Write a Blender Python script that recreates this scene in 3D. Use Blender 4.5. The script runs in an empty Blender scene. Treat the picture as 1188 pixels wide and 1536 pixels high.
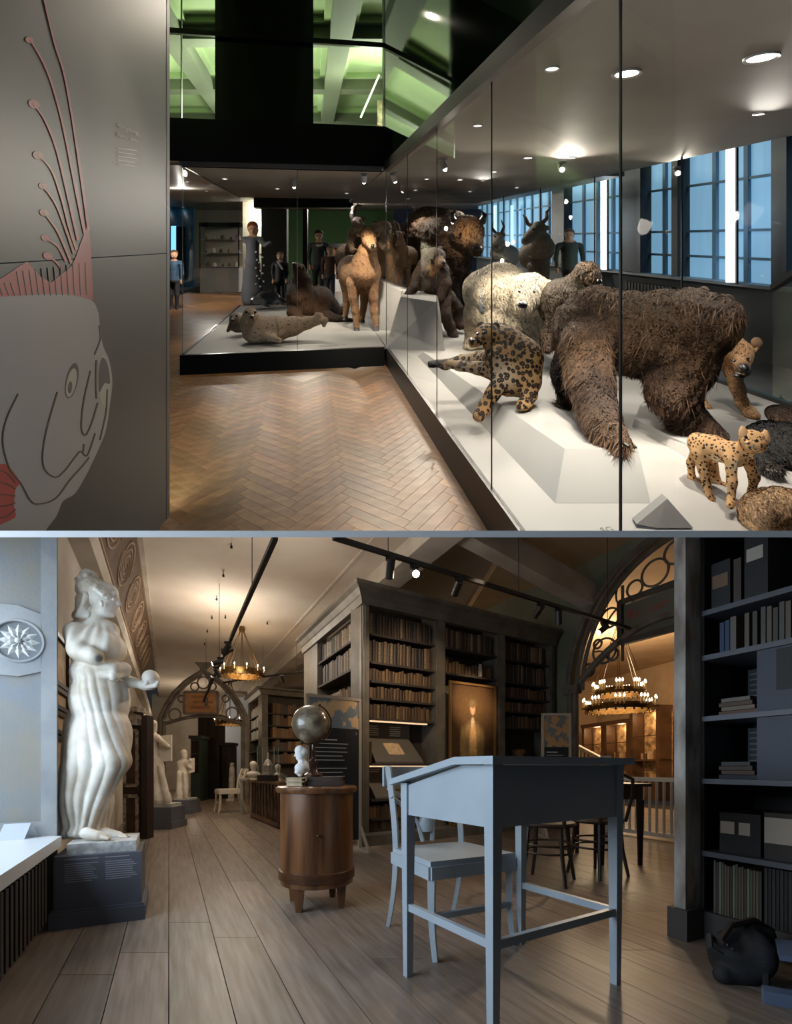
import bpy, bmesh, math, random
import numpy as np
from mathutils import Vector, Matrix
import openvdb as vdb
random.seed(7)
RNG = np.random.default_rng(7)
S = bpy.context.scene
COL = S.collection
PI = math.pi

# ---------------------------------------------------------------- camera, world, exposure
F, CX = 700.0, 594.0            # focal length and centre column in pixels of the 1188x1536 frame
H1, CH1 = 359.0, 1.5            # gallery: eye level row, eye height over its floor
H2, CH2 = 1150.0, 0.9           # library: eye level row, eye height over its floor
SHEAR = (H2 - H1) / F            # vertical shear put on the level-built gallery: all of it rises with depth
cam = bpy.data.objects.new('camera', bpy.data.cameras.new('camera'))
COL.objects.link(cam); S.camera = cam
cam.location = (0, 0, CH2); cam.rotation_euler = (PI / 2, 0, 0)
cam.data.sensor_fit = 'VERTICAL'; cam.data.sensor_height = 36
cam.data.lens = F / 1536 * 36
cam.data.shift_y = (H2 - 768) / 1536
cam.data.clip_start = 0.02
S.view_settings.view_transform = 'Standard'; S.view_settings.look = 'None'
S.view_settings.gamma = 1; S.view_settings.use_curve_mapping = False
S.view_settings.exposure = 0.0
S.cycles.use_denoising = True
S.cycles.transparent_max_bounces = 24
S.cycles.max_bounces = 7
S.cycles.sample_clamp_indirect = 6
w = bpy.data.worlds.new('world'); S.world = w; w.use_nodes = True
w.node_tree.nodes['Background'].inputs[0].default_value = (0.55, 0.6, 0.68, 1)
w.node_tree.nodes['Background'].inputs[1].default_value = 0.028

ROOM = ['library']
GAL = []                        # every gallery object, sheared upward with depth at the end

def light(kind, name, loc, energy, color=(1, .9, .78), aim=None, size=.1, spot=60, blend=.6, sy=None):
    L = bpy.data.lights.new(name, kind)
    L.energy = energy; L.color = color
    if kind == 'AREA':
        L.size = size
        if sy: L.shape = 'RECTANGLE'; L.size_y = sy
    else:
        L.shadow_soft_size = size
    if kind == 'SPOT':
        L.spot_size = math.radians(spot); L.spot_blend = blend
    o = bpy.data.objects.new(name, L); COL.objects.link(o); o.location = loc
    if ROOM[0] == 'gallery':
        o.location.z = loc[2] - CH1 + CH2 + SHEAR * loc[1]
        if aim: aim = (aim[0], aim[1], aim[2] - CH1 + CH2 + SHEAR * aim[1])
    if aim is not None:
        o.rotation_euler = (Vector(aim) - o.location).to_track_quat('-Z', 'Y').to_euler()
    return o

# daylight through the library's window beside the viewer (window_1 stands there)
light('AREA', 'window_daylight', (-2.55, 1.15, 1.75), 140, (.68, .83, 1), aim=(-2.55 + .899, 1.15 + .438, 1.55), size=2.3, sy=2.0)
LIGHT_SCALE = 1.0

# ---------------------------------------------------------------- colours and materials
def C(r, g=None, b=None):
    if g is None: g = b = r
    f = lambda u: (u / 255 / 12.92) if u / 255 <= .04045 else ((u / 255 + .055) / 1.055) ** 2.4
    return (f(r), f(g), f(b), 1)
MATS = {}
def mat(name, col, rough=.6, metal=0, col2=None, scale=4, stretch=(1, 1, 1), bump=0, bscale=60, coat=0, attr=False,
        objcol=False, emit=0, spec=.5, detail=4, lo=.35, hi=.65, trans=0, grain=None):
    if name in MATS: return MATS[name]
    m = bpy.data.materials.new(name); MATS[name] = m; m.use_nodes = True
    nt = m.node_tree; N = nt.nodes; L = nt.links; p = N['Principled BSDF']
    p.inputs['Roughness'].default_value = rough; p.inputs['Metallic'].default_value = metal
    p.inputs['Specular IOR Level'].default_value = spec
    if coat: p.inputs['Coat Weight'].default_value = coat; p.inputs['Coat Roughness'].default_value = .12
    if trans: p.inputs['Transmission Weight'].default_value = trans
    tc = N.new('ShaderNodeTexCoord'); mp = N.new('ShaderNodeMapping'); mp.inputs['Scale'].default_value = stretch
    if grain is not None:       # x across, y along a plan direction
        cb = N.new('ShaderNodeCombineXYZ')
        for ii, v in enumerate(((grain[1], -grain[0], 0), (grain[0], grain[1], 0), (0, 0, 1))):
            dn = N.new('ShaderNodeVectorMath'); dn.operation = 'DOT_PRODUCT'; dn.inputs[1].default_value = v; L.new(tc.outputs['Object'], dn.inputs[0]); L.new(dn.outputs['Value'], cb.inputs[ii])
        L.new(cb.outputs[0], mp.inputs['Vector'])
    else: L.new(tc.outputs['Object'], mp.inputs['Vector'])
    src = None
    if attr:
        a = N.new('ShaderNodeAttribute'); a.attribute_name = 'Col'; src = a.outputs['Color']
    elif objcol:
        a = N.new('ShaderNodeObjectInfo'); src = a.outputs['Color']
    if col2 is not None:
        n = N.new('ShaderNodeTexNoise'); n.inputs['Scale'].default_value = scale; n.inputs['Detail'].default_value = detail
        L.new(mp.outputs['Vector'], n.inputs['Vector'])
        r = N.new('ShaderNodeMapRange'); r.inputs[1].default_value = lo; r.inputs[2].default_value = hi
        L.new(n.outputs['Fac'], r.inputs[0])
        x = N.new('ShaderNodeMix'); x.data_type = 'RGBA'
        if src is not None:
            x.blend_type = 'MULTIPLY'; x.inputs[6].default_value = (1, 1, 1, 1); x.inputs[7].default_value = col2
            L.new(src, x.inputs[6])
        else:
            x.inputs[6].default_value = col; x.inputs[7].default_value = col2
        L.new(r.outputs[0], x.inputs[0]); src = x.outputs[2]
    if src is not None: L.new(src, p.inputs['Base Color'])
    else: p.inputs['Base Color'].default_value = col
    if bump:
        n = N.new('ShaderNodeTexNoise'); n.inputs['Scale'].default_value = bscale; n.inputs['Detail'].default_value = 3
        L.new(mp.outputs['Vector'], n.inputs['Vector'])
        b = N.new('ShaderNodeBump'); b.inputs['Strength'].default_value = bump; b.inputs['Distance'].default_value = .01
        L.new(n.outputs['Fac'], b.inputs['Height']); L.new(b.outputs['Normal'], p.inputs['Normal'])
    if emit:
        p.inputs['Emission Color'].default_value = col; p.inputs['Emission Strength'].default_value = emit
    return m
def glass(name, tint=(1, 1, 1, 1), ior=1.45, boost=1.0):
    if name in MATS: return MATS[name]
    m = bpy.data.materials.new(name); MATS[name] = m; m.use_nodes = True
    nt = m.node_tree; N = nt.nodes; L = nt.links; N.remove(N['Principled BSDF'])
    t = N.new('ShaderNodeBsdfTransparent'); t.inputs[0].default_value = tint
    g = N.new('ShaderNodeBsdfGlossy'); g.inputs['Roughness'].default_value = .01
    fr = N.new('ShaderNodeFresnel'); fr.inputs[0].default_value = ior
    ml = N.new('ShaderNodeMath'); ml.operation = 'MULTIPLY'; ml.inputs[1].default_value = boost
    L.new(fr.outputs[0], ml.inputs[0])
    geo = N.new('ShaderNodeNewGeometry'); iv = N.new('ShaderNodeMath'); iv.operation = 'SUBTRACT'; iv.inputs[0].default_value = 1; L.new(geo.outputs['Backfacing'], iv.inputs[1])
    m2 = N.new('ShaderNodeMath'); m2.operation = 'MULTIPLY'; L.new(ml.outputs[0], m2.inputs[0]); L.new(iv.outputs[0], m2.inputs[1]); ml = m2      # only the entering face mirrors: a thin pane, no inner total reflection
    x = N.new('ShaderNodeMixShader'); L.new(ml.outputs[0], x.inputs[0]); L.new(t.outputs[0], x.inputs[1]); L.new(g.outputs[0], x.inputs[2])
    L.new(x.outputs[0], N['Material Output'].inputs[0])
    return m

# ---------------------------------------------------------------- mesh building
class MB:
    def __init__(s): s.v = []; s.f = []
    def add(s, vs, fs):
        b = len(s.v); s.v += [tuple(v) for v in vs]; s.f += [tuple(b + i for i in f) for f in fs]; return s
    def hexa(s, p):             # 4 bottom points counter-clockwise, 4 top
        return s.add(p, [(3, 2, 1, 0), (4, 5, 6, 7), (0, 1, 5, 4), (1, 2, 6, 5), (2, 3, 7, 6), (3, 0, 4, 7)])
    def box(s, x0, x1, y0, y1, z0, z1):
        return s.hexa([(x0, y0, z0), (x1, y0, z0), (x1, y1, z0), (x0, y1, z0), (x0, y0, z1), (x1, y0, z1), (x1, y1, z1), (x0, y1, z1)])
    def bar(s, p, q, w, h=None, up=(0, 0, 1), w2=None, h2=None):      # box beam from p to q
        p, q = Vector(p), Vector(q); d = (q - p).normalized(); h = w if h is None else h
        sx = d.cross(Vector(up))
        if sx.length < 1e-4: sx = d.cross(Vector((0, 1, 0)))
        sx.normalize(); sy = sx.cross(d)
        w2 = w if w2 is None else w2; h2 = h if h2 is None else h2
        k = [p - sx * w / 2 - sy * h / 2, p + sx * w / 2 - sy * h / 2, p + sx * w / 2 + sy * h / 2, p - sx * w / 2 + sy * h / 2]
        l = [q - sx * w2 / 2 - sy * h2 / 2, q + sx * w2 / 2 - sy * h2 / 2, q + sx * w2 / 2 + sy * h2 / 2, q - sx * w2 / 2 + sy * h2 / 2]
        return s.hexa(k + l)
    def prism(s, pts, vec):     # polygon of 3-d points pushed along vec
        n = len(pts); a = [Vector(p) for p in pts]; v = Vector(vec)
        return s.add(a + [p + v for p in a], [tuple(range(n))[::-1], tuple(range(n, 2 * n))] + [(i, (i + 1) % n, n + (i + 1) % n, n + i) for i in range(n)])
    def poly(s, pts): return s.add(pts, [tuple(range(len(pts)))])
    def tube(s, pts, r, n=8, cap=True, closed=False):
        pts = [Vector(p) for p in pts]; m = len(pts)
        rs = [r] * m if isinstance(r, (int, float)) else list(r)
        vs = []; up = Vector((0, 0, 1)); prev = None
        for i, p in enumerate(pts):
            if closed: d = pts[(i + 1) % m] - pts[i - 1]
            else: d = pts[min(i + 1, m - 1)] - pts[max(i - 1, 0)]
            d.normalize()
            if prev is None:
                a = d.cross(up)
                if a.length < .05: a = d.cross(Vector((1, 0, 0)))
            else: a = prev - d * prev.dot(d)
            if a.length < 1e-6: a = d.orthogonal()
            a.normalize(); prev = a; b = d.cross(a)
            vs += [p + (a * math.cos(2 * PI * k / n) + b * math.sin(2 * PI * k / n)) * rs[i] for k in range(n)]
        fs = []
        for i in range(m if closed else m - 1):
            j = (i + 1) % m
            fs += [(i * n + k, i * n + (k + 1) % n, j * n + (k + 1) % n, j * n + k) for k in range(n)]
        if cap and not closed: fs += [tuple(range(n))[::-1], tuple(range((m - 1) * n, m * n))]
        return s.add(vs, fs)
    def lathe(s, prof, n=24, c=(0, 0, 0), a0=0, caps=True):
        vs = [(c[0] + r * math.cos(2 * PI * k / n + a0), c[1] + r * math.sin(2 * PI * k / n + a0), c[2] + z) for r, z in prof for k in range(n)]
        m = len(prof); fs = [(i * n + k, i * n + (k + 1) % n, (i + 1) * n + (k + 1) % n, (i + 1) * n + k) for i in range(m - 1) for k in range(n)]
        if caps: fs += [tuple(range(n))[::-1], tuple(range((m - 1) * n, m * n))]
        return s.add(vs, fs)
    def ball(s, c, r, n=14, m=9):
        r = (r, r, r) if isinstance(r, (int, float)) else r
        vs = [(c[0], c[1], c[2] - r[2])]; fs = []
        for i in range(1, m):
            t = -PI / 2 + PI * i / m
            vs += [(c[0] + r[0] * math.cos(t) * math.cos(2 * PI * k / n), c[1] + r[1] * math.cos(t) * math.sin(2 * PI * k / n), c[2] + r[2] * math.sin(t)) for k in range(n)]
        vs.append((c[0], c[1], c[2] + r[2])); e = len(vs) - 1
        fs += [(0, 1 + (k + 1) % n, 1 + k) for k in range(n)]
        for i in range(m - 2):
            a = 1 + i * n; fs += [(a + k, a + (k + 1) % n, a + n + (k + 1) % n, a + n + k) for k in range(n)]
        a = 1 + (m - 2) * n; fs += [(a + k, a + (k + 1) % n, e) for k in range(n)]
        return s.add(vs, fs)
    def sweep(s, path, prof):   # prof (out, z) carried along a plan path with mitred corners; out to the path's right hand
        P = [Vector((p[0], p[1])) for p in path]; n = len(prof); vs = []
        for i, p in enumerate(P):
            d0 = (P[i] - P[i - 1]).normalized() if i else (P[1] - P[0]).normalized()
            d1 = (P[i + 1] - P[i]).normalized() if i < len(P) - 1 else d0
            n0 = Vector((d0.y, -d0.x)); n1 = Vector((d1.y, -d1.x)); b = n0 + n1; b /= max(b.dot(n0), .2)
            vs += [(p.x + b.x * o, p.y + b.y * o, z) for o, z in prof]
        fs = [(i * n + k, (i + 1) * n + k, (i + 1) * n + (k + 1) % n, i * n + (k + 1) % n) for i in range(len(P) - 1) for k in range(n)]
        fs += [tuple(range(n)), tuple(range((len(P) - 1) * n, len(P) * n))[::-1]]
        return s.add(vs, fs)
    def mesh(s, name):
        me = bpy.data.meshes.new(name); me.from_pydata(s.v, [], s.f); me.validate(); return me
    def build(s, name, m, parent=None, world=True, smooth=False, kind=None, fix=True):
        if world and parent is not None:
            l = wloc(parent); s.v = [(v[0] - l[0], v[1] - l[1], v[2] - l[2]) for v in s.v]
        me = s.mesh(name)
        if fix:
            bm = bmesh.new(); bm.from_mesh(me); bmesh.ops.recalc_face_normals(bm, faces=bm.faces); bm.to_mesh(me); bm.free()
        return link(name, me, m, parent, smooth, kind)
def wloc(o):                    # where an unrotated chain of parents puts this object's origin
    l = Vector(o.location)
    while o.parent is not None: o = o.parent; l = l + o.location
    return l
def link(name, me, m, parent=None, smooth=False, kind=None):
    o = bpy.data.objects.new(name, me); COL.objects.link(o)
    if m is not None and not me.materials: me.materials.append(m)
    if smooth:
        me.polygons.foreach_set('use_smooth', [True] * len(me.polygons))
        if smooth != 'all':
            try: me.set_sharp_from_angle(angle=math.radians(smooth if smooth is not True else 40))
            except Exception: pass
    if parent is not None: o.parent = parent
    if kind: o['kind'] = kind
    if ROOM[0] == 'gallery': GAL.append(o)
    return o
def tag(o, label, cat, group=None):
    o['label'] = label; o['category'] = cat
    if group: o['group'] = group
    return o
def thing(name, label, cat, loc=(0, 0, 0), rotz=0, group=None):
    o = bpy.data.objects.new(name, None); COL.objects.link(o); o.location = loc; o.rotation_euler = (0, 0, rotz); o.empty_display_size = .1
    if ROOM[0] == 'gallery': GAL.append(o)
    return tag(o, label, cat, group)
def struct(o): o['kind'] = 'structure'; return o
def centre(o):                  # carry a top-level mesh's origin to the middle of its base
    me = o.data; n = len(me.vertices); a = np.empty(n * 3, np.float32); me.vertices.foreach_get('co', a); a = a.reshape(-1, 3)
    c = np.array([(a[:, 0].min() + a[:, 0].max()) / 2, (a[:, 1].min() + a[:, 1].max()) / 2, a[:, 2].min()])
    me.vertices.foreach_set('co', (a - c).astype(np.float32).ravel()); o.location = o.location + Vector(c.tolist()); return o
def copy_of(o, loc=None, rotz=None, parent=None):
    c = o.copy(); COL.objects.link(c)
    if loc is not None: c.location = loc
    if rotz is not None: c.rotation_euler = (0, 0, rotz)
    c.parent = parent
    if ROOM[0] == 'gallery': GAL.append(c)
    for ch in [x for x in bpy.data.objects if x.parent is o]: copy_of(ch, parent=c)
    return c
def copy_tree(o, loc=None, rotz=None):
    kids = {}
    for x in bpy.data.objects:
        if x.parent is not None: kids.setdefault(x.parent.name, []).append(x)
    def go(s, p):
        c = s.copy(); COL.objects.link(c); c.parent = p
        if ROOM[0] == 'gallery': GAL.append(c)
        for k in kids.get(s.name, []): go(k, c)
        return c
    c = go(o, None)
    if loc is not None: c.location = loc
    if rotz is not None: c.rotation_euler = (0, 0, rotz)
    return c
def text_mesh(body, size, extrude=.001, align='LEFT'):
    cu = bpy.data.curves.new('t', 'FONT'); cu.body = body; cu.size = size; cu.extrude = extrude; cu.align_x = align; cu.resolution_u = 2
    o = bpy.data.objects.new('t', cu); COL.objects.link(o)
    dg = bpy.context.evaluated_depsgraph_get(); dg.update()
    me = bpy.data.meshes.new_from_object(o.evaluated_get(dg)); bpy.data.objects.remove(o); bpy.data.curves.remove(cu); return me
def lettering(name, body, size, origin, xdir, ydir, m, parent, extrude=.001, align='LEFT', squeeze=1.0):
    me = text_mesh(body, size, extrude, align); me.name = name
    x = Vector(xdir).normalized(); y = Vector(ydir).normalized(); z = x.cross(y)
    M = Matrix((( x.x * squeeze, y.x, z.x, origin[0]), (x.y * squeeze, y.y, z.y, origin[1]), (x.z * squeeze, y.z, z.z, origin[2]), (0, 0, 0, 1)))
    if parent is not None: M = Matrix.Translation(-wloc(parent)) @ M
    me.transform(M); me.materials.clear()
    return link(name, me, m, parent)

# ---------------------------------------------------------------- soft bodies: a distance field of round cones, blended and meshed
class Soft:
    def __init__(s, room, Y0):
        s.room = room; s.Y0 = Y0; s.pr = []; s.floor = None
        s.H, s.CH = (H1, CH1) if room == 'gallery' else (H2, CH2)
    def pt(s, px, py, dy=0.):
        Y = s.Y0 + dy; return np.array([(px - CX) / F * Y, Y, s.CH - (py - s.H) / F * Y])
    def m(s, r, dy=0.): return r * (s.Y0 + dy) / F
    def chain(s, *pts, k=None):  # (px, py, dy, r px)
        q = [(s.pt(*p[:3]), s.m(p[3], p[2])) for p in pts]
        if len(q) == 1: q = q * 2
        for a, b in zip(q, q[1:]): s.pr.append(('c', a[0], a[1], b[0], b[1], k))
        return s
    def egg(s, px, py, dy, rx, ry, rz, tilt=0, yaw=0, k=None):  # radii in px; tilt in the picture plane, yaw about the upright
        R = np.array(Matrix.Rotation(yaw, 3, 'Z') @ Matrix.Rotation(-tilt, 3, 'Y'))
        s.pr.append(('e', s.pt(px, py, dy), np.array([s.m(rx), s.m(ry), s.m(rz)]), R, None, k)); return s
    def field(s, vs, k):
        lo = np.full(3, 1e9); hi = -lo
        for p in s.pr:
            if p[0] == 'c': b = np.array([p[1] - p[2], p[1] + p[2], p[3] - p[4], p[3] + p[4]])
            else: b = np.array([p[1] - p[2].max(), p[1] + p[2].max()])
            lo = np.minimum(lo, b.min(0)); hi = np.maximum(hi, b.max(0))
        lo -= 5 * vs; hi += 5 * vs
        n = np.ceil((hi - lo) / vs).astype(int) + 1
        D = np.full(n, 10. * vs + .3, np.float32)
        ax = [lo[i] + vs * np.arange(n[i]) for i in range(3)]
        for p in s.pr:
            kk = p[5] if p[5] is not None else k
            if p[0] == 'c': b0 = np.minimum(p[1] - p[2], p[3] - p[4]); b1 = np.maximum(p[1] + p[2], p[3] + p[4])
            else: b0 = p[1] - p[2].max(); b1 = p[1] + p[2].max()
            pad = kk + 4 * vs
            i0 = np.maximum(((b0 - pad - lo) / vs).astype(int), 0); i1 = np.minimum(((b1 + pad - lo) / vs).astype(int) + 2, n)
            sl = tuple(slice(i0[i], i1[i]) for i in range(3))
            X = np.stack(np.meshgrid(*[ax[i][sl[i]] for i in range(3)], indexing='ij'), -1)
            if p[0] == 'c':
                a, ra, b, rb = p[1:5]; ab = b - a; L2 = ab @ ab
                t = np.clip(((X - a) @ ab) / L2, 0, 1) if L2 > 1e-12 else np.zeros(X.shape[:3])
                d = np.sqrt(((X - a - t[..., None] * ab) ** 2).sum(-1)) - (ra + (rb - ra) * t)
            else:
                q = (X - p[1]) @ p[3]; r = p[2]
                k0 = np.sqrt(((q / r) ** 2).sum(-1)); k1 = np.sqrt(((q / r ** 2) ** 2).sum(-1)) + 1e-9
                d = k0 * (k0 - 1) / k1; d = np.where(k0 < 1e-3, -r.min(), d)
            o = D[sl]; h = np.clip(.5 + .5 * (o - d) / kk, 0, 1)
            D[sl] = o * (1 - h) + d * h - kk * h * (1 - h)
        return D, lo
    def surface(s, vs, k, smooth=2):
        D, lo = s.field(vs, k)
        G = vdb.FloatGrid(background=float(D.max())); G.copyFromArray(np.ascontiguousarray(D))
        p, q = G.convertToQuads(isovalue=0.0)
        return p * vs + lo, q[:, ::-1]
    def build(s, name, m, parent, vs=.012, k=.03, base=(.5, .4, .3), paint=(), disp=0, dscale=20, speck=0, kind=None):
        p, q = s.surface(vs, k)
        me = bpy.data.meshes.new(name)
        loc = np.array(parent.location) if parent is not None else np.zeros(3)
        if disp:
            me0 = bpy.data.meshes.new('tmp'); me0.from_pydata(p.tolist(), [], q.tolist())
            nn = np.empty(len(p) * 3, np.float32); me0.vertex_normals.foreach_get('vector', nn); nn = nn.reshape(-1, 3); bpy.data.meshes.remove(me0)
            p = p + nn * (disp(p) if callable(disp) else disp * wobble(p * dscale))[:, None]
        if s.floor is not None: p[:, 2] = np.maximum(p[:, 2], s.floor)      # soles lie flat on what carries them
        me.from_pydata((p - loc).tolist(), [], q.tolist())
        col = np.tile(np.array(list(base[:3]) + [1.0]), (len(p), 1))
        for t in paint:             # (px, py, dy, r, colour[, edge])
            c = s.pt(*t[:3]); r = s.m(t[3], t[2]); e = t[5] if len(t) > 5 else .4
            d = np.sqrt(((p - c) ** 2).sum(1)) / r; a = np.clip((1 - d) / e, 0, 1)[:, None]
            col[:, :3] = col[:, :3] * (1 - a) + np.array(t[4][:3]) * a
        if speck: col[:, :3] *= (1 + speck * wobble(p * 37))[:, None]
        at = me.attributes.new('Col', 'FLOAT_COLOR', 'POINT'); at.data.foreach_set('color', np.clip(col, 0, 1).astype(np.float32).ravel())
        ra = me.attributes.new('rest', 'FLOAT_VECTOR', 'POINT'); ra.data.foreach_set('vector', p.astype(np.float32).ravel())
        o = link(name, me, m, parent, 'all', kind)
        s.P, s.Q, s.Cc = p, q, col
        return o
def wobble(x):
    a = np.sin(x[:, 0] * 1.3 + 2.1 * np.sin(x[:, 1] * .7)) * np.sin(x[:, 1] * 1.7 + 1.3 * np.sin(x[:, 2] * .9)) 
    b = np.sin(x[:, 2] * 2.3 + 1.7 * np.sin(x[:, 0] * 1.1)) * np.sin(x[:, 0] * 2.9 + x[:, 1] * 2.1)
    return .6 * a + .4 * b
def fur(s, parent, m, n, length, width=.003, flow=(0, 0, -1), lift=.35, name='fur', shade=.35, jit=.35, root=.5, tip=1.35):
    """Short blades of hair all over a soft body, joined as one part."""
    p, q, c = s.P, s.Q, s.Cc
    a, b, d = p[q[:, 0]], p[q[:, 1]], p[q[:, 2]]
    nn = np.cross(b - a, d - a); ar = np.sqrt((nn ** 2).sum(1)) + 1e-12; nn /= ar[:, None]
    idx = RNG.choice(len(q), n, p=ar / ar.sum())
    e = p[q[idx, 3]]; u = RNG.random((n, 1)); v = RNG.random((n, 1))
    P = (a[idx] * (1 - u) + b[idx] * u) * (1 - v) + (e * (1 - u) + d[idx] * u) * v
    Nn = nn[idx]
    fl = flow(P) if callable(flow) else np.tile(np.array(flow, float), (n, 1))
    fl = fl + jit * RNG.normal(size=(n, 3)) + .5 * np.stack([wobble(P * 11), wobble(P * 13 + 3), wobble(P * 12 + 7)], 1)
    fl -= Nn * (fl * Nn).sum(1)[:, None]; fl /= np.sqrt((fl ** 2).sum(1))[:, None] + 1e-9
    D = fl + Nn * lift; D /= np.sqrt((D ** 2).sum(1))[:, None]
    L = length * (.6 + .8 * RNG.random((n, 1)))
    W = np.cross(D, Nn); W /= np.sqrt((W ** 2).sum(1))[:, None] + 1e-9
    base = P - Nn * width
    V = np.stack([base - W * width, base + W * width, P + D * L - np.array([0, 0, 1]) * L * .12], 1).reshape(-1, 3) - np.array(parent.location)
    if s.floor is not None: V[:, 2] = np.maximum(V[:, 2], s.floor + .001 - parent.location[2])
    me = bpy.data.meshes.new(name); me.vertices.add(3 * n); me.vertices.foreach_set('co', V.astype(np.float32).ravel())
    me.loops.add(3 * n); me.polygons.add(n)
    me.polygons.foreach_set('loop_start', np.arange(0, 3 * n, 3, dtype=np.int32)); me.loops.foreach_set('vertex_index', np.arange(3 * n, dtype=np.int32))
    me.update(calc_edges=True)
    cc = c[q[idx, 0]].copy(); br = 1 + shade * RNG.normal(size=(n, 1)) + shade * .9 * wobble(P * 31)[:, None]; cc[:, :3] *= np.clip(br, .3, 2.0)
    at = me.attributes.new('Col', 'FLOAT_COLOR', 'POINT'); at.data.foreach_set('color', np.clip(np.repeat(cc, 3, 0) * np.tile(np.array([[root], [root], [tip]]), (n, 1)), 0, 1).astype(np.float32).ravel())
    o = link(name, me, m, parent, 'all', 'stuff')
    me.normals_split_custom_set_from_vertices((np.repeat(Nn + D * .35 + .55 * RNG.normal(size=(n, 3)), 3, 0)).tolist())
    return o
# ================================================================ LIBRARY (level floor at z = 0)
ROOM[0] = 'library'
LA = -.487                                   # plan slope of the hall's long axis
A2 = Vector((LA, 1)).normalized(); B2 = Vector((.8336, .5524)); N2 = Vector((.5524, -.8336))   # axis, bookcase front, its outward normal
W2 = Vector((A2.y, -A2.x))                   # across the hall
def la(c, Y, z=0.): return (c + LA * Y, Y, z)
def lf(px, py, z=0.):                        # where a sight line meets height z
    Y = (CH2 - z) * F / (py - H2); return Vector(((px - CX) / F * Y, Y, z))
def lp(px, py, Y): return Vector(((px - CX) / F * Y, Y, CH2 - (py - H2) * Y / F))

m_board = mat('pine_board', C(150, 134, 118), .38, col2=C(176, 164, 152), scale=3, stretch=(12, .8, 1), bump=.06, bscale=5, objcol=True, grain=(A2.x, A2.y), lo=.25, hi=.8)
m_gap = mat('floor_gap', C(30, 24, 20), .9)
m_plaster = mat('plaster', C(196, 188, 176), .85, col2=C(172, 160, 146), scale=2.2, bump=.08, bscale=30)
m_ceil = mat('ceiling_paint', C(205, 196, 184), .9, col2=C(186, 172, 158), scale=.8)
m_green = mat('sage_wall', C(118, 122, 104), .85, col2=C(104, 108, 92), scale=1.5)
m_grey = mat('grey_paint', C(150, 146, 138), .55, col2=C(128, 124, 116), scale=6, bump=.05)
m_dark = mat('dark_oak', C(62, 44, 32), .45, col2=C(40, 28, 20), scale=5, stretch=(1, 1, 6))
m_stone = mat('painted_stone', C(170, 170, 168), .8, col2=C(140, 146, 150), scale=3, bump=.1)
m_black = mat('black_metal', C(22, 21, 20), .45)
m_brass = mat('aged_brass', C(120, 92, 52), .35, .9, col2=C(86, 64, 36), scale=20)

# floor: boards along the hall, each a plank of its own
fl = MB().poly([la(-4, 1.0, -.03), la(12, 1.0, -.03), la(12, 20, -.03), la(-4, 20, -.03)]).build('floor', m_gap); struct(fl)
fl['label'] = 'wide pale pine floorboards of the old library hall'
BW = .238
for i in range(-4, 44):
    c0 = i * BW; y = -.9 * random.random() - 1
    while y < 17:
        ln = random.uniform(3.4, 5.2)
        y0, y1 = max(y, 1.0), min(y + ln, 18.5)
        y += ln
        if y1 <= 1.05: continue
        g = .0022
        b = MB().hexa([la(c0 + g, y0 + g, -.028), la(c0 + BW - g, y0 + g, -.028), la(c0 + BW - g, y1 - g, -.028), la(c0 + g, y1 - g, -.028),
                       la(c0 + g, y0 + g, 0), la(c0 + BW - g, y0 + g, 0), la(c0 + BW - g, y1 - g, 0), la(c0 + g, y1 - g, 0)]).build('plank', m_board, fl)
        t = random.uniform(.82, 1.12); b.color = (.30 * t, .245 * t * random.uniform(.97, 1.03), .195 * t, 1)

# wall beside the statue, window recess and painted reveal
CW = -.65
wl = MB()
CWL = -.745
wl.hexa([la(CWL - .3, 2.74, 0), la(CWL, 2.74, 0), la(CWL, 18, 0), la(CWL - .3, 18, 0), la(CWL - .3, 2.74, 3.05), la(CWL, 2.74, 3.05), la(CWL, 18, 3.05), la(CWL - .3, 18, 3.05)])
wl = struct(wl.build('wall_left', m_plaster))
E0 = Vector(la(CW, 2.72)).to_2d(); RD = -W2                      # the reveal runs from the wall's edge towards the window
def rv(t, z, out=0.): p = E0 + RD * t + (-A2) * out; return (p.x, p.y, z)
m_reveal = mat('mottled_blue_panel', C(126, 132, 138), .8, col2=C(142, 136, 124), scale=4, bump=.1)
m_band = mat('pale_painted_band', C(158, 158, 156), .8, col2=C(140, 142, 144), scale=5, bump=.08)
pier = MB()
pier.hexa([rv(0, 0, -.02), rv(0, 0, 0), rv(1.2, 0, 0), rv(1.2, 0, -.02), rv(0, 3.6, -.02), rv(0, 3.6, 0), rv(1.2, 3.6, 0), rv(1.2, 3.6, -.02)])
pier = struct(pier.build('wall_reveal', m_reveal))
def strip(t0, t1, z0, z1, o=.012, m=m_band, name='painted_border'):
    return MB().hexa([rv(t0, z0, 0), rv(t0, z0, o), rv(t1, z0, o), rv(t1, z0, 0), rv(t0, z1, 0), rv(t0, z1, o), rv(t1, z1, o), rv(t1, z1, 0)]).build(name, m, pier)
strip(0, .075, .5, 3.6); strip(.075, 1.2, .5, .585)
ov = MB(); zc, tc = 1.61, .178                                   # flat frame with round window round the medallion
pts = []
for k in range(33):
    a = PI * k / 32; pts.append((tc + .13 * math.cos(PI - a), zc + .13 * math.sin(PI - a)))
up = [(.075, zc), (.075, zc + .165)] + [(tc - .1 + .02 * k, zc + .165 + .012 * math.sin(PI * k / 10)) for k in range(1, 10)] + [(.7, zc + .165), (.7, zc)]
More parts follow.
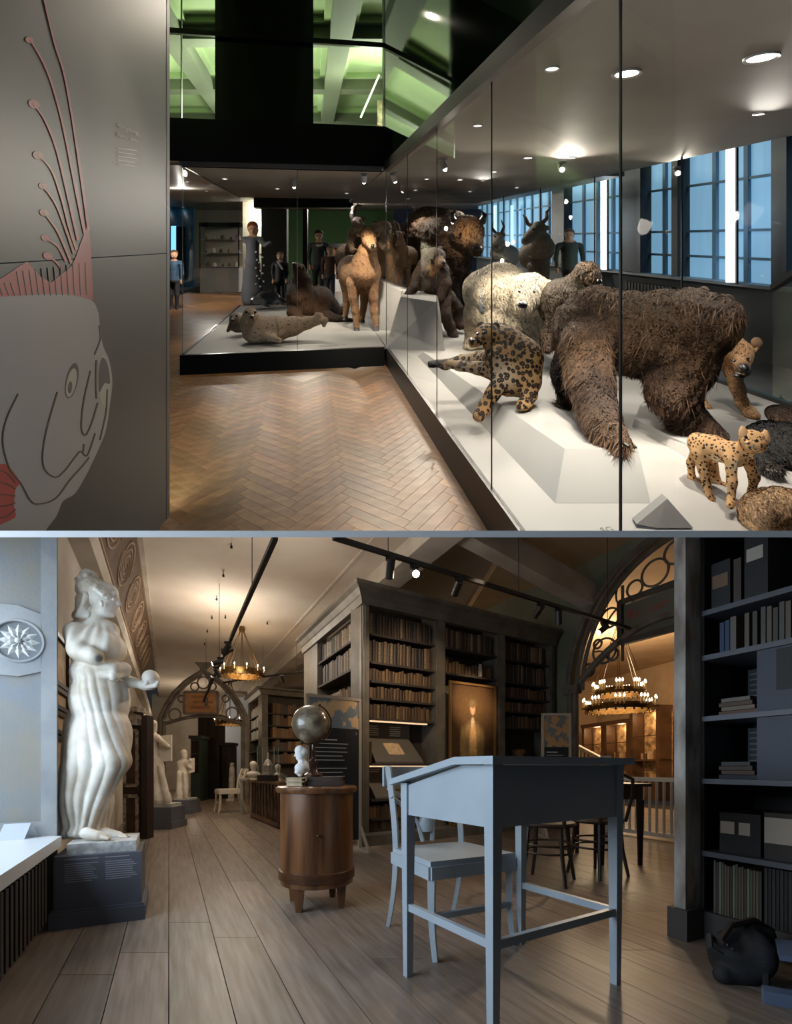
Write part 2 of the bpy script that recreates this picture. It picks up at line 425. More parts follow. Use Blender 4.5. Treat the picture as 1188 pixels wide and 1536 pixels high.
for sgn in (1, -1):
    ring = [(tc + .125 * math.cos(PI * k / 24), zc + sgn * .125 * math.sin(PI * k / 24)) for k in range(25)]
    out = [(.7, zc), (.7, zc + sgn * .17), (.3, zc + sgn * .2), (.178, zc + sgn * .205), (.075, zc + sgn * .165), (.075, zc)]
    ov.prism([rv(t, z, 0) for t, z in ring[::-1] and (ring + out[::-1])[:25] + [(.075, zc), (.075, zc + sgn * .165), (.178, zc + sgn * .2), (.3, zc + sgn * .195), (.7, zc + sgn * .17), (.7, zc)]], (Vector(rv(0, 0, .012)) - Vector(rv(0, 0, 0))))
ov.build('medallion_surround', m_band, pier)
rim = MB(); rim.tube([rv(tc + .117 * math.cos(2 * PI * k / 40), zc + .117 * math.sin(2 * PI * k / 40), .012) for k in range(40)], .009, 6, closed=True); rim.build('medallion_rim', m_band, pier, smooth=True)
m_med = mat('medallion_grey', C(120, 122, 124), .8)
MB().prism([rv(tc + .115 * math.cos(2 * PI * k / 40), zc + .115 * math.sin(2 * PI * k / 40), 0) for k in range(40)], Vector(rv(0, 0, .004)) - Vector(rv(0, 0, 0))).build('medallion_ground', m_med, pier)
m_petal = mat('petal_stucco', C(198, 198, 194), .8)
for ringi, (n, r0, r1, wd, o) in enumerate(((12, .02, .1, .017, .008), (10, .012, .062, .014, .016))):
    for k in range(n):
        a = 2 * PI * (k + .5 * ringi) / n; ca, sa = math.cos(a), math.sin(a); pm = MB(); rr = (r0 + r1) / 2
        q = lambda r, s, oo: rv(tc + r * ca - s * sa, zc + r * sa + s * ca, oo)
        pm.add([q(r0, 0, .004), q(rr, wd, .004), q(r1, 0, .004), q(rr, -wd, .004), q(rr, 0, o + .008)], [(0, 1, 4), (1, 2, 4), (2, 3, 4), (3, 0, 4), (3, 2, 1, 0)])
        pm.build('petal', m_petal, pier)
MB().ball(rv(tc, zc, .02), .016).build('flower_heart', m_petal, pier, smooth=True)

# window recess: ledge, radiator, the window itself beside the viewer
m_ledge = mat('ledge_white', C(205, 210, 214), .35)
lg = struct(MB().hexa([la(CW - 1.0, .3, .44), la(CW + .03, .3, .44), la(CW + .03, 2.70, .44), la(CW - 1.0, 2.70, .44), la(CW - 1.0, .3, .5), la(CW + .03, .3, .5), la(CW + .03, 2.70, .5), la(CW - 1.0, 2.70, .5)]).build('trim_window_ledge', m_ledge))
struct(MB().hexa([la(CW - 1.0, .3, 0), la(CW - .12, .3, 0), la(CW - .12, 2.70, 0), la(CW - 1.0, 2.70, 0), la(CW - 1.0, .3, .44), la(CW - .12, .3, .44), la(CW - .12, 2.70, .44), la(CW - 1.0, 2.70, .44)]).build('wall_under_window', m_stone))
rad = thing('radiator', 'dark ribbed radiator under the white window ledge', 'radiator', la(CW - .06, 1.9))
m_rad = mat('radiator_paint', C(58, 56, 54), .5)
for k in range(20): MB().hexa([la(CW - .11, 1.35 + k * .06, .06), la(CW - .01, 1.35 + k * .06, .06), la(CW - .01, 1.385 + k * .06, .06), la(CW - .11, 1.385 + k * .06, .06), la(CW - .11, 1.35 + k * .06, .40), la(CW - .01, 1.35 + k * .06, .40), la(CW - .01, 1.385 + k * .06, .40), la(CW - .11, 1.385 + k * .06, .40)]).build('rib', m_rad, rad)
for z in (.1, .36): MB().tube([la(CW - .06, 1.33, z), la(CW - .06, 2.54, z)], .018, 8).build('pipe', m_rad, rad, smooth=True)
wd = thing('window_1', 'tall white mullioned window over the ledge', 'window', la(CW - .95, 1.2, .5)); del wd['category']; struct(wd)
for t in (.35, .9, 1.45, 2.0, 2.55): MB().bar(la(CW - .93, t, .5), la(CW - .93, t, 2.9), .05).build('mullion', m_ledge, wd)
for z in (.52, 1.3, 2.1, 2.88): MB().bar(la(CW - .93, .35, z), la(CW - .93, 2.55, z), .045).build('transom', m_ledge, wd)
sgn = thing('desk_sign', 'small white tent card standing on the window ledge', 'sign', lf(16, 1262, .5))
p = lf(-6, 1262, .5); q = lf(36, 1259, .5)
MB().prism([p, q, q + Vector((0, .05, .085)), p + Vector((0, .05, .085))], (0, .003, 0)).build('front_leaf', m_ledge, sgn)
MB().prism([p + Vector((0, .1, 0)), q + Vector((0, .1, 0)), q + Vector((0, .053, .085)), p + Vector((0, .053, .085))], (0, .003, 0)).build('rear_leaf', m_ledge, sgn)

# cove with scroll frieze, mouldings, ceiling, beams
def along(prof, y0, y1, name, m, parent=None, kind='structure'):
    b = MB(); n = len(prof); b.add([la(c, y0, z) for c, z in prof] + [la(c, y1, z) for c, z in prof], [tuple(range(n)), tuple(range(n, 2 * n))[::-1]] + [(i, n + i, n + (i + 1) % n, (i + 1) % n) for i in range(n)])
    o = b.build(name, m, parent)
    if parent is None and kind: o['kind'] = kind
    return o
m_frieze = mat('frieze_brown', C(104, 84, 66), .85, col2=C(84, 66, 52), scale=3)
m_scroll = mat('scroll_paint', C(150, 128, 106), .8)
along([(CWL + .001, 2.58), (CW + .05, 2.62), (CW + .08, 2.7), (CW + .03, 2.76), (CWL + .001, 2.76)], 2.74, 18, 'trim_1', m_plaster)
cove = along([(-.64, 2.93), (-.36, 3.6), (-.36, 3.64), (-.68, 3.0)], 1.5, 12.5, 'wall_frieze', m_frieze)
along([(-.68, 2.7), (-.63, 2.95), (-.72, 2.98), (-.74, 2.72)], 1.5, 18, 'trim_2', m_plaster)
along([(-.38, 3.56), (-.30, 3.56), (-.30, 3.66), (-.38, 3.66)], 1.5, 18, 'trim_3', m_plaster)
fr_u = Vector(la(0, 1)) - Vector(la(0, 0)); fr_u.normalize()
def fr(u, v, o=.004): t = Vector((-.64 + .28 * v, 0, 2.93 + .67 * v)); n = Vector((.922, 0, -.386)); p = Vector(la(0, u)); return (p.x + t.x + n.x * o, p.y, t.z + n.z * o)
for k in range(9):
    u0 = 2.6 + k * .95
    for s_ in (1, -1):
        pts = [fr(u0 + s_ * (.10 + .30 * (1 - t / 26)) * math.cos(t * .42) * .9, .5 + .38 * (1 - t / 30) * math.sin(t * .42) * s_) for t in range(26)]
        MB().tube(pts, [.016 * (1 - .5 * t / 26) for t in range(26)], 5).build('scroll', m_scroll, cove, smooth=True)
for v in (.05, .95): MB().tube([fr(1.6, v), fr(12.4, v)], .014, 6).build('frieze_fillet', m_scroll, cove)
struct(MB().hexa([la(-.4, 1.0, 3.6), la(2.85, 1.0, 3.6), la(2.85, 19, 3.6), la(-.4, 19, 3.6), la(-.4, 1.0, 3.7), la(2.85, 1.0, 3.7), la(2.85, 19, 3.7), la(-.4, 19, 3.7)]).build('ceiling', m_ceil))
along([(2.40, 3.585), (2.44, 3.585), (2.44, 3.62), (2.40, 3.62)], 2, 19, 'trim_4', m_ceil)
along([(2.83, 3.38), (3.2, 3.38), (3.2, 3.75), (2.83, 3.75)], 2, 19, 'trim_beam', m_plaster)
struct(MB().hexa([la(3.2, 1.0, 3.8), la(6.3, 1.0, 4.1), la(6.3, 19, 4.1), la(3.2, 19, 3.8), la(3.2, 1.0, 3.9), la(6.3, 1.0, 4.2), la(6.3, 19, 4.2), la(3.2, 19, 3.9)]).build('ceiling_side', m_ceil))
bm_ = MB(); bm_.bar(la(3.2, 5.2, 3.62), la(5.95, 6.6, 3.3), .22, .3); bm_.build('trim_tie_beam', m_plaster)['kind'] = 'structure'
# hooks in the ceiling, each with its wire end
for k, (x, y) in enumerate(((347, 823), (335, 866), (325, 901), (318, 929), (338, 928), (311, 949), (401, 937), (307, 968), (463, 947))):
    p = lf(x, y, 3.53); h = thing('ceiling_hook', 'small black hook cup hanging from the pale ceiling', 'hook', (p.x, p.y, 3.6), group='hook cups in the ceiling')
    MB().lathe([(.004, -.07), (.018, -.06), (.012, -.03), (.003, -.02), (.003, .0)], 8, (p.x, p.y, 3.6)).build('cup', m_black, h, smooth=True)
    MB().tube([(p.x, p.y, 3.57), (p.x + .0, p.y, 3.6)], .006, 6).build('stem', m_black, h)

# far end of the hall
wf = struct(MB().hexa([la(CW, 18, 0), la(9, 18, 0), la(9, 18.2, 0), la(CW, 18.2, 0), la(CW, 18, 3.7), la(9, 18, 3.7), la(9, 18.2, 3.7), la(CW, 18.2, 3.7)]).build('wall_far', m_plaster))

# sage wall with the great pointed arch
CR = 5.95
def aw(Y, z, o=0.): p = la(CR, Y, z); n = -W2; return (p[0] + n.x * o, p[1] + n.y * o, z)
def gothic(yl, yr, zs, za, n=18):
    ym = (yl + yr) / 2; L = []
    for side in (0, 1):
        for k in range(n + 1):
            t = k / n; s_ = math.sin(t * PI / 2 * .93) / math.sin(PI / 2 * .93); h = 1 - (1 - t) ** 1.35
            ss = 1 - math.cos(t * PI / 2 * .9); ss /= 1 - math.cos(PI / 2 * .9)
            L.append((side, (yl + (ym - yl) * ss if side == 0 else yr + (ym - yr) * ss), zs + (za - zs) * s_))
    left = [(y, z) for s_, y, z in L if s_ == 0]; right = [(y, z) for s_, y, z in L if s_ == 1][::-1]
    return left + right[1:]
arc = gothic(6.92, 4.25, 2.0, 3.72)
out = [(9.6, 0), (9.6, 4.2), (3.2, 4.2), (3.2, 0), (4.25, 0)] + arc[::-1] + [(6.92, 0)]
wr = struct(MB().prism([aw(y, z) for y, z in out], (W2.x * .18, W2.y * .18, 0)).build('wall_right', m_green))
m_arch = mat('arch_stone', C(112, 102, 92), .7, col2=C(86, 78, 70), scale=6)
ar = thing('pointed_arch', 'great brown pointed arch with tracery in the sage wall', 'arch', aw(5.6, 0)); del ar['category']; struct(ar)
for o, r, dz in ((.03, .045, 0), (.07, .028, -.05), (.0, .03, -.09)):
    a_ = gothic(6.92 - .12 * (dz != 0) - abs(dz), 4.25 + abs(dz), 2.0, 3.72 + dz * 1.2)
    MB().tube([aw(y, z, o) for y, z in a_], r, 8).build('arch_moulding', m_arch, ar, smooth=True)
MB().tube([aw(6.85 - (6.85 - 4.3) * k / 24, 1.98 + .72 * math.sin(PI * k / 24) ** .85, .02) for k in range(25)], .05, 8).build('inner_arch', m_arch, ar, smooth=True)
for (y, z) in ((6.9, 0), (6.82, .0)):
    MB().tube([aw(y, 0, .02), aw(y, 2.0, .02)], .045, 10).build('jamb_shaft', m_arch, ar, smooth=True)
MB().box(0, 0, 0, 0, 0, 0)
MB().hexa([aw(6.97, 1.96, -.02), aw(6.97, 1.96, .09), aw(6.74, 1.96, .09), aw(6.74, 1.96, -.02), aw(6.99, 2.08, -.02), aw(6.99, 2.08, .11), aw(6.72, 2.08, .11), aw(6.72, 2.08, -.02)]).build('capital', m_arch, ar)
def trac(cy, cz, r, th=.016, a0=0, a1=2 * PI, n=22):
    full = abs(a1 - a0 - 2 * PI) < 1e-3
    MB().tube([aw(cy - r * math.cos(a0 + (a1 - a0) * k / n), cz + r * math.sin(a0 + (a1 - a0) * k / n), -.06) for k in range(n if full else n + 1)], th, 6, closed=full).build('tracery', m_arch, ar, smooth=True)
for cy, cz, r in ((6.66, 2.28, .09), (6.42, 2.5, .17), (6.34, 2.93, .13), (6.52, 2.62, .06), (6.3, 2.42, .08), (5.75, 3.3, .16), (5.5, 3.45, .14), (6.0, 3.2, .1), (6.1, 3.0, .07)):
    trac(cy, cz, r)
for cy, cz, r, a0, a1 in ((6.55, 2.3, .22, .2, 1.6), (6.1, 2.75, .3, 1.2, 2.6), (5.9, 3.2, .35, 2.2, 3.4)): trac(cy, cz, r, .013, a0, a1)
MB().bar(aw(6.16, 2.3, -.06), aw(6.16, 3.3, -.06), .03).build('tracery', m_arch, ar)
sb = thing('motto_board', 'dark framed motto board with red lettering inside the great arch', 'sign', aw(5.6, 2.5, .03))
m_frame = mat('dark_frame', C(58, 52, 46), .5)
m_motto = mat('motto_ground', C(92, 92, 80), .7)
MB().prism([aw(6.1, 2.56, 0), aw(4.9, 2.56, 0), aw(4.9, 3.0, 0), aw(6.1, 3.0, 0)], -W2.to_3d() * .02).build('board', m_motto, sb)
for a_, b_ in (((6.13, 2.52), (4.87, 2.52)), ((6.13, 3.04), (4.87, 3.04)), ((6.12, 2.5), (6.12, 3.06)), ((4.88, 2.5), (4.88, 3.06))):
    MB().bar(aw(*a_, .03), aw(*b_, .03), .07, .07, up=(-W2.x, -W2.y, 0)).build('frame_rail', m_frame, sb)
m_red = mat('red_letter', C(150, 62, 48), .7)
lettering('lettering', 'En', .17, aw(6.04, 2.80, .025), -A2.to_3d(), (0, 0, 1), m_red, sb)
lettering('lettering', 'curr', .17, aw(5.80, 2.80, .025), -A2.to_3d(), (0, 0, 1), m_red, sb)
lettering('lettering', 'f', .15, aw(5.72, 2.64, .025), -A2.to_3d(), (0, 0, 1), m_red, sb)
# ---------------------------------------------------------------- books: a few shared meshes, every book an object
def book_mesh(bands, name):
    b = MB(); n = 5                                   # unit book: x thickness 0..1, y depth 0 (spine) .. 1, z height 0..1
    sp = [(.5 - .5 * math.cos(PI * k / n), .06 - .06 * math.sin(PI * k / n)) for k in range(n + 1)]
    out = sp + [(1, 1), (0, 1)]
    m = len(out); b.add([(x, y, 0) for x, y in out] + [(x, y, 1) for x, y in out], [tuple(range(m))[::-1]] + [(i, (i + 1) % m, m + (i + 1) % m, m + i) for i in range(m)])
    inn = [(x * .84 + .08, .1 + y * .86) for x, y in out]   # page block sunk below the covers
    b.add([(x, y, 1) for x, y in out] + [(x, y, .985) for x, y in inn], [(i, (i + 1) % m, m + (i + 1) % m, m + i) for i in range(m)] + [tuple(range(m, 2 * m))])
    for z in bands:
        b.add([(x, y - .012, z) for x, y in sp] + [(x, y - .012, z + .02) for x, y in sp], [(i, i + 1, n + 2 + i, n + 1 + i) for i in range(n)])
    me = b.mesh(name); return me
m_book = mat('book_leather', C(90, 60, 40), .55, objcol=True, col2=C(120, 110, 100), scale=14, bump=.1, bscale=80)
BOOKS = [book_mesh((.12, .3, .5, .7, .88), 'book'), book_mesh((.2, .8), 'book'), book_mesh((.1, .26, .42, .58, .74, .9), 'book')]
for me in BOOKS: me.materials.append(m_book)
PAL_A = [(58, 44, 36), (78, 58, 44), (120, 96, 70), (46, 40, 38), (70, 66, 58), (146, 124, 94), (92, 66, 46), (54, 48, 44), (160, 140, 110), (66, 50, 40)]
PAL_B = [(104, 74, 44), (88, 62, 38), (122, 92, 56), (74, 52, 34), (134, 104, 66), (96, 70, 46)]
PAL_C = [(70, 54, 44), (86, 68, 56), (60, 62, 62), (110, 90, 70)]
def books(O, d, length, z, h, t, depth, pal, label, group, nm='book', gap=0.0, tip=None):
    """A row from plan point O along unit d; d's right-hand side faces the room."""
    z += .0015; x = gap; ang = math.atan2(d.y, d.x); n = 0
    while x < length:
        th = random.uniform(*t); 
        if x + th > length: break
        hh = random.uniform(*h); col = C(*random.choice(pal)); j = random.uniform(.8, 1.15)
        q0_ = O + d * x
        if tip is not None:                           # far rows: many small books joined as one mass
            i_ = Vector((-d.y, d.x)); a_, b_ = q0_, q0_ + d * th * .96
            tip.hexa([(u.x, u.y, zz) for zz in (z, z + hh) for u in (a_, b_, b_ + i_ * depth, a_ + i_ * depth)]); TIPC.append((col[0] * j, col[1] * j, col[2] * j, 1)); x += th; continue
        o = bpy.data.objects.new(nm, random.choice(BOOKS)); COL.objects.link(o)
        q = O + d * x + Vector((-d.y, d.x)) * random.uniform(0, .012)
        o.location = (q.x, q.y, z); o.rotation_euler = (0, 0, ang); o.scale = (th * .985, depth, hh); o.color = (col[0] * j, col[1] * j, col[2] * j, 1)
        tag(o, label, 'book', group); x += th; n += 1
    return n
NB = 0; TIPC = []; FAR = MB()
# ---------------------------------------------------------------- great grey bookcase
K0 = Vector((-.3675, 5.25))                          # its corner
def sB(px):                                          # length along the front at a picture column
    r = (px - CX) / F; q = (r * K0.y - K0.x) / (B2.x - r * B2.y); return q
def sA(px):
    r = (px - CX) / F; return (r * K0.y - K0.x) / (A2.x - r * A2.y)
HB = 2.925
bc = thing('bookcase', 'towering grey bookcase of old books with painting, beside the globe drum', 'bookcase', (K0.x, K0.y, 0))
m_case = mat('bookcase_grey', C(104, 98, 88), .5, col2=C(84, 78, 70), scale=5, bump=.04)
m_inner = mat('bookcase_inside', C(52, 44, 38), .7)
def onB(s_, o=0.): return K0 + B2 * s_ + N2 * o       # o outwards
A_n = Vector((-A2.y, A2.x)) * 1                       # side face outward (towards the hall)
def onA(s_, o=0.): return K0 + A2 * s_ + Vector((-A2.y, A2.x)) * o
def block(P, s0, s1, o0, o1, z0, z1): a, b, c, d = P(s0, o1), P(s1, o1), P(s1, o0), P(s0, o0); return [(q.x, q.y, z0) for q in (a, b, c, d)] + [(q.x, q.y, z1) for q in (a, b, c, d)]
LB, LS = sB(832), sA(456)
def part(P, s0, s1, o0, o1, z0, z1, name, m=m_case, parent=bc): return MB().hexa(block(P, s0, s1, o0, o1, z0, z1)).build(name, m, parent)
DP = .3
part(onB, .02, LB, -DP - .02, -DP, .02, HB, 'back_panel', m_inner)
part(onA, .36, LS, -DP - .02, -DP, .02, HB, 'back_panel', m_inner)
bays = [(sB(554), sB(654)), (sB(668), sB(747)), (sB(758), sB(825))]
for s0, s1 in ((0, bays[0][0]), (bays[0][1], bays[1][0]), (bays[1][1], bays[2][0]), (bays[2][1], LB)):
    part(onB, s0, s1, -DP, 0, 0, HB - .1, 'upright'); part(onB, s0 + .02, s1 - .02, 0, .012, .15, HB - .14, 'pilaster')
sbay = [(sA(528), sA(476))]
part(onA, 0, sbay[0][0], -.07, .0, 0, HB - .1, 'upright'); part(onA, sbay[0][1], LS, -DP, 0, 0, HB - .1, 'upright')
part(onA, .03, sbay[0][0] - .02, 0, .012, .15, HB - .14, 'pilaster')
end = onB(LB); st = onA(LS)
MB().sweep([(st.x, st.y), (K0.x, K0.y), (end.x, end.y)], [(-.05, HB - .2), (.03, HB - .2), (.05, HB - .12), (.06, HB - .11), (.10, HB - .05), (.14, HB - .02), (.14, HB + .02), (-.05, HB + .02)]).build('cornice', m_case, bc)
MB().sweep([(st.x, st.y), (K0.x, K0.y), (end.x, end.y)], [(-.05, 0), (.03, 0), (.03, .12), (.015, .15), (-.05, .15)]).build('plinth', m_case, bc)
def zrow(py): return .9 + (1150 - py) * 5.36 / 700
rows1 = [zrow(y) for y in (951, 993, 1021, 1047, 1077)]
z_top = HB - .22
def shelf(P, s0, s1, z, th=.024): part(P, s0, s1, -DP, -.01, z - th, z, 'shelf', m_inner)
nm_bay = ('first bay', 'middle bay', 'end bay')
ords = ('top', 'second', 'third', 'fourth', 'fifth')
def face(P, d, s0, s1, rows, pals, hs, ts, where, rowlist):
    global NB
    ztop = z_top
    for i, z in enumerate(rows):
        shelf(P, s0, s1, z)
        H = (rows[i - 1] - .024 if i else ztop) - z
        h0, h1 = hs[i]
        NB += books(P(s0 + .004, -.05), d, s1 - s0 - .008, z, (H * h0, H * h1), ts[i], .2, pals[i], f'{("tall", "tall", "squat", "squat", "worn brown")[min(i, 4)]} old book on {rowlist[i]} shelf of the {where}', f'books on {rowlist[i]} shelf of the {where}')
s0, s1 = bays[0]; s0 += .034
face(onB, B2, s0, s1, rows1, [PAL_A, PAL_A, PAL_B, PAL_B, PAL_B], [(.84, .92), (.82, .92), (.66, .84), (.66, .84), (.72, .86)], [(.034, .055), (.034, .055), (.036, .054), (.036, .054), (.034, .058)], "great bookcase's first bay", ords)
for z in (zrow(1145), zrow(1199), zrow(1228), .17): shelf(onB, s0, s1, z)
NB += books(onB(s0 + .004, -.05), B2, s1 - s0 - .01, zrow(1228), (.12, .16), (.04, .06), .2, PAL_B, "small brown book on low shelf under the display drawers", 'books on the low shelf')
NB += books(onB(s0 + .004, -.05), B2, s1 - s0 - .01, .17, (.075, .1), (.04, .08), .2, PAL_B, "thick old book on bottom shelf of the great bookcase", 'books on the bottom shelf')
s0, s1 = bays[1]
face(onB, B2, s0, s1, rows1[:2], [PAL_A, PAL_B], [(.84, .92), (.4, .6)], [(.036, .06), (.05, .07)], "great bookcase's middle bay", ords)
s0, s1 = bays[2]
face(onB, B2, s0, s1, rows1, [PAL_A, PAL_A, PAL_B, PAL_B, PAL_B], [(.84, .92), (.82, .9), (.66, .84), (.66, .84), (.7, .85)], [(.05, .075)] * 5, "great bookcase's end bay", ords)
shelf(onB, s0, s1, zrow(1145)); shelf(onB, s0, s1, zrow(1230))
s0, s1 = sbay[0]
DA = -A2                                             # on the side face rows run from the far upright towards the corner
rowsA = [rows1[0] + .0, rows1[1] - .02, rows1[2] - .24]
for i, z in enumerate(rowsA):
    shelf(onA, s0, s1, z)
    if i < 2:
        H = (rowsA[i - 1] - .024 if i else z_top) - z
        NB += books(onA(s1 - .004, -.05), DA, s1 - s0 - .008, z, (H * .8, H * .92), (.05, .075), .2, PAL_A + [(150, 140, 120), (170, 160, 140)], f'tall old book on {ords[i]} shelf around the corner facing the hall', f'books on {ords[i]} shelf of the hall side')
NB += books(onA(s0 + .62, -.05), DA, .6, rowsA[2], (.22, .27), (.05, .07), .2, PAL_B, 'brown book standing beside the gilt picture frame on hall side', 'books beside the picture frame')
for z in (1.2, .8, .45): shelf(onA, s0, s1, z)
# framed picture leaning on the hall-side shelf
rowsA[2] += .002
pf = thing('picture_frame', 'gilt-brown framed picture leaning on the hall-side shelf', 'picture', tuple(onA(s1 - .3, -.1)) + (rowsA[2],))
q0, q1 = onA(s1 - .05, -.1), onA(s0 + .68, -.1)
MB().prism([(q0.x, q0.y, rowsA[2]), (q1.x, q1.y, rowsA[2]), (q1.x, q1.y, rowsA[2] + .27), (q0.x, q0.y, rowsA[2] + .27)], (A2.y * .03, -A2.x * .03, 0)).build('frame', mat('gilt_brown', C(96, 70, 44), .45), pf)
e = Vector((-A2.y, A2.x)) * .004; i0, i1 = q0 + (q1 - q0) * .12, q0 + (q1 - q0) * .88
MB().prism([(i0.x + e.x, i0.y + e.y, rowsA[2] + .04), (i1.x + e.x, i1.y + e.y, rowsA[2] + .04), (i1.x + e.x, i1.y + e.y, rowsA[2] + .23), (i0.x + e.x, i0.y + e.y, rowsA[2] + .23)], (A2.y * .006, -A2.x * .006, 0)).build('picture', mat('brown_print', C(84, 60, 42), .6, col2=C(50, 38, 30), scale=12), pf)

# slanted displays in the first bay: open book above, panel with drawer pulls below
m_disp = mat('display_grey', C(92, 86, 80), .6); m_paper = mat('old_paper', C(210, 186, 150), .8, col2=C(180, 152, 116), scale=18)
s0, s1 = bays[0]
def display(z0, z1, name, label, opened):
    z0 += .0015
    t = thing(name, label, 'display', tuple(onB((s0 + s1) / 2, -.15)) + (z0,))
    a, b = s0 + .1, s1 - .22
    P = lambda s_, o, z: (onB(s_, o).x, onB(s_, o).y, z)
    sl = MB().hexa([P(a, -.03, z0), P(b + .05, -.03, z0), P(b + .05, -.27, z0), P(a, -.27, z0), P(a, -.03, z0 + .02), P(b + .05, -.03, z0 + .02), P(b - .02, -.25, z0 + (z1 - z0) * .6), P(a, -.25, z0 + (z1 - z0) * .6)])
    sl.build('slanted_stand', m_disp, t)
    MB().hexa([P(a, -.262, z0 + (z1 - z0) * .6), P(b, -.262, z0 + (z1 - z0) * .6), P(b, -.275, z0 + (z1 - z0) * .6), P(a, -.275, z0 + (z1 - z0) * .6), P(a, -.262, z1 - .03), P(b, -.262, z1 - .03), P(b, -.275, z1 - .03), P(a, -.275, z1 - .03)]).build('header_panel', m_disp, t)
    m_t = mat('label_white', C(200, 190, 176), .7)
    for c0 in (a + .03, (a + b) / 2 + .02):
        for k in range(5 if opened else 2):
            z = z1 - .07 - k * .026
            MB().hexa([P(c0, -.258, z), P(c0 + random.uniform(.1, .18), -.258, z), P(c0 + .1, -.262, z), P(c0, -.262, z), P(c0, -.258, z + .012), P(c0 + .16, -.258, z + .012), P(c0 + .1, -.262, z + .012), P(c0, -.262, z + .012)]).build('caption_line', m_t, t)
    MB().hexa([P(s0 + .02, -.02, z1 - .035), P(b + .1, -.02, z1 - .035), P(b + .1, -.06, z1 - .035), P(s0 + .02, -.06, z1 - .035), P(s0 + .02, -.02, z1 - .02), P(b + .1, -.02, z1 - .02), P(b + .1, -.06, z1 - .02), P(s0 + .02, -.06, z1 - .02)]).build('light_strip', mat('strip_lamp', C(255, 214, 170), .5, emit=.8), t)
    if opened:
        k = (z1 - z0) * .6
        f_ = lambda s_, v, up: P(s_, -.05 - .2 * v, z0 + .026 + (k - .02) * v + up)
        ob = thing('open_book', 'open pale book lying on the slanted display stand', 'book', f_((a + b) / 2, .2, .0))
        m0 = (a + b) / 2 + .02
        for sgn_ in (-1, 1):
            MB().hexa([f_(m0, .22, .004), f_(m0 + sgn_ * .115, .24, .004), f_(m0 + sgn_ * .115 - .03, .68, .004), f_(m0 - .03, .68, .004), f_(m0, .22, .03), f_(m0 + sgn_ * .115, .24, .02), f_(m0 + sgn_ * .115 - .03, .68, .02), f_(m0 - .03, .68, .03)]).build('page_block', m_paper, ob)
        MB().hexa([f_(m0 + .05, .06, .002), f_(m0 + .075, .06, .002), f_(m0 + .07, .2, .002), f_(m0 + .045, .2, .002), f_(m0 + .05, .06, .006), f_(m0 + .075, .06, .006), f_(m0 + .07, .2, .006), f_(m0 + .045, .2, .006)]).build('ribbon', mat('red_ribbon', C(140, 50, 46), .6), ob)
    else:
        MB().tube([P(a + .22, -.06, z0 + .1), P(a + .22, -.02, z0 + .1), P(a + .34, -.02, z0 + .1), P(a + .34, -.06, z0 + .1)], .008, 6).build('handle', m_brass, t, smooth=True)
    return t
display(zrow(1145), zrow(1078), 'book_display', 'lit slanted display of an open book inside bookcase', True)
display(zrow(1199), zrow(1146), 'drawer_display', 'slanted panel with brass handle beneath the open-book display', False)
NB += books(onB(s0 + .005, -.05), B2, .09, zrow(1145), (.2, .26), (.03, .045), .2, PAL_B, 'brown book wedged beside the slanted open-book display', 'books beside the display')

# portrait in the middle bay
s0, s1 = bays[1]; pz0, pz1 = .18, rows1[1] - .14
pt = thing('portrait_painting', 'large dark full-length portrait of a standing man in a coat', 'painting', tuple(onB((s0 + s1) / 2, 0)) + (pz0,))
PW = s1 - s0
def pp(u, v, o): q = onB(s0 + .09 + (PW - .19) * u, o); return (q.x, q.y, pz0 + (pz1 - pz0) * v)
nx, nz = 60, 130
U, V = np.meshgrid(np.linspace(0, 1, nx), np.linspace(0, 1, nz))
img = np.zeros((nz, nx, 3)); img[:] = C(62, 42, 26)[:3]
def dab(u, v, ru, rv_, col, soft=.5, tilt=0):
    x = (U - u) * math.cos(tilt) + (V - v) * 1.9 * math.sin(tilt); y = -(U - u) * math.sin(tilt) + (V - v) * 1.9 * math.cos(tilt)
    d = np.sqrt((x / ru) ** 2 + (y / (rv_ * 1.9)) ** 2); a = np.clip((1 - d) / soft, 0, 1)[..., None]; img[:] = img * (1 - a) + np.array(C(*col)[:3]) * a
dab(.5, .85, .6, .2, (106, 80, 50), .9); dab(.8, .55, .3, .3, (58, 42, 28), .9)
dab(.49, .64, .26, .12, (128, 104, 70), .4); dab(.27, .52, .085, .2, (124, 100, 64), .35, .08); dab(.70, .54, .08, .18, (104, 84, 54), .4, -.1); dab(.49, .52, .2, .2, (118, 94, 60), .4)
dab(.5, .56, .1, .2, (184, 146, 96), .3); dab(.49, .40, .23, .12, (124, 98, 62), .35); dab(.49, .28, .22, .07, (60, 44, 32), .5)
dab(.49, .83, .07, .05, (206, 160, 122), .3); dab(.49, .868, .09, .04, (126, 102, 74), .4); dab(.49, .73, .05, .05, (190, 166, 132), .4)
dab(.27, .37, .045, .03, (190, 150, 112), .4); dab(.40, .14, .075, .13, (156, 122, 86), .4); dab(.60, .14, .075, .13, (140, 108, 74), .4); dab(.4, .02, .1, .03, (40, 30, 24), .4); dab(.62, .02, .1, .03, (40, 30, 24), .4)
dab(.9, .42, .1, .07, (130, 90, 70), .5); dab(.95, .43, .05, .04, (170, 90, 100), .6)
img *= 1.25 * (1 + .14 * RNG.normal(size=(nz, nx, 1)))
cv = MB(); cv.v = [pp(u, v, .012) for v in np.linspace(0, 1, nz) for u in np.linspace(0, 1, nx)]
cv.f = [(j * nx + i, j * nx + i + 1, (j + 1) * nx + i + 1, (j + 1) * nx + i) for j in range(nz - 1) for i in range(nx - 1)]
m_paint = mat('oil_paint', C(80, 60, 40), .32, attr=True, bump=.12, bscale=150, coat=.25)
cvo = cv.build('canvas', m_paint, pt, smooth='all', fix=False)
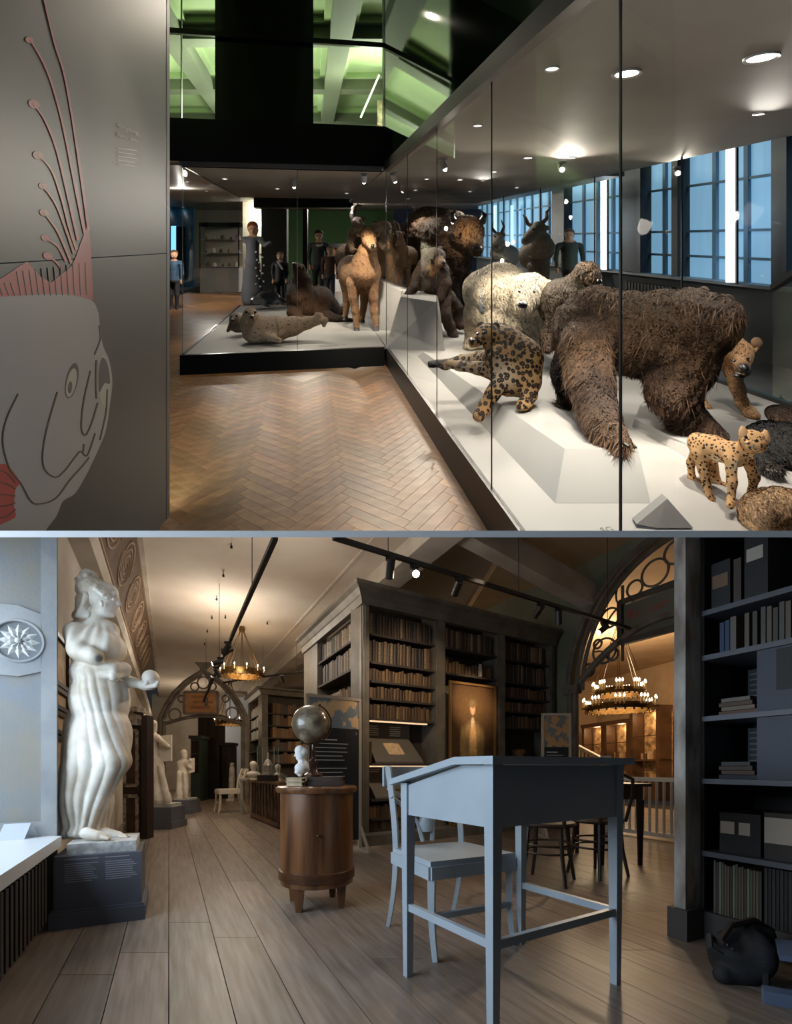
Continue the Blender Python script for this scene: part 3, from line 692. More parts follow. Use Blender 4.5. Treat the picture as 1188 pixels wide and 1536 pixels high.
at = cvo.data.attributes.new('Col', 'FLOAT_COLOR', 'POINT'); at.data.foreach_set('color', np.clip(np.dstack([img, np.ones((nz, nx))]), 0, 1).astype(np.float32).ravel())
MB().hexa([pp(-.02, -.01, -.02), pp(1.02, -.01, -.02), pp(1.02, -.01, .008), pp(-.02, -.01, .008), pp(-.02, 1.01, -.02), pp(1.02, 1.01, -.02), pp(1.02, 1.01, .008), pp(-.02, 1.01, .008)]).build('stretcher', m_inner, pt)
m_gilt = mat('thin_gilt', C(150, 112, 66), .35, .6)
for a_, b_ in (((-.03, -.02), (-.03, 1.02)), ((1.03, -.02), (1.03, 1.02)), ((-.05, 1.01), (1.05, 1.01)), ((-.05, -.01), (1.05, -.01))):
    MB().bar(pp(*a_, .015), pp(*b_, .015), .03, .03, up=(N2.x, N2.y, 0)).build('frame_rail', m_gilt, pt)
# little jar above the painting, hairy specimen in the end bay
jp = onB(s0 + PW * .66, -.016); jar = tag(MB().lathe([(.0, 0), (.027, 0), (.03, .02), (.03, .12), (.021, .15), (.023, .17), (0, .17)], 16, (jp.x, jp.y, rows1[1] + .0015)).build('stoneware_jar', mat('stoneware', C(150, 138, 120), .5), smooth=True), 'small pale jar on the shelf above the portrait', 'jar'); centre(jar)

hs0, hs1 = bays[2]; hq = onB(hs0 + (hs1 - hs0) * .45, -.15); hz0 = zrow(1145) + .0015
hs = thing('wig_display', 'tufted brown specimen on a small stand in the end bay niche', 'specimen', (hq.x, hq.y, hz0))
MB().lathe([(0, 0), (.07, 0), (.07, .015), (.015, .02), (.015, .08), (0, .08)], 14, (hq.x, hq.y, hz0)).build('stand', m_black, hs, smooth=True)
hb = Soft('library', hq.y); hpx = CX + hq.x / hq.y * F; hpy = H2 - (hz0 + .14 - CH2) * F / hq.y
hb.egg(hpx, hpy, 0, 8, 8, 7).chain((hpx - 5, hpy - 3, 0, 4), (hpx + 6, hpy - 4, 0, 4)); hb.build('tuft', mat('tuft_brown', C(110, 78, 50), .8, attr=True), hs, vs=.008, k=.02, base=C(120, 84, 54)[:3], disp=.012, dscale=80)
# ---------------------------------------------------------------- second bookcase down the hall
K0b = Vector((-3.45, 12.0)); K_keep = K0
bc2 = thing('bookcase', 'farther grey bookcase of brown books beyond the globe', 'bookcase', (K0b.x, K0b.y, 0))
def onB_(s_, o=0.): return K0b + B2 * s_ + N2 * o
def onA_(s_, o=0.): return K0b + A2 * s_ + Vector((-A2.y, A2.x)) * o
L2 = 3.6
for P, L in ((onB_, L2), (onA_, 2.2)):
    part(P, .02 if P is onB_ else .4, L, -.34, -.32, .02, HB, 'back_panel', m_inner, bc2)
    part(P, 0, .16 if P is onB_ else .34, -.3 if P is onB_ else -.1, 0, 0, HB, 'upright', m_case, bc2); part(P, L - .1, L, -.3, 0, 0, HB, 'upright', m_case, bc2)
e1 = onB_(L2); e0 = onA_(2.2)
MB().sweep([(e0.x, e0.y), (K0b.x, K0b.y), (e1.x, e1.y)], [(-.05, HB - .16), (.03, HB - .16), (.08, HB - .05), (.14, HB - .02), (.14, HB + .02), (-.05, HB + .02)]).build('cornice', m_case, bc2)
rb = [2.3, 1.98, 1.66, 1.33, 1.0, .6]
for i, z in enumerate(rb):
    part(onB_, .16, L2 - .1, -.3, -.01, z - .03, z, 'shelf', m_inner, bc2); part(onA_, .16, 2.1, -.3, -.01, z - .03, z, 'shelf', m_inner, bc2)
    if i < 5:
        NB += books(onB_(.3, -.05), B2, 1.45, z, (.2, .28), (.085, .125), .2, PAL_B + PAL_C, f'brown book on {ords[i]} shelf of the farther bookcase', '', tip=FAR)
    if i < 3:
        NB += books(onA_(2.0, -.05), DA, 1.55, z, (.22, .28), (.14, .2), .2, [(150, 150, 140), (120, 116, 104), (170, 168, 158)], f'pale volume on {ords[i]} shelf facing the hall beyond the arch', '', tip=FAR)

fo = FAR.build('books', mat('far_books', C(90, 70, 50), .6, attr=True), fix=False); fo['kind'] = 'stuff'; fo['label'] = 'brown and pale books filling the farther bookcase'; fo['category'] = 'books'
at = fo.data.attributes.new('Col', 'FLOAT_COLOR', 'POINT'); at.data.foreach_set('color', np.repeat(np.array(TIPC, np.float32), 8, 0).ravel())
# ---------------------------------------------------------------- tall dark bookcase at the weathered pillar
CD = 2.79
m_pillar = mat('weathered_pillar', C(196, 194, 188), .75, col2=C(120, 114, 106), scale=9, stretch=(1, 1, .35), bump=.4, bscale=30)
pl = thing('pillar', 'weathered grey-white pilaster at the end of the dark bookcase', 'pillar', la(CD - .09, 2.52)); del pl['category']; struct(pl)
def dk(s_, o=0.): p = la(CD, 2.46); q = Vector((p[0], p[1])) - A2 * s_ + Vector((-A2.y, A2.x)) * o; return q      # s towards the viewer, o into the hall
def dpart(s0, s1, o0, o1, z0, z1, name, m, parent): a, b, c, d = dk(s0, o0), dk(s1, o0), dk(s1, o1), dk(s0, o1); return MB().hexa([(q.x, q.y, z0) for q in (a, b, c, d)] + [(q.x, q.y, z1) for q in (a, b, c, d)]).build(name, m, parent)
dpart(-.06, .0, -.05, .105, .13, 3.2, 'shaft', m_pillar, pl)
dpart(-.085, .02, -.05, .125, 0, .16, 'base', mat('pillar_base', C(74, 70, 66), .7), pl)
db = thing('bookcase', 'dark bookcase of boxes and sleeves beside the weathered pillar', 'bookcase', tuple(dk(.4)) + (0,))
m_dcase = mat('charcoal_case', C(30, 29, 30), .6); m_shelf = mat('bluegrey_shelf', C(84, 88, 96), .45)
LD = 1.5
dpart(0, LD, -.5, -.48, 0, 3.2, 'back_panel', m_dcase, db); dpart(0, .02, -.48, -.02, .02, 3.2, 'side_panel', m_dcase, db)
zd = [.9 + (1150 - y) * 2.44 / 700 for y in (917, 984, 1075, 1168, 1276)]
for z in zd: dpart(.02, LD, -.47, .0, z - .026, z, 'shelf', m_shelf, db)
dpart(.0, LD, -.47, -.02, 0, .14, 'plinth', mat('case_plinth', C(70, 66, 62), .6), db)
zb = .14
def dthing(s0, s1, o0, o1, z, h, name, label, cat, m, group=None): o = dpart(s0 + .0006, s1 - .0006, o0, o1, z + .0015, z + h, name, m, None); centre(o); return tag(o, label, cat, group)
mk = lambda n, c, r=.6: mat(n, C(*c), r)
m_bx = mk('box_file_grey', (34, 34, 36)); m_lab = mat('paper_label', C(190, 182, 168), .8); m_lab2 = mk('tan_label', (130, 104, 80), .8)
def filebox(s0, s1, z, h, label, m, lab, lz=.5, lh=.25):
    z += .0015
    r = thing('box_file', label, 'box', tuple(dk((s0 + s1) / 2, -.15)) + (z,))
    dpart(s0, s1, -.36, -.04, z, z + h, 'body', m, r)
    for a, b, mm in lab: dpart(a, b, -.04, -.038, z + h * lz, z + h * (lz + lh), 'paper_label', mm, r)
filebox(.045, .135, zd[0], .24, 'grey box file with tan label on the top shelf', m_bx, [(.05, .125, m_lab2)], .45, .28)
filebox(.2, .30, zd[0], .31, 'taller grey box file with white label on the top shelf', m_bx, [(.21, .28, m_lab)], .6, .2)
dthing(.145, .18, -.3, -.05, zd[0], .23, 'ledger', 'narrow brown ledger between the two labelled box files', 'book', mk('ledger_brown', (74, 64, 56)))
for k, (s_, w_, h, c) in enumerate(((.085, .022, .16, (44, 66, 96)), (.11, .022, .165, (46, 70, 100)), (.135, .028, .175, (104, 98, 90)))):
    dthing(s_, s_ + w_, -.25, -.04, zd[1], h, 'book', ('first blue book with cream title band on second dark shelf', 'second blue book beside the grey one on second dark shelf', 'grey-spined book beside the two blue books')[k], 'book', mk(f'spine{k}', c), None)
for k, s_ in enumerate((.2, .235, .27, .295, .32, .345, .37, .4, .425)):
    dthing(s_, s_ + .021, -.25, -.04, zd[1], random.uniform(.14, .19), 'book', 'faded old book standing in the row past the blue books', 'book', mk(f'faded{k % 3}', ((100, 90, 76), (74, 68, 60), (84, 84, 80))[k % 3]), 'faded books past the blue ones')
pg = MB(); 
def card(s0, s1, z, h, label, m, tilt=.02):
    z += .0015
    r = thing('display_card', label, 'sign', tuple(dk((s0 + s1) / 2, -.2)) + (z,))
    dpart(s0, s1, -.32, -.315, z, z + h, 'sheet', m, r)
    mt = mat('print_grey', C(120, 124, 130), .8)
    for k in range(7): dpart(s0 + .01, s1 - random.uniform(.012, .05), -.315, -.314, z + h - .03 - k * h / 9, z + h - .022 - k * h / 9, 'text_line', mt, r)
m_cd = mk('card_dark', (50, 56, 66)); m_cl = mk('card_light', (150, 164, 174))
card(.075, .17, zd[2] + .0, .26, 'dark text card behind the upper pile of old books', m_cd); card(.185, .27, zd[2], .265, 'blue-grey text card beside the upper dark card', mk('card_mid', (84, 94, 108)))
card(.075, .17, zd[3], .27, 'dark text card behind the lower pile of old books', m_cd); card(.18, .27, zd[3] + .05, .24, 'bright pale text card above the lower pile of books', m_cl)
for zz, nm, cols in ((zd[2], 'upper', ((96, 66, 46), (120, 104, 88), (86, 62, 46), (110, 102, 90))), (zd[3], 'lower', ((40, 42, 48), (84, 62, 46), (72, 54, 44), (60, 56, 52)))):
    for k, c in enumerate(cols): dthing(.075 + .012 * (k % 2), .25 - .01 * k, -.26, -.05, zz + k * .022, .021, 'book', f'{("bottom", "second", "third", "topmost")[k]} flat-lying book of the {nm} pile in the dark bookcase', 'book', mk(f'pile{nm}{k}', c))
cab = thing('blue_cabinet', 'blue-grey panelled box unit with small black opening in dark bookcase', 'cabinet', tuple(dk(.6, -.1)) + (zd[3],))
m_blue = mk('cabinet_blue', (54, 62, 76), .55)
dpart(.275, .9, -.4, .002, zd[3] + .0015, zd[2] - .03, 'lower_body', m_blue, cab); dpart(.275, .9, -.4, .002, zd[2] + .001, zd[1] - .03, 'upper_body', m_blue, cab)
dpart(.355, .5, .002, .006, zd[2] + .09, zd[1] - .04, 'opening', m_dcase, cab)
filebox(.085, .27, zd[4], .205, 'wide dark archive box with two white labels', m_dcase, [(.09, .155, m_lab), (.175, .225, m_lab)], .48, .3)
filebox(.285, .52, zd[4], .22, 'archive box with broad white printed label', mk('box_brown', (58, 54, 50)), [(.286, .5, m_lab)], .35, .55)
for k in range(17):
    h = random.uniform(.255, .275); dthing(.055 + k * .013, .0665 + k * .013, -.36, -.04, zb, h, 'record_sleeve', 'thin upright sleeve in the packed row above the camera bag', 'sleeve', mk(f'sleeve{k % 5}', ((96, 92, 78), (70, 60, 50), (128, 124, 104), (84, 90, 76), (110, 84, 64))[k % 5]), 'packed sleeves on the bottom shelf')
for k in range(10): dthing(.285 + k * .016, .299 + k * .016, -.36, -.04, zb, .28, 'record_sleeve', 'dark tall sleeve beside the packed pale sleeves', 'sleeve', mk(f'dsleeve{k % 2}', ((52, 50, 46), (34, 34, 34))[k % 2]), 'dark sleeves on the bottom shelf')
# ---------------------------------------------------------------- standing desk and its chair
m_desk = mat('pale_blue_grey_paint', C(172, 182, 188), .4, col2=C(160, 170, 178), scale=3)
DK = (.32, 1.54, 0); dr = .562
ds = thing('writing_desk', 'tall pale blue-grey slant-top writing desk on tapered legs', 'desk', DK, dr)
DX, DY = .735, .56
def L_(b, name, m=m_desk, parent=ds, smooth=False): return b.build(name, m, parent, world=False, smooth=smooth)
for x in (0.022, DX - .022):
    for y in (0.022, DY - .022):
        zt = .915 if y < .2 else .83
        L_(MB().bar((x, y, 0), (x, y, zt), .03, .03, up=(0, 1, 0), w2=.046, h2=.046), 'leg')
zs_ = lambda y: .905 if y < .17 else .905 - (y - .17) * .24
def apron(p, q): L_(MB().prism([p + (.695,), q + (.695,), q + (zs_(q[1]),), p + (zs_(p[1]),)], (.012, 0, 0) if p[0] == q[0] else (0, .012, 0)), 'apron')
L_(MB().prism([(.008, .045, .695), (.008, DY - .045, .695), (.008, DY - .045, zs_(DY - .045)), (.008, .17, .905), (.008, .045, .905)], (.014, 0, 0)), 'apron')
L_(MB().prism([(DX - .022, .045, .695), (DX - .022, DY - .045, .695), (DX - .022, DY - .045, zs_(DY - .045)), (DX - .022, .17, .905), (DX - .022, .045, .905)], (.014, 0, 0)), 'apron')
L_(MB().box(.045, DX - .045, .008, .022, .695, .905), 'apron'); L_(MB().box(.045, DX - .045, DY - .022, DY - .008, .695, .80), 'apron')
L_(MB().prism([(-.03, -.03, .908), (-.03, .17, .908), (-.03, DY + .05, .785 + .035), (-.03, DY + .05, .845), (-.03, .165, .935), (-.03, -.03, .935)], (DX + .06, 0, 0)), 'top')
z = .30
L_(MB().bar((.022, .04, z), (.022, DY - .04, z), .022, .03), 'stretcher'); L_(MB().bar((DX - .022, .04, z), (DX - .022, DY - .04, z), .022, .03), 'stretcher'); L_(MB().bar((.04, .022, z), (DX - .04, .022, z), .022, .03), 'stretcher')

def klismos(name, label, loc, rz, m, w=.50, d=.43, h=.455, top=.9, group=None, scale=1.0):
    t = thing(name, label, 'chair', loc, rz, group)
    hw, hd = w / 2, d / 2
    b = lambda o, nm, sm=False: o.build(nm, m, t, world=False, smooth=sm)
    b(MB().prism([(-hw, -hd, h - .02), (hw, -hd, h - .02), (hw * .92, hd, h - .02), (-hw * .92, hd, h - .02)], (0, 0, .025)), 'seat')
    for a, c in (((-hw, -hd), (hw, -hd)), ((-hw, -hd), (-hw * .92, hd)), ((hw, -hd), (hw * .92, hd)), ((-hw * .92, hd), (hw * .92, hd))):
        b(MB().bar(a + (h - .05,), c + (h - .05,), .024, .06), 'seat_rail')
    for sx in (-1, 1):
        pts = [(sx * (hw - .018), -hd + .02 - .06 * max(0, (.5 - k / 6)) ** 1.5 * 1.6, h - .03 - (h - .03) * (1 - k / 6)) for k in range(7)]
        b(MB().tube([(x, y, z_) for x, y, z_ in pts], [.017 + .008 * k / 6 for k in range(7)], 4), 'leg')
        pts = [(sx * (hw * .92 - .015), hd - .01 + .10 * (1 - k / 10) ** 2 if k <= 10 else hd - .01 + .10 * ((k - 10) / 10) ** 1.6, h * k / 10 if k <= 10 else h + (top - h) * (k - 10) / 10) for k in range(21)]
        b(MB().tube(pts, [.015 + .006 * min(k, 10) / 10 for k in range(21)], 4), 'leg')
    cr = [(-hw * .97 + 2 * hw * .97 * k / 8, hd + .085 - .0 + .05 * math.sin(PI * k / 8), 0) for k in range(9)]
    v = [(x, y, top - .11) for x, y, _ in cr] + [(x, y, top) for x, y, _ in cr] + [(x, y + .022, top - .11) for x, y, _ in cr] + [(x, y + .022, top) for x, y, _ in cr]
    f = []
    for k in range(8): f += [(k, k + 1, 10 + k, 9 + k), (18 + k + 1, 18 + k, 27 + k, 27 + k + 1), (9 + k, 10 + k, 28 + k, 27 + k), (k + 1, k, 18 + k, 19 + k)]
    f += [(0, 9, 27, 18), (8, 26, 35, 17)]
    b(MB().add(v, f), 'top_rail')
    for sx in (-1, 1):
        b(MB().tube([(sx * hw * .9, hd + .03, h + .28), (sx * hw * .45, hd + .04, h + .2), (sx * .05, hd + .04, h + .13), (sx * .03, hd + .015, h + .02)], .013, 6), 'back_splat', True)
        b(MB().tube([(sx * hw * .9, hd + .07, top - .12), (sx * hw * .4, hd + .06, h + .25), (0, hd + .05, h + .2)], .011, 6), 'back_splat', True)
    b(MB().lathe([(.0, -.05), (.035, -.045), (.05, 0), (.035, .045), (0, .05)], 14, (0, hd + .03, h + .12)), 'back_medallion', True)
    b(MB().bar((-hw + .03, -hd + .01, .2), (hw - .03, -hd + .01, .2), .02, .028), 'stretcher')
    return t
klismos('side_chair', 'pale blue-grey curved-leg chair tucked at the writing desk', (.285, 2.46, 0), math.radians(27), m_desk)

# ---------------------------------------------------------------- drum cabinet with globe, bust and books
m_walnut = mat('walnut_veneer', C(122, 80, 46), .3, col2=C(72, 44, 26), scale=3.2, stretch=(5, 5, .5), coat=.4)
GD = (-.5185, 3.06, 0)
dm = thing('drum_cabinet', 'round veneered walnut drum cabinet on tapered feet', 'cabinet', GD)
MB().lathe([(0, .15), (.235, .15), (.235, .735), (0, .735)], 48, GD).build('body', m_walnut, dm, smooth=True)
MB().lathe([(.236, .18), (.247, .185), (.247, .24), (.236, .245)], 48, GD).build('skirt_band', mat('walnut_dark', C(92, 58, 34), .3, col2=C(60, 38, 24), scale=8), dm, smooth=True)
MB().lathe([(0, .735), (.255, .735), (.262, .745), (.262, .765), (.25, .775), (0, .775)], 48, GD).build('top', m_walnut, dm, smooth=True)
for k in range(4):
    a = PI / 4 + k * PI / 2 + .35; x, y = GD[0] + .19 * math.cos(a), GD[1] + .19 * math.sin(a)
    MB().bar((x, y, 0), (x, y, .155), .035, .035, w2=.06, h2=.06).build('foot', m_walnut, dm)
MB().lathe([(.0, -.008), (.01, -.006), (.012, 0), (.01, .006), (0, .008)], 10, (GD[0] + .05, GD[1] - .236, .48)).build('keyhole', m_brass, dm)
T0 = .7765
gb = thing('wooden_box', 'flat dark wooden box carrying the globe on the drum', 'box', (GD[0] + .05, GD[1], T0))
MB().box(GD[0] - .06, GD[0] + .17, GD[1] - .08, GD[1] + .1, T0, T0 + .028).build('lower_tray', m_dark, gb); MB().box(GD[0] - .05, GD[0] + .16, GD[1] - .07, GD[1] + .09, T0 + .028, T0 + .058).build('lid', m_dark, gb)
for k, (n, l) in enumerate((('lower', 'lower pale vellum book under the little white bust'), ('upper', 'upper pale vellum book under the little white bust'))):
    z = T0 + .001 + k * .027
    bk = thing('vellum_book', l, 'book', (GD[0] - .12, GD[1] - .06, z)); m_v = mat('vellum', C(196, 190, 172), .6, col2=C(160, 150, 128), scale=10)
    MB().box(GD[0] - .175, GD[0] - .068 + .01 * k, GD[1] - .13, GD[1] - .01, z, z + .003).build('cover', m_v, bk); MB().box(GD[0] - .175, GD[0] - .068 + .01 * k, GD[1] - .13, GD[1] - .01, z + .022, z + .025).build('cover', m_v, bk)
    MB().box(GD[0] - .17, GD[0] - .075, GD[1] - .126, GD[1] - .014, z + .003, z + .022).build('pages', m_paper, bk)
GZ = T0 + .0595
gl = thing('globe', 'antique sepia globe on turned wooden stand with brass meridian', 'globe', (GD[0] + .04, GD[1], GZ))
gx, gy, gz = (466 - CX) / F * GD[1], GD[1], CH2 + 64 * GD[1] / F
m_globe = mat('globe_map', C(150, 138, 116), .28, col2=C(92, 78, 60), scale=9, coat=.5, detail=7, lo=.42, hi=.55)
MB().ball((gx, gy, gz), .123, 40, 24).build('sphere', m_globe, gl, smooth=True)
ax = Vector((.42, 0, .9)).normalized(); pr = Vector((ax.z, 0, -ax.x))
MB().tube([Vector((gx, gy, gz)) + (ax * math.cos(a) + pr * math.sin(a)) * .134 for a in np.linspace(0, PI, 28)], .006, 6).build('meridian', m_brass, gl, smooth=True)
for s_ in (1, -1): MB().ball(Vector((gx, gy, gz)) + ax * .137 * s_, .01).build('pivot', m_black, gl, smooth=True)
stz = gz - .135
MB().lathe([(0, 0), (.06, 0), (.062, .012), (.045, .022), (.03, .035), (.02, .06), (.028, .09), (.03, .10), (.016, .115), (.012, stz - GZ), (0, stz - GZ)], 24, (gx + .018, gy, GZ)).build('stand', mat('dark_mahogany', C(70, 40, 26), .3, coat=.4), gl, smooth=True)
# little white bust, profile to the hall
m_bust = mat('white_biscuit', C(232, 230, 226), .7)
bs = Soft('library', GD[1] - .06); bt = thing('small_bust', 'small white portrait bust on the vellum books before the globe', 'bust', (GD[0] - .12, GD[1] - .06, T0 + .0545))
bs.chain((450, 1126, 0, 8), (451, 1134, 0, 7)).chain((452, 1138, 0, 5), (453, 1146, 0, 6)).chain((444, 1131, 0, 1.6), (442, 1134, 0, 1.2)).chain((448, 1137, 0, 4)).egg(452, 1152, 0, 10, 11, 8).chain((449, 1158, 0, 7), (450, 1161, 0, 4)).chain((455, 1128, 0, 7)).chain((458, 1145, .0, 4), (460, 1152, 0, 4))
bs.build('bust', m_bust, bt, vs=.003, k=.006)

# ---------------------------------------------------------------- info panels on feet
m_post = mat('panel_post', C(168, 152, 132), .6); m_panel = mat('panel_black', C(34, 35, 38), .55); m_tx = mat('text_white', C(200, 198, 190), .7)
m_map = mat('map_print', C(120, 128, 132), .6, col2=C(206, 172, 128), scale=5.5, detail=8, lo=.5, hi=.53)
m_map2 = mat('map_print_ochre', C(108, 112, 112), .6, col2=C(176, 134, 88), scale=9, detail=8, lo=.47, hi=.5)
def info_panel(label, p0, p1, z0, zm, z1, mm, foot=True, blocks=((.9, .5), (.42, .1)), lines=14, num=None):
    p0, p1 = Vector(p0), Vector(p1); d = (p1 - p0).normalized(); n = Vector((d.y, -d.x)); W = (p1 - p0).length
    t = thing('info_panel', label, 'sign', (*((p0 + p1) / 2), 0))
    P = lambda s_, o, z: (p0.x + d.x * s_ + n.x * o, p0.y + d.y * s_ + n.y * o, z)
    def bx(s0, s1, o0, o1, a, b, nm, m): MB().hexa([P(s0, o0, a), P(s1, o0, a), P(s1, o1, a), P(s0, o1, a), P(s0, o0, b), P(s1, o0, b), P(s1, o1, b), P(s0, o1, b)]).build(nm, m, t)
    bx(-.03, .0, -.02, .012, 0, z1, 'post', m_post); bx(W, W + .03, -.02, .012, 0, z1, 'post', m_post); bx(-.03, W + .03, -.02, .012, z1, z1 + .03, 'top_rail', m_post)
    bx(0, W, -.012, .0, zm, z1, 'map_print', mm); bx(0, W, -.012, .0, z0, zm, 'text_board', m_panel)
    for s_ in (-.015, W + .015):
        bx(s_ - .02, s_ + .02, -.2, .2, 0, .03, 'foot', m_post); MB().bar(P(s_, -.17, .03), P(s_, -.01, .26), .025).build('brace', m_post, t); MB().bar(P(s_, .17, .03), P(s_, .01, .26), .025).build('brace', m_post, t)
    H = zm - z0
    for v1, v0 in blocks:
        k = 0; v = v1
        while v > v0:
            if k % 7 != 6: bx(W * .1, W * (random.uniform(.66, .8) if k else .55), 0, .001, z0 + H * v - .006 - .004 * (k == 0), z0 + H * v, 'text_line', m_tx)
            v -= .5 / lines; k += 1
    if num: lettering('number', num, .035, P(W * .93, .001, zm - .06), (d.x, d.y, 0), (0, 0, 1), m_tx, t)
    return t
info_panel('tall info panel with world map print beside the drum cabinet', (-.87, 4.66), (-.40, 5.0), .12, 1.30, 1.60, m_map, num='3')
info_panel('smaller info panel with ochre map by the great arch', lf(816, 1256).to_2d(), lf(853, 1256).to_2d(), .4, 1.15, 1.55, m_map2, blocks=((.92, .5),), lines=9)

# ---------------------------------------------------------------- camera bag, blue easel foot
bg = thing('camera_bag', 'dark padded shoulder bag on the floor against the bookcase', 'bag', lf(1110, 1478))
S1 = Soft('library', 1.95); m_bag = mat('bag_nylon', C(34, 35, 38), .75, bump=.3, bscale=120)
S1.egg(1108, 1440, .05, 38, 45, 34).egg(1106, 1424, .05, 40, 44, 22).egg(1128, 1430, 0, 24, 40, 36).chain((1085, 1462, 0, 14), (1130, 1466, 0, 14)).chain((1082, 1410, .02, 12), (1120, 1396, .05, 14), (1150, 1404, .05, 12))
S1.build('body', m_bag, bg, vs=.008, k=.02)
bp = lambda x, y, d: Soft('library', 1.95).pt(x, y, d)
MB().tube([bp(1074, 1412, -.05), bp(1064, 1404, -.08), bp(1066, 1422, -.12), bp(1084, 1434, -.14)], .012, 6).build('side_strap', m_bag, bg, smooth=True)
MB().tube([bp(1080, 1412, -.1), bp(1096, 1388, -.02), bp(1130, 1380, .05), bp(1158, 1396, .08), bp(1160, 1440, .05)], .014, 6).build('shoulder_strap', mat('strap_brown', C(60, 48, 40), .8), bg, smooth=True)
MB().tube([bp(1148, 1432, -.09), bp(1150, 1482, -.09)], .012, 6).build('buckle_strap', m_bag, bg, smooth=True)
for x, y in ((1092, 1418), (1100, 1424)): MB().ball(bp(x, y, -.13), .008).build('toggle', m_black, bg, smooth=True)
ez = thing('easel_foot', 'blue-grey painted stepped wooden furniture foot beside the bag', 'furniture', lf(1175, 1520)); m_bl = mat('blue_wood', C(96, 110, 136), .5)
q = lf(1160, 1500)
MB().prism([(q.x - .06, q.y - .03, 0), (q.x + .5, q.y - .32, 0), (q.x + .5, q.y - .32, .34), (q.x + .16, q.y - .14, .14), (q.x + .05, q.y - .09, .05), (q.x - .06, q.y - .03, .05)], (.03, .05, 0)).build('foot_board', m_bl, ez)
MB().hexa([(q.x + .0, q.y - .03, .165), (q.x + .5, q.y - .28, .165), (q.x + .62, q.y - .08, .165), (q.x + .12, q.y + .14, .165), (q.x, q.y - .03, .185), (q.x + .5, q.y - .28, .185), (q.x + .62, q.y - .08, .185), (q.x + .12, q.y + .14, .185)]).build('ledge_board', m_bl, ez)
MB().bar((q.x + .3, q.y - .1, 0), (q.x + .3, q.y - .1, .165), .04).build('support', m_bl, ez)
# ---------------------------------------------------------------- statues
m_marble = mat('white_marble', C(226, 220, 208), .55, attr=True, col2=C(205, 196, 184), scale=5, bump=.05, bscale=40)
MBASE = C(222, 216, 204)[:3]
# plinth of the great statue
m_pl = mat('plinth_grey', C(96, 98, 106), .5, col2=C(82, 84, 92), scale=2)
pb = thing('plinth', 'grey wooden plinth with printed text under the great statue', 'plinth', (-1.80, 2.9, 0))
pf0, pf1 = Vector((-1.89, 2.575)), Vector((-1.505, 2.76)); pd = (pf1 - pf0).normalized(); pnv = Vector((-pd.y, pd.x))
def PQ(s_, o, z): q = pf0 + pd * s_ + pnv * o; return (q.x, q.y, z)
PWd = (pf1 - pf0).length
def pbx(s0, s1, o0, o1, z0, z1, nm, m, parent=pb): return MB().hexa([PQ(s0, o0, z0), PQ(s1, o0, z0), PQ(s1, o1, z0), PQ(s0, o1, z0), PQ(s0, o0, z1), PQ(s1, o0, z1), PQ(s1, o1, z1), PQ(s0, o1, z1)]).build(nm, m, parent)
pbx(0, PWd, 0, .42, .05, .40, 'body', m_pl); pbx(-.02, PWd + .02, -.02, .44, 0, .085, 'base_board', m_pl); pbx(-.012, PWd + .012, -.012, .432, .085, .1, 'base_moulding', m_pl)
m_pt = mat('plinth_text', C(150, 152, 162), .7)
for col in (.05, .245):
    for k in range(11):
        if k == 1: continue
        z = .378 - k * .0125; pbx(col, col + random.uniform(.12, .165), -.0012, 0, z, z + .0045, 'text_line', m_pt)
slab = thing('statue', 'great white marble statue of a draped woman holding out a ball', 'statue', PQ(PWd * .5, .22, .4015))
st_m = mat('marble_slab', C(206, 204, 198), .75, col2=C(150, 150, 146), scale=16, bump=.4, bscale=40)
pbx(.055, PWd - .03, .03, .39, .4015, .462, 'base_slab', st_m, slab)
YS = 2.9
G = Soft('library', YS); G.floor = .4635
G.chain((150, 918, 0, 12), (143, 938, .0, 14))                                                                                # neck
G.chain((120, 948, .02, 18), (162, 946, .02, 15))                                                                             # shoulders
G.egg(142, 972, 0, 37, 34, 34).egg(168, 972, -.01, 16, 28, 20, k=.03)                                                          # chest
G.egg(146, 1010, 0, 36, 33, 26).egg(150, 1050, 0, 40, 36, 48).egg(152, 1105, 0, 41, 36, 50)                                    # waist, hips
G.chain((160, 1095, -.02, 31), (171, 1140, -.06, 21), (142, 1195, -.02, 19), (128, 1240, -.02, 17))                           # bent leg under cloth
G.chain((130, 1090, .04, 28), (122, 1160, .04, 26), (111, 1225, .03, 22), (108, 1248, .03, 20))                                # standing leg under cloth
G.chain((118, 1150, -.05, 20), (105, 1246, -.02, 20)).chain((145, 1200, .06, 22), (138, 1248, .06, 20))
G.egg(120, 1248, 0, 30, 28, 10).egg(140, 1130, 0, 38, 35, 60).egg(124, 1190, 0, 28, 32, 60, tilt=-.25)
G.chain((114, 950, -.08, 16), (118, 976, -.12, 14), (142, 985, -.14, 12.5), k=.02)                                             # near arm down to its broken stump
G.chain((150, 1000, -.10, 8), (172, 1003, -.08, 8), (187, 1003, -.01, 7), k=.012).chain((146, 1010, -.10, 5), (170, 1014, -.09, 6), (187, 1010, .0, 5), k=.01).chain((186, 1003, 0, 9))      # knotted cloth at the waist
G.chain((182, 1016, .04, 8), (200, 1024, .06, 6.5), (218, 1028, .06, 5)).chain((216, 1028, .06, 5), (228, 1030, .06, 4))
for k in range(4): G.chain((222, 1030, .04 + .012 * k, 2.6), (234, 1028 - k, .035 + .013 * k, 2.2), (237, 1023, .035 + .013 * k, 1.8), k=.004)     # fingers under the ball
G.chain((219, 1026, .03, 2.6), (222, 1020, .025, 2.2), k=.004)
ax0 = G.pt(150, 1100, 0)
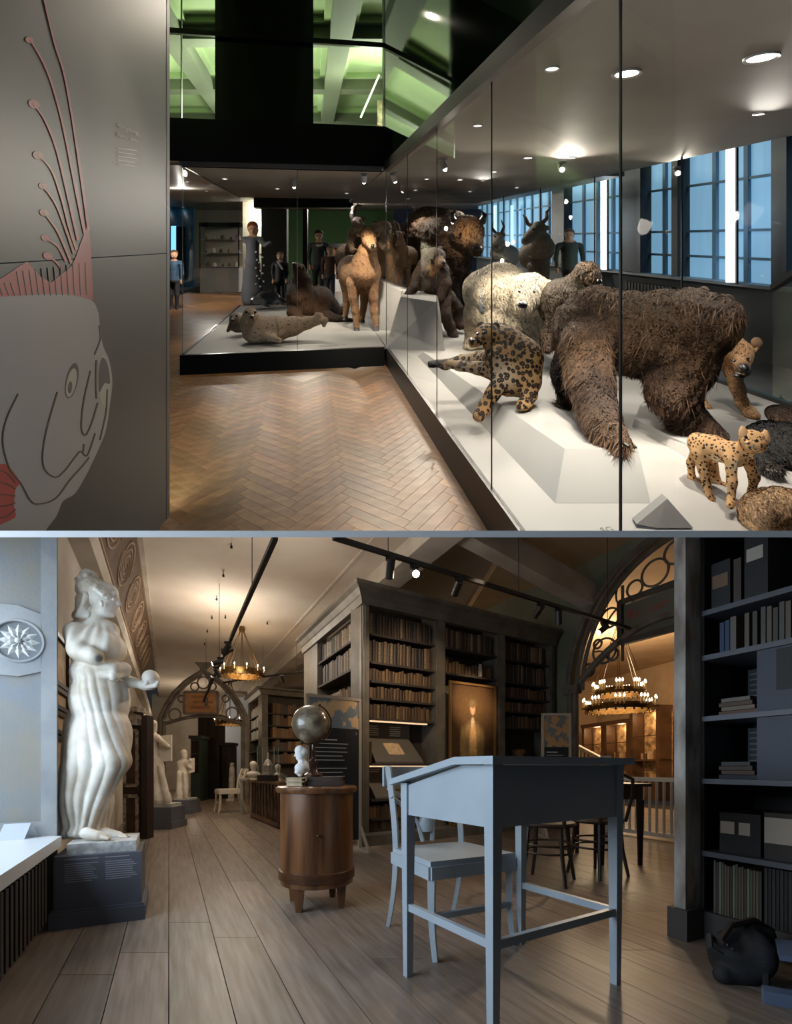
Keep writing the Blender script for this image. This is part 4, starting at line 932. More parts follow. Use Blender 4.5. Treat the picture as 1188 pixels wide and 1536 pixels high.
def folds(p):
    z = p[:, 2]; xc = np.interp(z, [.5, .9, 1.3, 1.8], [ax0[0] - .1, ax0[0], ax0[0], ax0[0] - .02]); u = np.arctan2(p[:, 1] - ax0[1], p[:, 0] - xc)
    sk = np.clip((1.50 - z) / .1, 0, 1) * np.clip((z - .47) / .03, 0, 1); ph = 8 * u + 5.5 * z + 1.2 * np.sin(7 * z + 2 * u); a = 1 - np.abs(np.sin(ph)) ** .8
    ch = np.clip((z - 1.55) / .05, 0, 1) * np.clip((1.79 - z) / .05, 0, 1); b = np.sin(14 * u - 22 * z)
    return sk * (.020 * a * np.clip(1.5 - z, .35, 1) - .006) + ch * .0035 * b
G.build('figure', m_marble, slab, vs=.0065, k=.028, base=MBASE, disp=folds, paint=[(153, 989, -.17, 11, C(120, 122, 124)[:3], .3)])
Hd = Soft('library', YS)
Hd.egg(151, 894, 0, 23, 21, 22).chain((163, 889, 0, 13), (164, 901, 0, 12.5), (164, 911, 0, 11), (165, 919, 0, 8)).chain((174, 896, 0, 2.8), (178.5, 906, 0, 2.8), (175, 908, 0, 2.2), k=.012).chain((172, 891, -.03, 3), (173, 890, .03, 3), k=.01)
Hd.chain((174, 913.5, 0, 2.4), k=.005).chain((173, 917, 0, 2.3), k=.005).chain((170, 922, 0, 4), k=.01).chain((158, 914, -.02, 10), (152, 918, 0, 11), (147, 934, 0, 12.5)).chain((152, 903, -.085, 3), (153, 908, -.085, 2.4), k=.006).chain((170, 899, -.055, 2.2), k=.004)
Hd.build('head', m_marble, slab, vs=.004, k=.016, base=MBASE)
Hh = Soft('library', YS)
Hh.egg(141, 885, .0, 20, 22, 18).chain((130, 872, 0, 12), (126, 884, 0, 12)).chain((130, 860, 0, 7), (140, 864, 0, 7))
for k in range(11):
    a = (k - 5) / 5; d = .085 * math.sin(a * 1.35); q = .085 * (1 - math.cos(a * 1.35)); hgt = -24 * math.cos(a * 1.3)
    Hh.chain((166 - 6 * abs(a), 881 + 15 * abs(a), d * .9, 2.6), (158 - 3 * abs(a), 877 + 15 * abs(a), d * 1.05, 3.6), (146, 872 + 13 * abs(a), d * 1.12, 4.0), (130, 873 + 7 * abs(a), d * .7, 4), k=.006)
for k in range(5): Hh.chain((130 + 3 * k, 892, -.075 + .012 * k, 4.6), (125 + 4 * k, 910, -.06 + .012 * k, 4.4), (117 + 4 * k, 924, -.05, 3.8), k=.008)
for k in range(6): a = k / 5 * 2 * PI; Hh.chain((127 + 8 * math.cos(a), 872 + 10 * math.sin(a), -.05, 4), (122 + 6 * math.cos(a + 1), 872 + 8 * math.sin(a + 1), 0, 4), k=.006)
Hh.chain((124, 900, .0, 10), (122, 918, 0, 8), (114, 924, .02, 6)).chain((124, 861, .0, 4.5))
Hh.build('hair', m_marble, slab, vs=.0042, k=.008, base=MBASE, disp=.0028, dscale=75)
bp_ = G.pt(226, 1017, .06); MB().ball(bp_, 12 * 2.96 / F, 28, 18).build('ball', mat('marble_plain', C(224, 218, 206), .5, col2=C(206, 198, 186), scale=8), slab, smooth=True)
FT = Soft('library', YS); FT.floor = .4635
for x, d in ((140, -.14), (168, .02)):
    FT.chain((x - 10, 1250, d, 9), (x + 8, 1254, d, 7), (x + 18, 1256, d, 5))
    for k in range(5): FT.chain((x + 14, 1256, d - .03 + .015 * k, 3.2), (x + 24 - abs(k - 1) * 1.5, 1258, d - .035 + .017 * k, 2.6), k=.004)
FT.build('feet', m_marble, slab, vs=.005, k=.01, base=MBASE)

def small_statue(name, label, Y, body, held, base, pl_lab, plx, plz, vs=.011):
    # body given as chains in picture columns and rows at depth Y
    gnd = lf(plx[0] + (plx[1] - plx[0]) / 2, plz[1])
    p = thing('plinth', pl_lab, 'plinth', (gnd.x, Y, 0)); z1 = CH2 - (plz[0] - H2) * Y / F
    x0, x1 = (plx[0] - CX) / F * Y, (plx[1] - CX) / F * Y
    MB().box(x0, x1, Y - .05, Y + .4, 0, z1 - .0015).build('body', m_pl, p); MB().box(x0 - .02, x1 + .02, Y - .07, Y + .42, 0, .1).build('base_board', m_pl, p)
    t = thing(name, label, 'statue', ((x0 + x1) / 2, Y + .17, z1))
    s_ = Soft('library', Y + .17); s_.floor = z1 + .002
    for c in body: s_.chain(*c)
    s_.build('figure', m_marble, t, vs=vs, k=.04, base=MBASE)
    for h in held: h(t, s_)
    MB().box(x0 + .04, x1 - .03, Y, Y + .34, z1, z1 + base).build('base_slab', st_m, t)
def slate(pts, th=.03, nm='slate'):
    def f(t, s_): MB().prism([s_.pt(x, y, d) for x, y, d in pts], (.0, th, 0)).build(nm, m_marble2, t)
    return f
m_marble2 = mat('marble_cut', C(214, 206, 192), .6)
small_statue('statue', 'draped marble statue writing on a tablet behind the painted door', 6.75,
             [[(229, 1086, 0, 6.5), (230, 1092, 0, 5.5)], [(230, 1097, 0, 3.5), (229, 1103, 0, 4)], [(224, 1107, 0, 7), (234, 1107, 0, 6)], [(228, 1112, 0, 10), (229, 1130, 0, 10), (231, 1150, 0, 13), (234, 1180, 0, 15), (238, 1200, 0, 17), (238, 1204, 0, 17)],
              [(236, 1107, -.03, 5), (246, 1116, -.06, 4), (253, 1120, -.06, 3)], [(228, 1150, -.1, 4), (236, 1200, -.14, 5)], [(240, 1150, -.1, 3), (250, 1202, -.1, 5)], [(222, 1140, -.08, 4), (226, 1202, -.12, 5)]],
             [slate([(238, 1104, -.02), (257, 1102, -.02), (257, 1141, -.02), (238, 1143, -.02)])], .05, 'grey plinth under the tablet-writing statue', (224, 259), (1211, 1243))
small_statue('statue', 'smaller marble statue of a robed reader on a green-grey plinth', 8.9,
             [[(276, 1129, 0, 5), (277, 1134, 0, 4.2)], [(276, 1138, 0, 3), (275, 1142, 0, 3.5)], [(271, 1145, 0, 5), (280, 1145, 0, 5)], [(274, 1150, 0, 7.5), (274, 1165, 0, 7.5), (274, 1180, 0, 8), (272, 1194, 0, 9), (271, 1199, 0, 10)],
              [(281, 1146, -.02, 3.5), (286, 1141, -.05, 2.6)], [(281, 1146, -.02, 3.2), (286, 1152, -.05, 2.6)], [(268, 1160, -.1, 3), (268, 1198, -.12, 3.5)], [(277, 1160, -.1, 3), (279, 1198, -.1, 3.5)]],
             [slate([(283, 1138, -.05), (291, 1137, -.05), (291, 1158, -.05), (283, 1160, -.05)])], .03, 'grey-green plinth under the robed reader statue', (259, 287), (1200, 1221), vs=.013)

# framed pictures on the wall behind the statue
m_fr = mat('black_frame', C(28, 24, 22), .45); m_mount = mat('picture_mount', C(172, 148, 116), .7, col2=C(130, 104, 78), scale=9)
for k, (y0, y1, lab, gr) in enumerate(((950, 1023, 'largest black-framed print topmost beside the statue', 0), (1032, 1059, 'small black-framed print second from the top', 0), (1068, 1097, 'small black-framed print third from the top', 0), (1106, 1195, 'tall black-framed print lowest on the wall', 0))):
    z0, z1 = .9 + (1150 - y1) * 3 / 700, .9 + (1150 - y0) * 3 / 700; ya, yb = 2.96, 3.35
    t = thing('framed_print', lab, 'picture', la(CWL + .01, (ya + yb) / 2, z0))
    MB().prism([la(CWL + .002, ya, z0), la(CWL + .002, yb, z0), la(CWL + .002, yb, z1), la(CWL + .002, ya, z1)], (W2.x * .008, W2.y * .008, 0)).build('print', m_mount, t)
    for a_, b_ in (((ya, z0), (yb, z0)), ((ya, z1), (yb, z1)), ((ya, z0), (ya, z1)), ((yb, z0), (yb, z1))):
        MB().bar(la(CWL + .016, *a_), la(CWL + .016, *b_), .028, .028, up=(W2.x, W2.y, 0)).build('frame_rail', m_fr, t)

# old painted door standing in the hall, with pilaster and capital
m_door = mat('worn_dark_door', C(56, 38, 28), .6, col2=C(34, 24, 20), scale=6, stretch=(1, 1, .4)); m_dp = mat('worn_cream_moulding', C(176, 164, 146), .7, col2=C(104, 88, 70), scale=22)
YD = 5.85; dx0, dx1 = (184 - CX) / F * YD, (216 - CX) / F * YD
dr_ = thing('painted_door', 'old dark door with worn cream panel mouldings standing behind the statue', 'door panel', ((dx0 + dx1) / 2, YD, 0))
zt = CH2 + (1150 - 1088) * YD / F
MB().box(dx0, dx1, YD, YD + .05, 0.0, zt).build('door_leaf', m_door, dr_)
def frame4(x0, x1, z0, z1, y, w_, m, parent, inner=None):
    for a_, b_ in (((x0, z0), (x1, z0)), ((x0, z1), (x1, z1)), ((x0, z0), (x0, z1)), ((x1, z0), (x1, z1))): MB().bar((a_[0], y, a_[1]), (b_[0], y, b_[1]), w_, .03, up=(0, 1, 0)).build('panel_moulding', m, parent)
    if inner: MB().box(x0 + w_ / 2, x1 - w_ / 2, y - .004, y + .02, z0 + w_ / 2, z1 - w_ / 2).build('door_panel', inner, parent)
m_inp = mat('door_inner', C(74, 46, 30), .6, col2=C(50, 32, 22), scale=8)
ppx = lambda px: (px - CX) / F * YD
ppz = lambda py: CH2 - (py - H2) * YD / F
frame4(ppx(188), ppx(207), ppz(1178), ppz(1096), YD - .01, .04, m_dp, dr_, m_inp); frame4(ppx(188), ppx(207), ppz(1258) + .06, ppz(1194), YD - .01, .04, m_dp, dr_, m_inp)
MB().box(dx1 + .0, dx1 + .07, YD - .06, YD + .1, 0, zt + .12).build('edge_post', m_door, dr_)
MB().box(ppx(186), ppx(208), YD - .1, YD + .12, zt + .0, zt + .16).build('frieze_block', m_dp, dr_)
for k in range(5): MB().box(ppx(188) + k * .035, ppx(188) + k * .035 + .02, YD - .11, YD - .1, zt + .04, zt + .12).build('dentil', m_dp, dr_)
MB().box(ppx(186), ppx(214), YD - .14, YD + .14, zt + .16, zt + .22).build('crown', m_dp, dr_)

# ---------------------------------------------------------------- hall beyond: arch, black cabinets, table with models, chair
YA = 11.2
ha = thing('pointed_arch', 'slender brown pointed arch with name board across the hall', 'arch', ((305 - CX) / F * YA, YA, 0)); del ha['category']; struct(ha)
hx = lambda px: (px - CX) / F * YA
hz = lambda py: CH2 - (py - H2) * YA / F
lft = [(241, 1075), (249, 1058), (261, 1040), (277, 1024), (292, 1014), (302, 1008), (305, 1000)]
def arch_pts(sx, off=0): return [(hx(305 + (x - 305) * sx), YA, hz(y + off)) for x, y in lft]
for sx, off, r in ((1, 0, .055), (-1, 0, .055), (.93, 4, .03), (-.93, 4, .03)):
    MB().tube(arch_pts(sx, off), r, 6).build('arch_rib', m_arch, ha, smooth=True)
MB().tube([(hx(241 + 128 * k / 16), YA, hz(1088 - 14 * math.sin(PI * k / 16))) for k in range(17)], .045, 6).build('tie_arch', m_arch, ha, smooth=True)
for sx in (-1, 1): MB().tube([(hx(305 + sx * 64), YA, 0), (hx(305 + sx * 64), YA, hz(1075))], .07, 8).build('jamb_shaft', m_arch, ha, smooth=True); MB().tube([(hx(305 + sx * 59), YA, 0), (hx(305 + sx * 59), YA, hz(1082))], .045, 8).build('jamb_shaft', m_arch, ha, smooth=True)
MB().add([(hx(293), YA - .06, hz(994)), (hx(318), YA - .06, hz(994)), (hx(310), YA - .06, hz(1003)), (hx(301), YA - .06, hz(1003)), (hx(293), YA + .06, hz(994)), (hx(318), YA + .06, hz(994)), (hx(310), YA + .06, hz(1003)), (hx(301), YA + .06, hz(1003))], [(0, 1, 2, 3), (7, 6, 5, 4), (0, 4, 5, 1), (1, 5, 6, 2), (2, 6, 7, 3), (3, 7, 4, 0)]).build('finial', m_arch, ha)
for x, y, r in ((262, 1072, 9), (348, 1070, 9), (305, 1024, 9), (292, 1030, 6), (318, 1030, 6), (272, 1048, 5), (338, 1048, 5)):
    MB().tube([(hx(x) + r * YA / F * math.cos(2 * PI * k / 16), YA, hz(y) + r * YA / F * math.sin(2 * PI * k / 16)) for k in range(16)], .02, 5, closed=True).build('tracery', m_arch, ha, smooth=True)
nb = thing('name_board', 'ochre framed name board hung in the hall arch', 'sign', (hx(304), YA - .08, hz(1070)))
MB().box(hx(280), hx(328), YA - .1, YA - .07, hz(1070), hz(1040)).build('board', mat('ochre_board', C(168, 122, 78), .6, col2=C(140, 98, 62), scale=6), nb)
for a_, b_ in (((279, 1071), (329, 1071)), ((279, 1039), (329, 1039)), ((279, 1071), (279, 1039)), ((329, 1071), (329, 1039))): MB().bar((hx(a_[0]), YA - .1, hz(a_[1])), (hx(b_[0]), YA - .1, hz(b_[1])), .05, .05, up=(0, 1, 0)).build('frame_rail', m_arch, nb)
m_ink = mat('faded_ink', C(126, 84, 54), .7)
for k, (a, b) in enumerate(((288, 318), (292, 322), (290, 312))): MB().box(hx(a), hx(b), YA - .104, YA - .1, hz(1064 - 8 * k), hz(1060 - 8 * k)).build('script_line', m_ink, nb)
m_blk = mat('ebonised', C(20, 18, 17), .4)
def far_cab(label, x0, x1, y0, y1, Y, panes=0, m=m_blk):
    X = lambda px: (px - CX) / F * Y; Z = lambda py: max(0, CH2 - (py - H2) * Y / F)
    t = thing('tall_cabinet', label, 'cabinet', ((X(x0) + X(x1)) / 2, Y, 0))
    MB().box(X(x0), X(x1), Y, Y + .5, 0, Z(y0)).build('carcass', m, t); MB().box(X(x0) - .04, X(x1) + .04, Y - .04, Y + .52, Z(y0), Z(y0) + .08).build('cornice', m, t)
    n = max(panes, 1); w_ = (X(x1) - X(x0)) / n
    for k in range(n):
        MB().box(X(x0) + k * w_ + .04, X(x0) + (k + 1) * w_ - .04, Y - .02, Y, Z(y0) * .45, Z(y0) - .06).build('glass_door' if panes else 'door_panel', mat('cab_dark_glass', C(40, 30, 24), .15), t)
        for z in (.6, .75): MB().box(X(x0) + k * w_ + .05, X(x0) + (k + 1) * w_ - .05, Y - .03, Y - .02, Z(y0) * z, Z(y0) * z + .02).build('glazing_bar', m, t)
    return t
far_cab('tall black hall cabinet with glazed doors beyond the arch', 297, 328, 1076, 1216, 13.0, 2); far_cab('lower black cabinet beside the tall one', 333, 346, 1118, 1216, 13.2, 0)
far_cab('long green-black cabinet base under the hall cabinets', 286, 300, 1108, 1216, 12.2, 0, mat('bottle_green', C(40, 52, 42), .5))
# partition pier far behind with a bluish arched doorway
m_blu = mat('bluish_plaster', C(170, 182, 196), .85)
struct(MB().prism([((335 - CX) / F * 16.5, 16.5, 0), ((372 - CX) / F * 16.5, 16.5, 0), ((372 - CX) / F * 16.5, 16.5, 3.4), ((352 - CX) / F * 16.5, 16.5, 3.3), ((340 - CX) / F * 16.5, 16.5, 3.6)], (0, .1, 0)).build('wall_far_niche', m_blu))
bsx = (349 - CX) / F * 13.6
# display table with lattice front
tb = thing('display_table', 'long wooden display table with lattice front beyond the drum', 'table', ((405 - CX) / F * 7.2, 7.2, 0))
t0, t1 = lf(375, 1226), lf(418, 1244); td = (t1 - t0); tdn = td.normalized(); tn = Vector((-tdn.y, tdn.x, 0)); Lt = td.length; tz = .68
if tn.y < 0: tn = -tn
m_oak = mat('mid_oak', C(112, 78, 50), .45, col2=C(80, 54, 34), scale=6)
TQ = lambda s_, o, z: (t0.x + tdn.x * s_ + tn.x * o, t0.y + tdn.y * s_ + tn.y * o, z)
def tbx(s0, s1, o0, o1, z0, z1, nm, m): MB().hexa([TQ(s0, o0, z0), TQ(s1, o0, z0), TQ(s1, o1, z0), TQ(s0, o1, z0), TQ(s0, o0, z1), TQ(s1, o0, z1), TQ(s1, o1, z1), TQ(s0, o1, z1)]).build(nm, m, tb)
tbx(-.05, Lt + .05, -.04, .5, tz - .04, tz, 'top', m_oak); tbx(0, .06, 0, .06, 0, tz - .04, 'leg', m_grey); tbx(Lt - .06, Lt, 0, .06, 0, tz - .04, 'leg', m_dark); tbx(Lt - .02, Lt, .06, .46, .03, tz - .04, 'end_panel', m_dark); tbx(0, Lt, 0, .04, 0.02, .08, 'bottom_rail', m_oak)
for k in range(9): tbx(.06 + (Lt - .12) * k / 9 + .03, .06 + (Lt - .12) * k / 9 + .055, .01, .03, .08, tz - .04, 'lattice_bar', m_oak)
tbx(.06, Lt - .06, .06, .08, .08, tz - .04, 'back_panel', mat('silver_print', C(120, 118, 110), .3, .6, col2=C(30, 28, 26), scale=8, lo=.48, hi=.52))
# busts and glass cases on it
def little_bust(label, px, py, Y, sc, m=None, parent_z=None):
    s_ = Soft('library', Y); z = tz + .0015; t = thing('portrait_bust', label, 'bust', s_.pt(px, py, 0).tolist()[:2] + [z])
    yb = H2 + (CH2 - z) * F / Y
    s_.chain((px, yb - 22 * sc, 0, 5 * sc), (px, yb - 18 * sc, 0, 4.4 * sc)).chain((px, yb - 16 * sc, 0, 3 * sc), (px, yb - 11 * sc, 0, 3.4 * sc)).egg(px, yb - 8 * sc, 0, 10 * sc, 6 * sc, 4.6 * sc).chain((px, yb - 5 * sc, 0, 5.5 * sc), (px, yb - 3.6 * sc, 0, 4 * sc)).chain((px - 2.4 * sc, yb - 20 * sc, -.04, 1.2 * sc))
    s_.build('bust', m_marble, t, vs=.009, k=.015, base=MBASE)
    MB().lathe([(0, 0), (.06 * sc, 0), (.045 * sc, .03), (0, .032)], 16, (t.location.x, t.location.y, z)).build('socle', m_marble2, t, smooth=True)
little_bust('white bust of a long-haired man on the lattice table', 380, 1170, 7.75, 1.05); 
m_glass = glass('clear_glass')
def cloche(label, px, Y, w_, h, inside):
    X = (px - CX) / F * Y; z = tz + .0015; t = thing('glass_case', label, 'display case', (X, Y, z))
    MB().box(X - w_, X + w_, Y - w_, Y + w_, z, z + .09).build('base', m_blk, t)
    for a_, b_ in (((-1, -1), (1, -1)), ((1, -1), (1, 1)), ((1, 1), (-1, 1)), ((-1, 1), (-1, -1))):
        MB().hexa([(X + a_[0] * w_, Y + a_[1] * w_, z + .09), (X + b_[0] * w_, Y + b_[1] * w_, z + .09), (X + b_[0] * w_ * .98, Y + b_[1] * w_ * .98, z + .09), (X + a_[0] * w_ * .98, Y + a_[1] * w_ * .98, z + .09),
                   (X + a_[0] * w_, Y + a_[1] * w_, z + h), (X + b_[0] * w_, Y + b_[1] * w_, z + h), (X + b_[0] * w_ * .98, Y + b_[1] * w_ * .98, z + h), (X + a_[0] * w_ * .98, Y + a_[1] * w_ * .98, z + h)]).build('pane', m_glass, t)
    for sx in (-1, 1):
        for sy in (-1, 1): MB().bar((X + sx * w_, Y + sy * w_, z + .09), (X + sx * w_, Y + sy * w_, z + h), .008).build('edge_strip', mat('glass_edge', C(120, 150, 130), .3), t)
    m_mod = mat('silver_model', C(170, 164, 152), .35, .5)
    MB().lathe([(0, .095), (w_ * .7, .095), (w_ * .7, .13), (w_ * .5, .14), (w_ * .5, .22), (w_ * .62, .23), (w_ * .6, .25), (w_ * .35, .31), (w_ * .1, .34), (.012, .42), (0, .44)], 12, (X, Y, z)).build('temple_model', m_mod, t, smooth=30)
    for k in range(10): a = 2 * PI * k / 10; MB().tube([(X + w_ * .58 * math.cos(a), Y + w_ * .58 * math.sin(a), z + .13), (X + w_ * .58 * math.cos(a), Y + w_ * .58 * math.sin(a), z + .23)], .007, 5).build('column', m_mod, t)
cloche('square glass case over a little domed temple model', 402, 7.1, .125, .52, None)
little_bust('small pale bust behind the temple model case', 417, 1170, 7.5, .9)
for k, (px, Y, r, h) in enumerate(((423, 6.9, .035, .12), (428, 7.0, .03, .09))):
    X = (px - CX) / F * Y; o = MB().lathe([(0, 0), (r * .6, 0), (r * .2, .02), (r * .2, h * .5), (r, h * .65), (r, h), (r * .92, h), (r * .9, h * .68), (0, h * .62)], 14, (X, Y, tz + .0015)).build('glass_goblet', mat('goblet_glass', C(190, 196, 192), .1, trans=.8), smooth=True)
    tag(centre(o), ('taller footed glass vessel on the lattice table', 'shorter footed glass vessel at the table end')[k], 'glass')
klismos('side_chair', 'cream painted chair by the far table under the arch', ((343 - CX) / F * 9.2, 9.2, 0), math.radians(-60), mat('cream_paint', C(196, 186, 168), .5), top=.86)
ft = thing('side_table', 'plain grey table between cream chair and lattice table', 'table', ((377 - CX) / F * 9.0, 9.0, 0)); fx = (377 - CX) / F * 9.0
MB().box(fx - .14, fx + .3, 8.7, 9.5, .64, .68).build('top', m_grey, ft)
for sx in (-.1, .26):
    for sy in (8.75, 9.45): MB().bar((fx + sx, sy, 0), (fx + sx, sy, .64), .05).build('leg', m_grey, ft)
fs = Soft('library', 12.4); fz = thing('statue', 'distant pale figure standing beyond the hall arch', 'statue', ((347 - CX) / F * 12.4, 12.4, 0))
fs.chain((348, 1147, 0, 3.2)).chain((348, 1153, 0, 4), (348, 1170, 0, 4.5), (347, 1194, 0, 4.5), (347, 1200, 0, 5)).build('figure', m_marble, fz, vs=.02, k=.03, base=MBASE)
MB().box(fz.location.x - .1, fz.location.x + .1, 12.3, 12.5, 0, .05).build('base', m_marble2, fz)
# dark table and bentwood chairs behind the desk
m_bent = mat('dark_bentwood', C(44, 30, 22), .4)
def bent(label, px, py, rz, top=.84):
    p = lf(px, py); t = thing('bentwood_chair', label, 'chair', p, rz)
    MB().lathe([(0, .44), (.2, .44), (.21, .455), (.2, .47), (0, .47)], 24).build('seat', m_bent, t, world=False, smooth=True)
    for k in range(4):
        a = PI / 4 + k * PI / 2; MB().tube([(.17 * math.cos(a), .17 * math.sin(a), .44), (.19 * math.cos(a), .19 * math.sin(a), .22), (.235 * math.cos(a), .235 * math.sin(a), 0)], [.018, .016, .013], 7).build('leg', m_bent, t, world=False, smooth=True)
    for z, r in ((.24, .185), (.3, .18)): MB().tube([(r * math.cos(2 * PI * k / 20), r * math.sin(2 * PI * k / 20), z) for k in range(20)], .009, 5, closed=True).build('foot_ring', m_bent, t, world=False, smooth=True)
    MB().tube([(-.15, .15, .45), (-.17, .2, .68), (-.13, .23, top - .04), (0, .24, top), (.13, .23, top - .04), (.17, .2, .68), (.15, .15, .45)], .014, 7).build('back_hoop', m_bent, t, world=False, smooth=True)
bent('dark bentwood chair under the desk seen between its legs', 822, 1322, 2.6); bent('dark bentwood chair beside the farther dark table', 896, 1312, 3.6)
dt = thing('dark_table', 'dark wooden table standing by the white balustrade', 'table', lf(940, 1300))
q = lf(930, 1296); m_dt = m_bent
MB().box(q.x - .25, q.x + .24, q.y - .1, q.y + .6, .72, .745).build('top', m_dt, dt); MB().box(q.x - .2, q.x + .18, q.y - .06, q.y + .55, .6, .72).build('apron', m_dt, dt)
for sx in (-.19, .16):
    for sy in (-.05, .54): MB().bar((q.x + sx, q.y + sy, 0), (q.x + sx, q.y + sy, .6), .03, w2=.05, h2=.05).build('leg', m_dt, dt)
# ---------------------------------------------------------------- chandeliers
m_flame = mat('candle_bulb', (1, .78, .5, 1), .4, emit=9); m_cand = mat('candle_wax', C(220, 200, 160), .5)
def chandelier(label, c, R, n, top, drop=.12, tiers=1, energy=30, pair=1):
    t = thing('chandelier', label, 'chandelier', (c[0], c[1], top)); m = m_brass
    for ti in range(tiers):
        r = R * (1 - .3 * ti); z = c[2] + ti * .26 * R / .5
        ring = MB(); k_ = 36
        prof = [(r - .012, z - drop * .5), (r + .012, z - drop * .5), (r + .018, z), (r + .012, z + drop * .5), (r - .012, z + drop * .5)]
        ring.v = [(c[0] + a * math.cos(2 * PI * i / k_), c[1] + a * math.sin(2 * PI * i / k_), b) for i in range(k_) for a, b in prof]; q = len(prof)
        ring.f = [(i * q + j, ((i + 1) % k_) * q + j, ((i + 1) % k_) * q + (j + 1) % q, i * q + (j + 1) % q) for i in range(k_) for j in range(q)]
        ring.build('ring', m, t, smooth=True)
        for i in range(24):
            a = 2 * PI * i / 24; MB().ball((c[0] + r * math.cos(a), c[1] + r * math.sin(a), z - drop * .62), .016 * R / .4, 6, 4).build('bead', m, t, smooth=True)
        for i in range(n):
            for pz in range(pair):
                a = 2 * PI * (i + .16 * pz) / n; x, y = c[0] + (r + .05) * math.cos(a), c[1] + (r + .05) * math.sin(a); s_ = R / .4
                cd = MB().tube([(x, y, z), (x, y, z + .09 * s_)], .010 * s_, 6).build('candle', m_cand, t)
                MB().lathe([(0, -.01), (.022 * s_, -.006), (.026 * s_, .004), (0, .006)], 8, (x, y, z)).build('drip_cup', m, cd)
                MB().lathe([(0, 0), (.010 * s_, .008 * s_), (.013 * s_, .022 * s_), (.006 * s_, .042 * s_), (0, .05 * s_)], 7, (x, y, z + .09 * s_)).build('bulb', m_flame, cd, smooth=True)
                for pp_ in [x_ for x_ in (cd,)]: pass
            MB().tube([(c[0] + r * math.cos(a), c[1] + r * math.sin(a), z), (x, y, z - .005)], .007, 5).build('arm', m, t)
    nc = 8
    for i in range(nc):
        a = 2 * PI * (i + .5) / nc; MB().tube([(c[0] + R * math.cos(a), c[1] + R * math.sin(a), c[2]), (c[0] + .04 * math.cos(a), c[1] + .04 * math.sin(a), top - .1)], .006, 4).build('chain', m, t)
    MB().lathe([(0, -.1), (.05, -.1), (.06, -.05), (.045, 0), (0, 0)], 12, (c[0], c[1], top)).build('ceiling_cup', m, t, smooth=True)
    light('POINT', 'chandelier_glow', (c[0], c[1], c[2] + .12), energy, (1, .72, .42), size=R * .9)
    return t
p = lp(363, 1010, 9.0); chandelier('brass ring chandelier with candle bulbs above the hall', p, .37, 12, 3.6, energy=22)
p = lp(345, 1084, 12.5); chandelier('smaller ring chandelier glimpsed beyond the hall arch', p, .36, 10, 3.2, energy=10)
p = lp(928, 1062, 9.2); chandelier('great two-tier ring chandelier ablaze in the side room', p, .60, 9, 3.75, tiers=2, energy=55, pair=3)

# ---------------------------------------------------------------- light tracks and their spots
def track(label, a, b, hang=3.6):
    t = thing('light_track', label, 'light track', a); MB().bar(a, b, .035, .035).build('rail', m_black, t)
    a, b = Vector(a), Vector(b)
    for f in (.12, .5, .88):
        q = a + (b - a) * f; MB().tube([q, (q.x, q.y, hang)], .004, 5).build('hanger', m_black, t)
    return t
def spot(label, p, aim, lit=0, power=0, glow=6, sz=38, size=.04, ln=.11):
    p, aim = Vector(p), Vector(aim); t = thing('track_spot', label, 'spotlight', p + Vector((0, 0, -.018)))
    d = (aim - p).normalized(); q = p + Vector((0, 0, -.075))
    MB().bar(p + Vector((-.04, 0, -.03)), p + Vector((.04, 0, -.03)), .03, .025).build('adapter', m_black, t); MB().tube([p + Vector((0, 0, -.03)), q], .01, 6).build('stem', m_black, t)
    b = q + d * ln; a = q - d * .03
    MB().tube([a, b], .034, 14).build('barrel', m_black, t, smooth=True)
    MB().tube([b - d * .004, b + d * .003], .029, 14).build('lens', mat('spot_lens', (1, .86, .68, 1), .3, emit=glow * 2) if lit else m_black, t)
    if power: light('SPOT', 'spot_beam', b + d * .03, power, (1, .76, .5), aim=aim, size=size, spot=sz, blend=.7)
    return t
TA = lambda y: Vector(la(.72, y, 2.4)); 
pa, pb_ = lf(413, 806, 2.4), lf(305, 1052, 2.4)
track('black light track running the length of the hall', pa, pb_)
for k, y in enumerate((960, 971, 984, 998, 1010)):
    f = lf(253 + (1150 - y) * .468, y, 2.4)
    spot(('lit', 'upturned', 'tilted', 'down-pointing', 'slim')[k] + ' black spot in the cluster on the hall track', f, f + Vector(((-.5, .3, -.6), (.6, .2, .5), (-.7, -.3, -.3), (.3, .4, -.7), (-.4, .5, -.5))[k]), lit=(k == 2))
p = lf(309, 1046, 2.4); spot('single black spot at the end of the hall track', p, p + Vector((.1, .1, -1)))
qa, qb = lf(500, 806, 2.6), lf(945, 943, 2.6)
track('black light track slanting past the great bookcase', qa, qb)
qq = lambda px: qa + (qb - qa) * ((px - 500) / 445 * (qa.y / (qa.y + (qb.y - qa.y) * (px - 500) / 445)) if False else 0)
def on_track(px):
    r = (px - CX) / F; d = qb - qa; k = (r * qa.y - qa.x) / (d.x - r * d.y); return qa + d * k
cbk = onB(.6); ptg = onB((bays[1][0] + bays[1][1]) / 2)
spot('unlit black spot beside the dazzling one', on_track(586), (on_track(586) + Vector((-.1, .2, -1))))
spot('dazzling spot shining towards the desk', on_track(622), (.35, 1.2, .9), lit=1, power=30, glow=30, sz=70)
spot('lit spot washing the bookcase with warm light', on_track(688), (cbk.x, cbk.y, 1.6), lit=1, power=70, sz=80)
spot('lit spot aimed at the portrait', on_track(811), (ptg.x, ptg.y, 1.75), lit=1, power=150, sz=34)
spot('unlit spot hanging past the portrait spot', on_track(838), (on_track(838) + Vector((.1, .2, -1))))
spot('lit spot turned to the motto board', on_track(908), (on_track(908) + Vector((-.8, -.2, -.6))), lit=1, power=6)
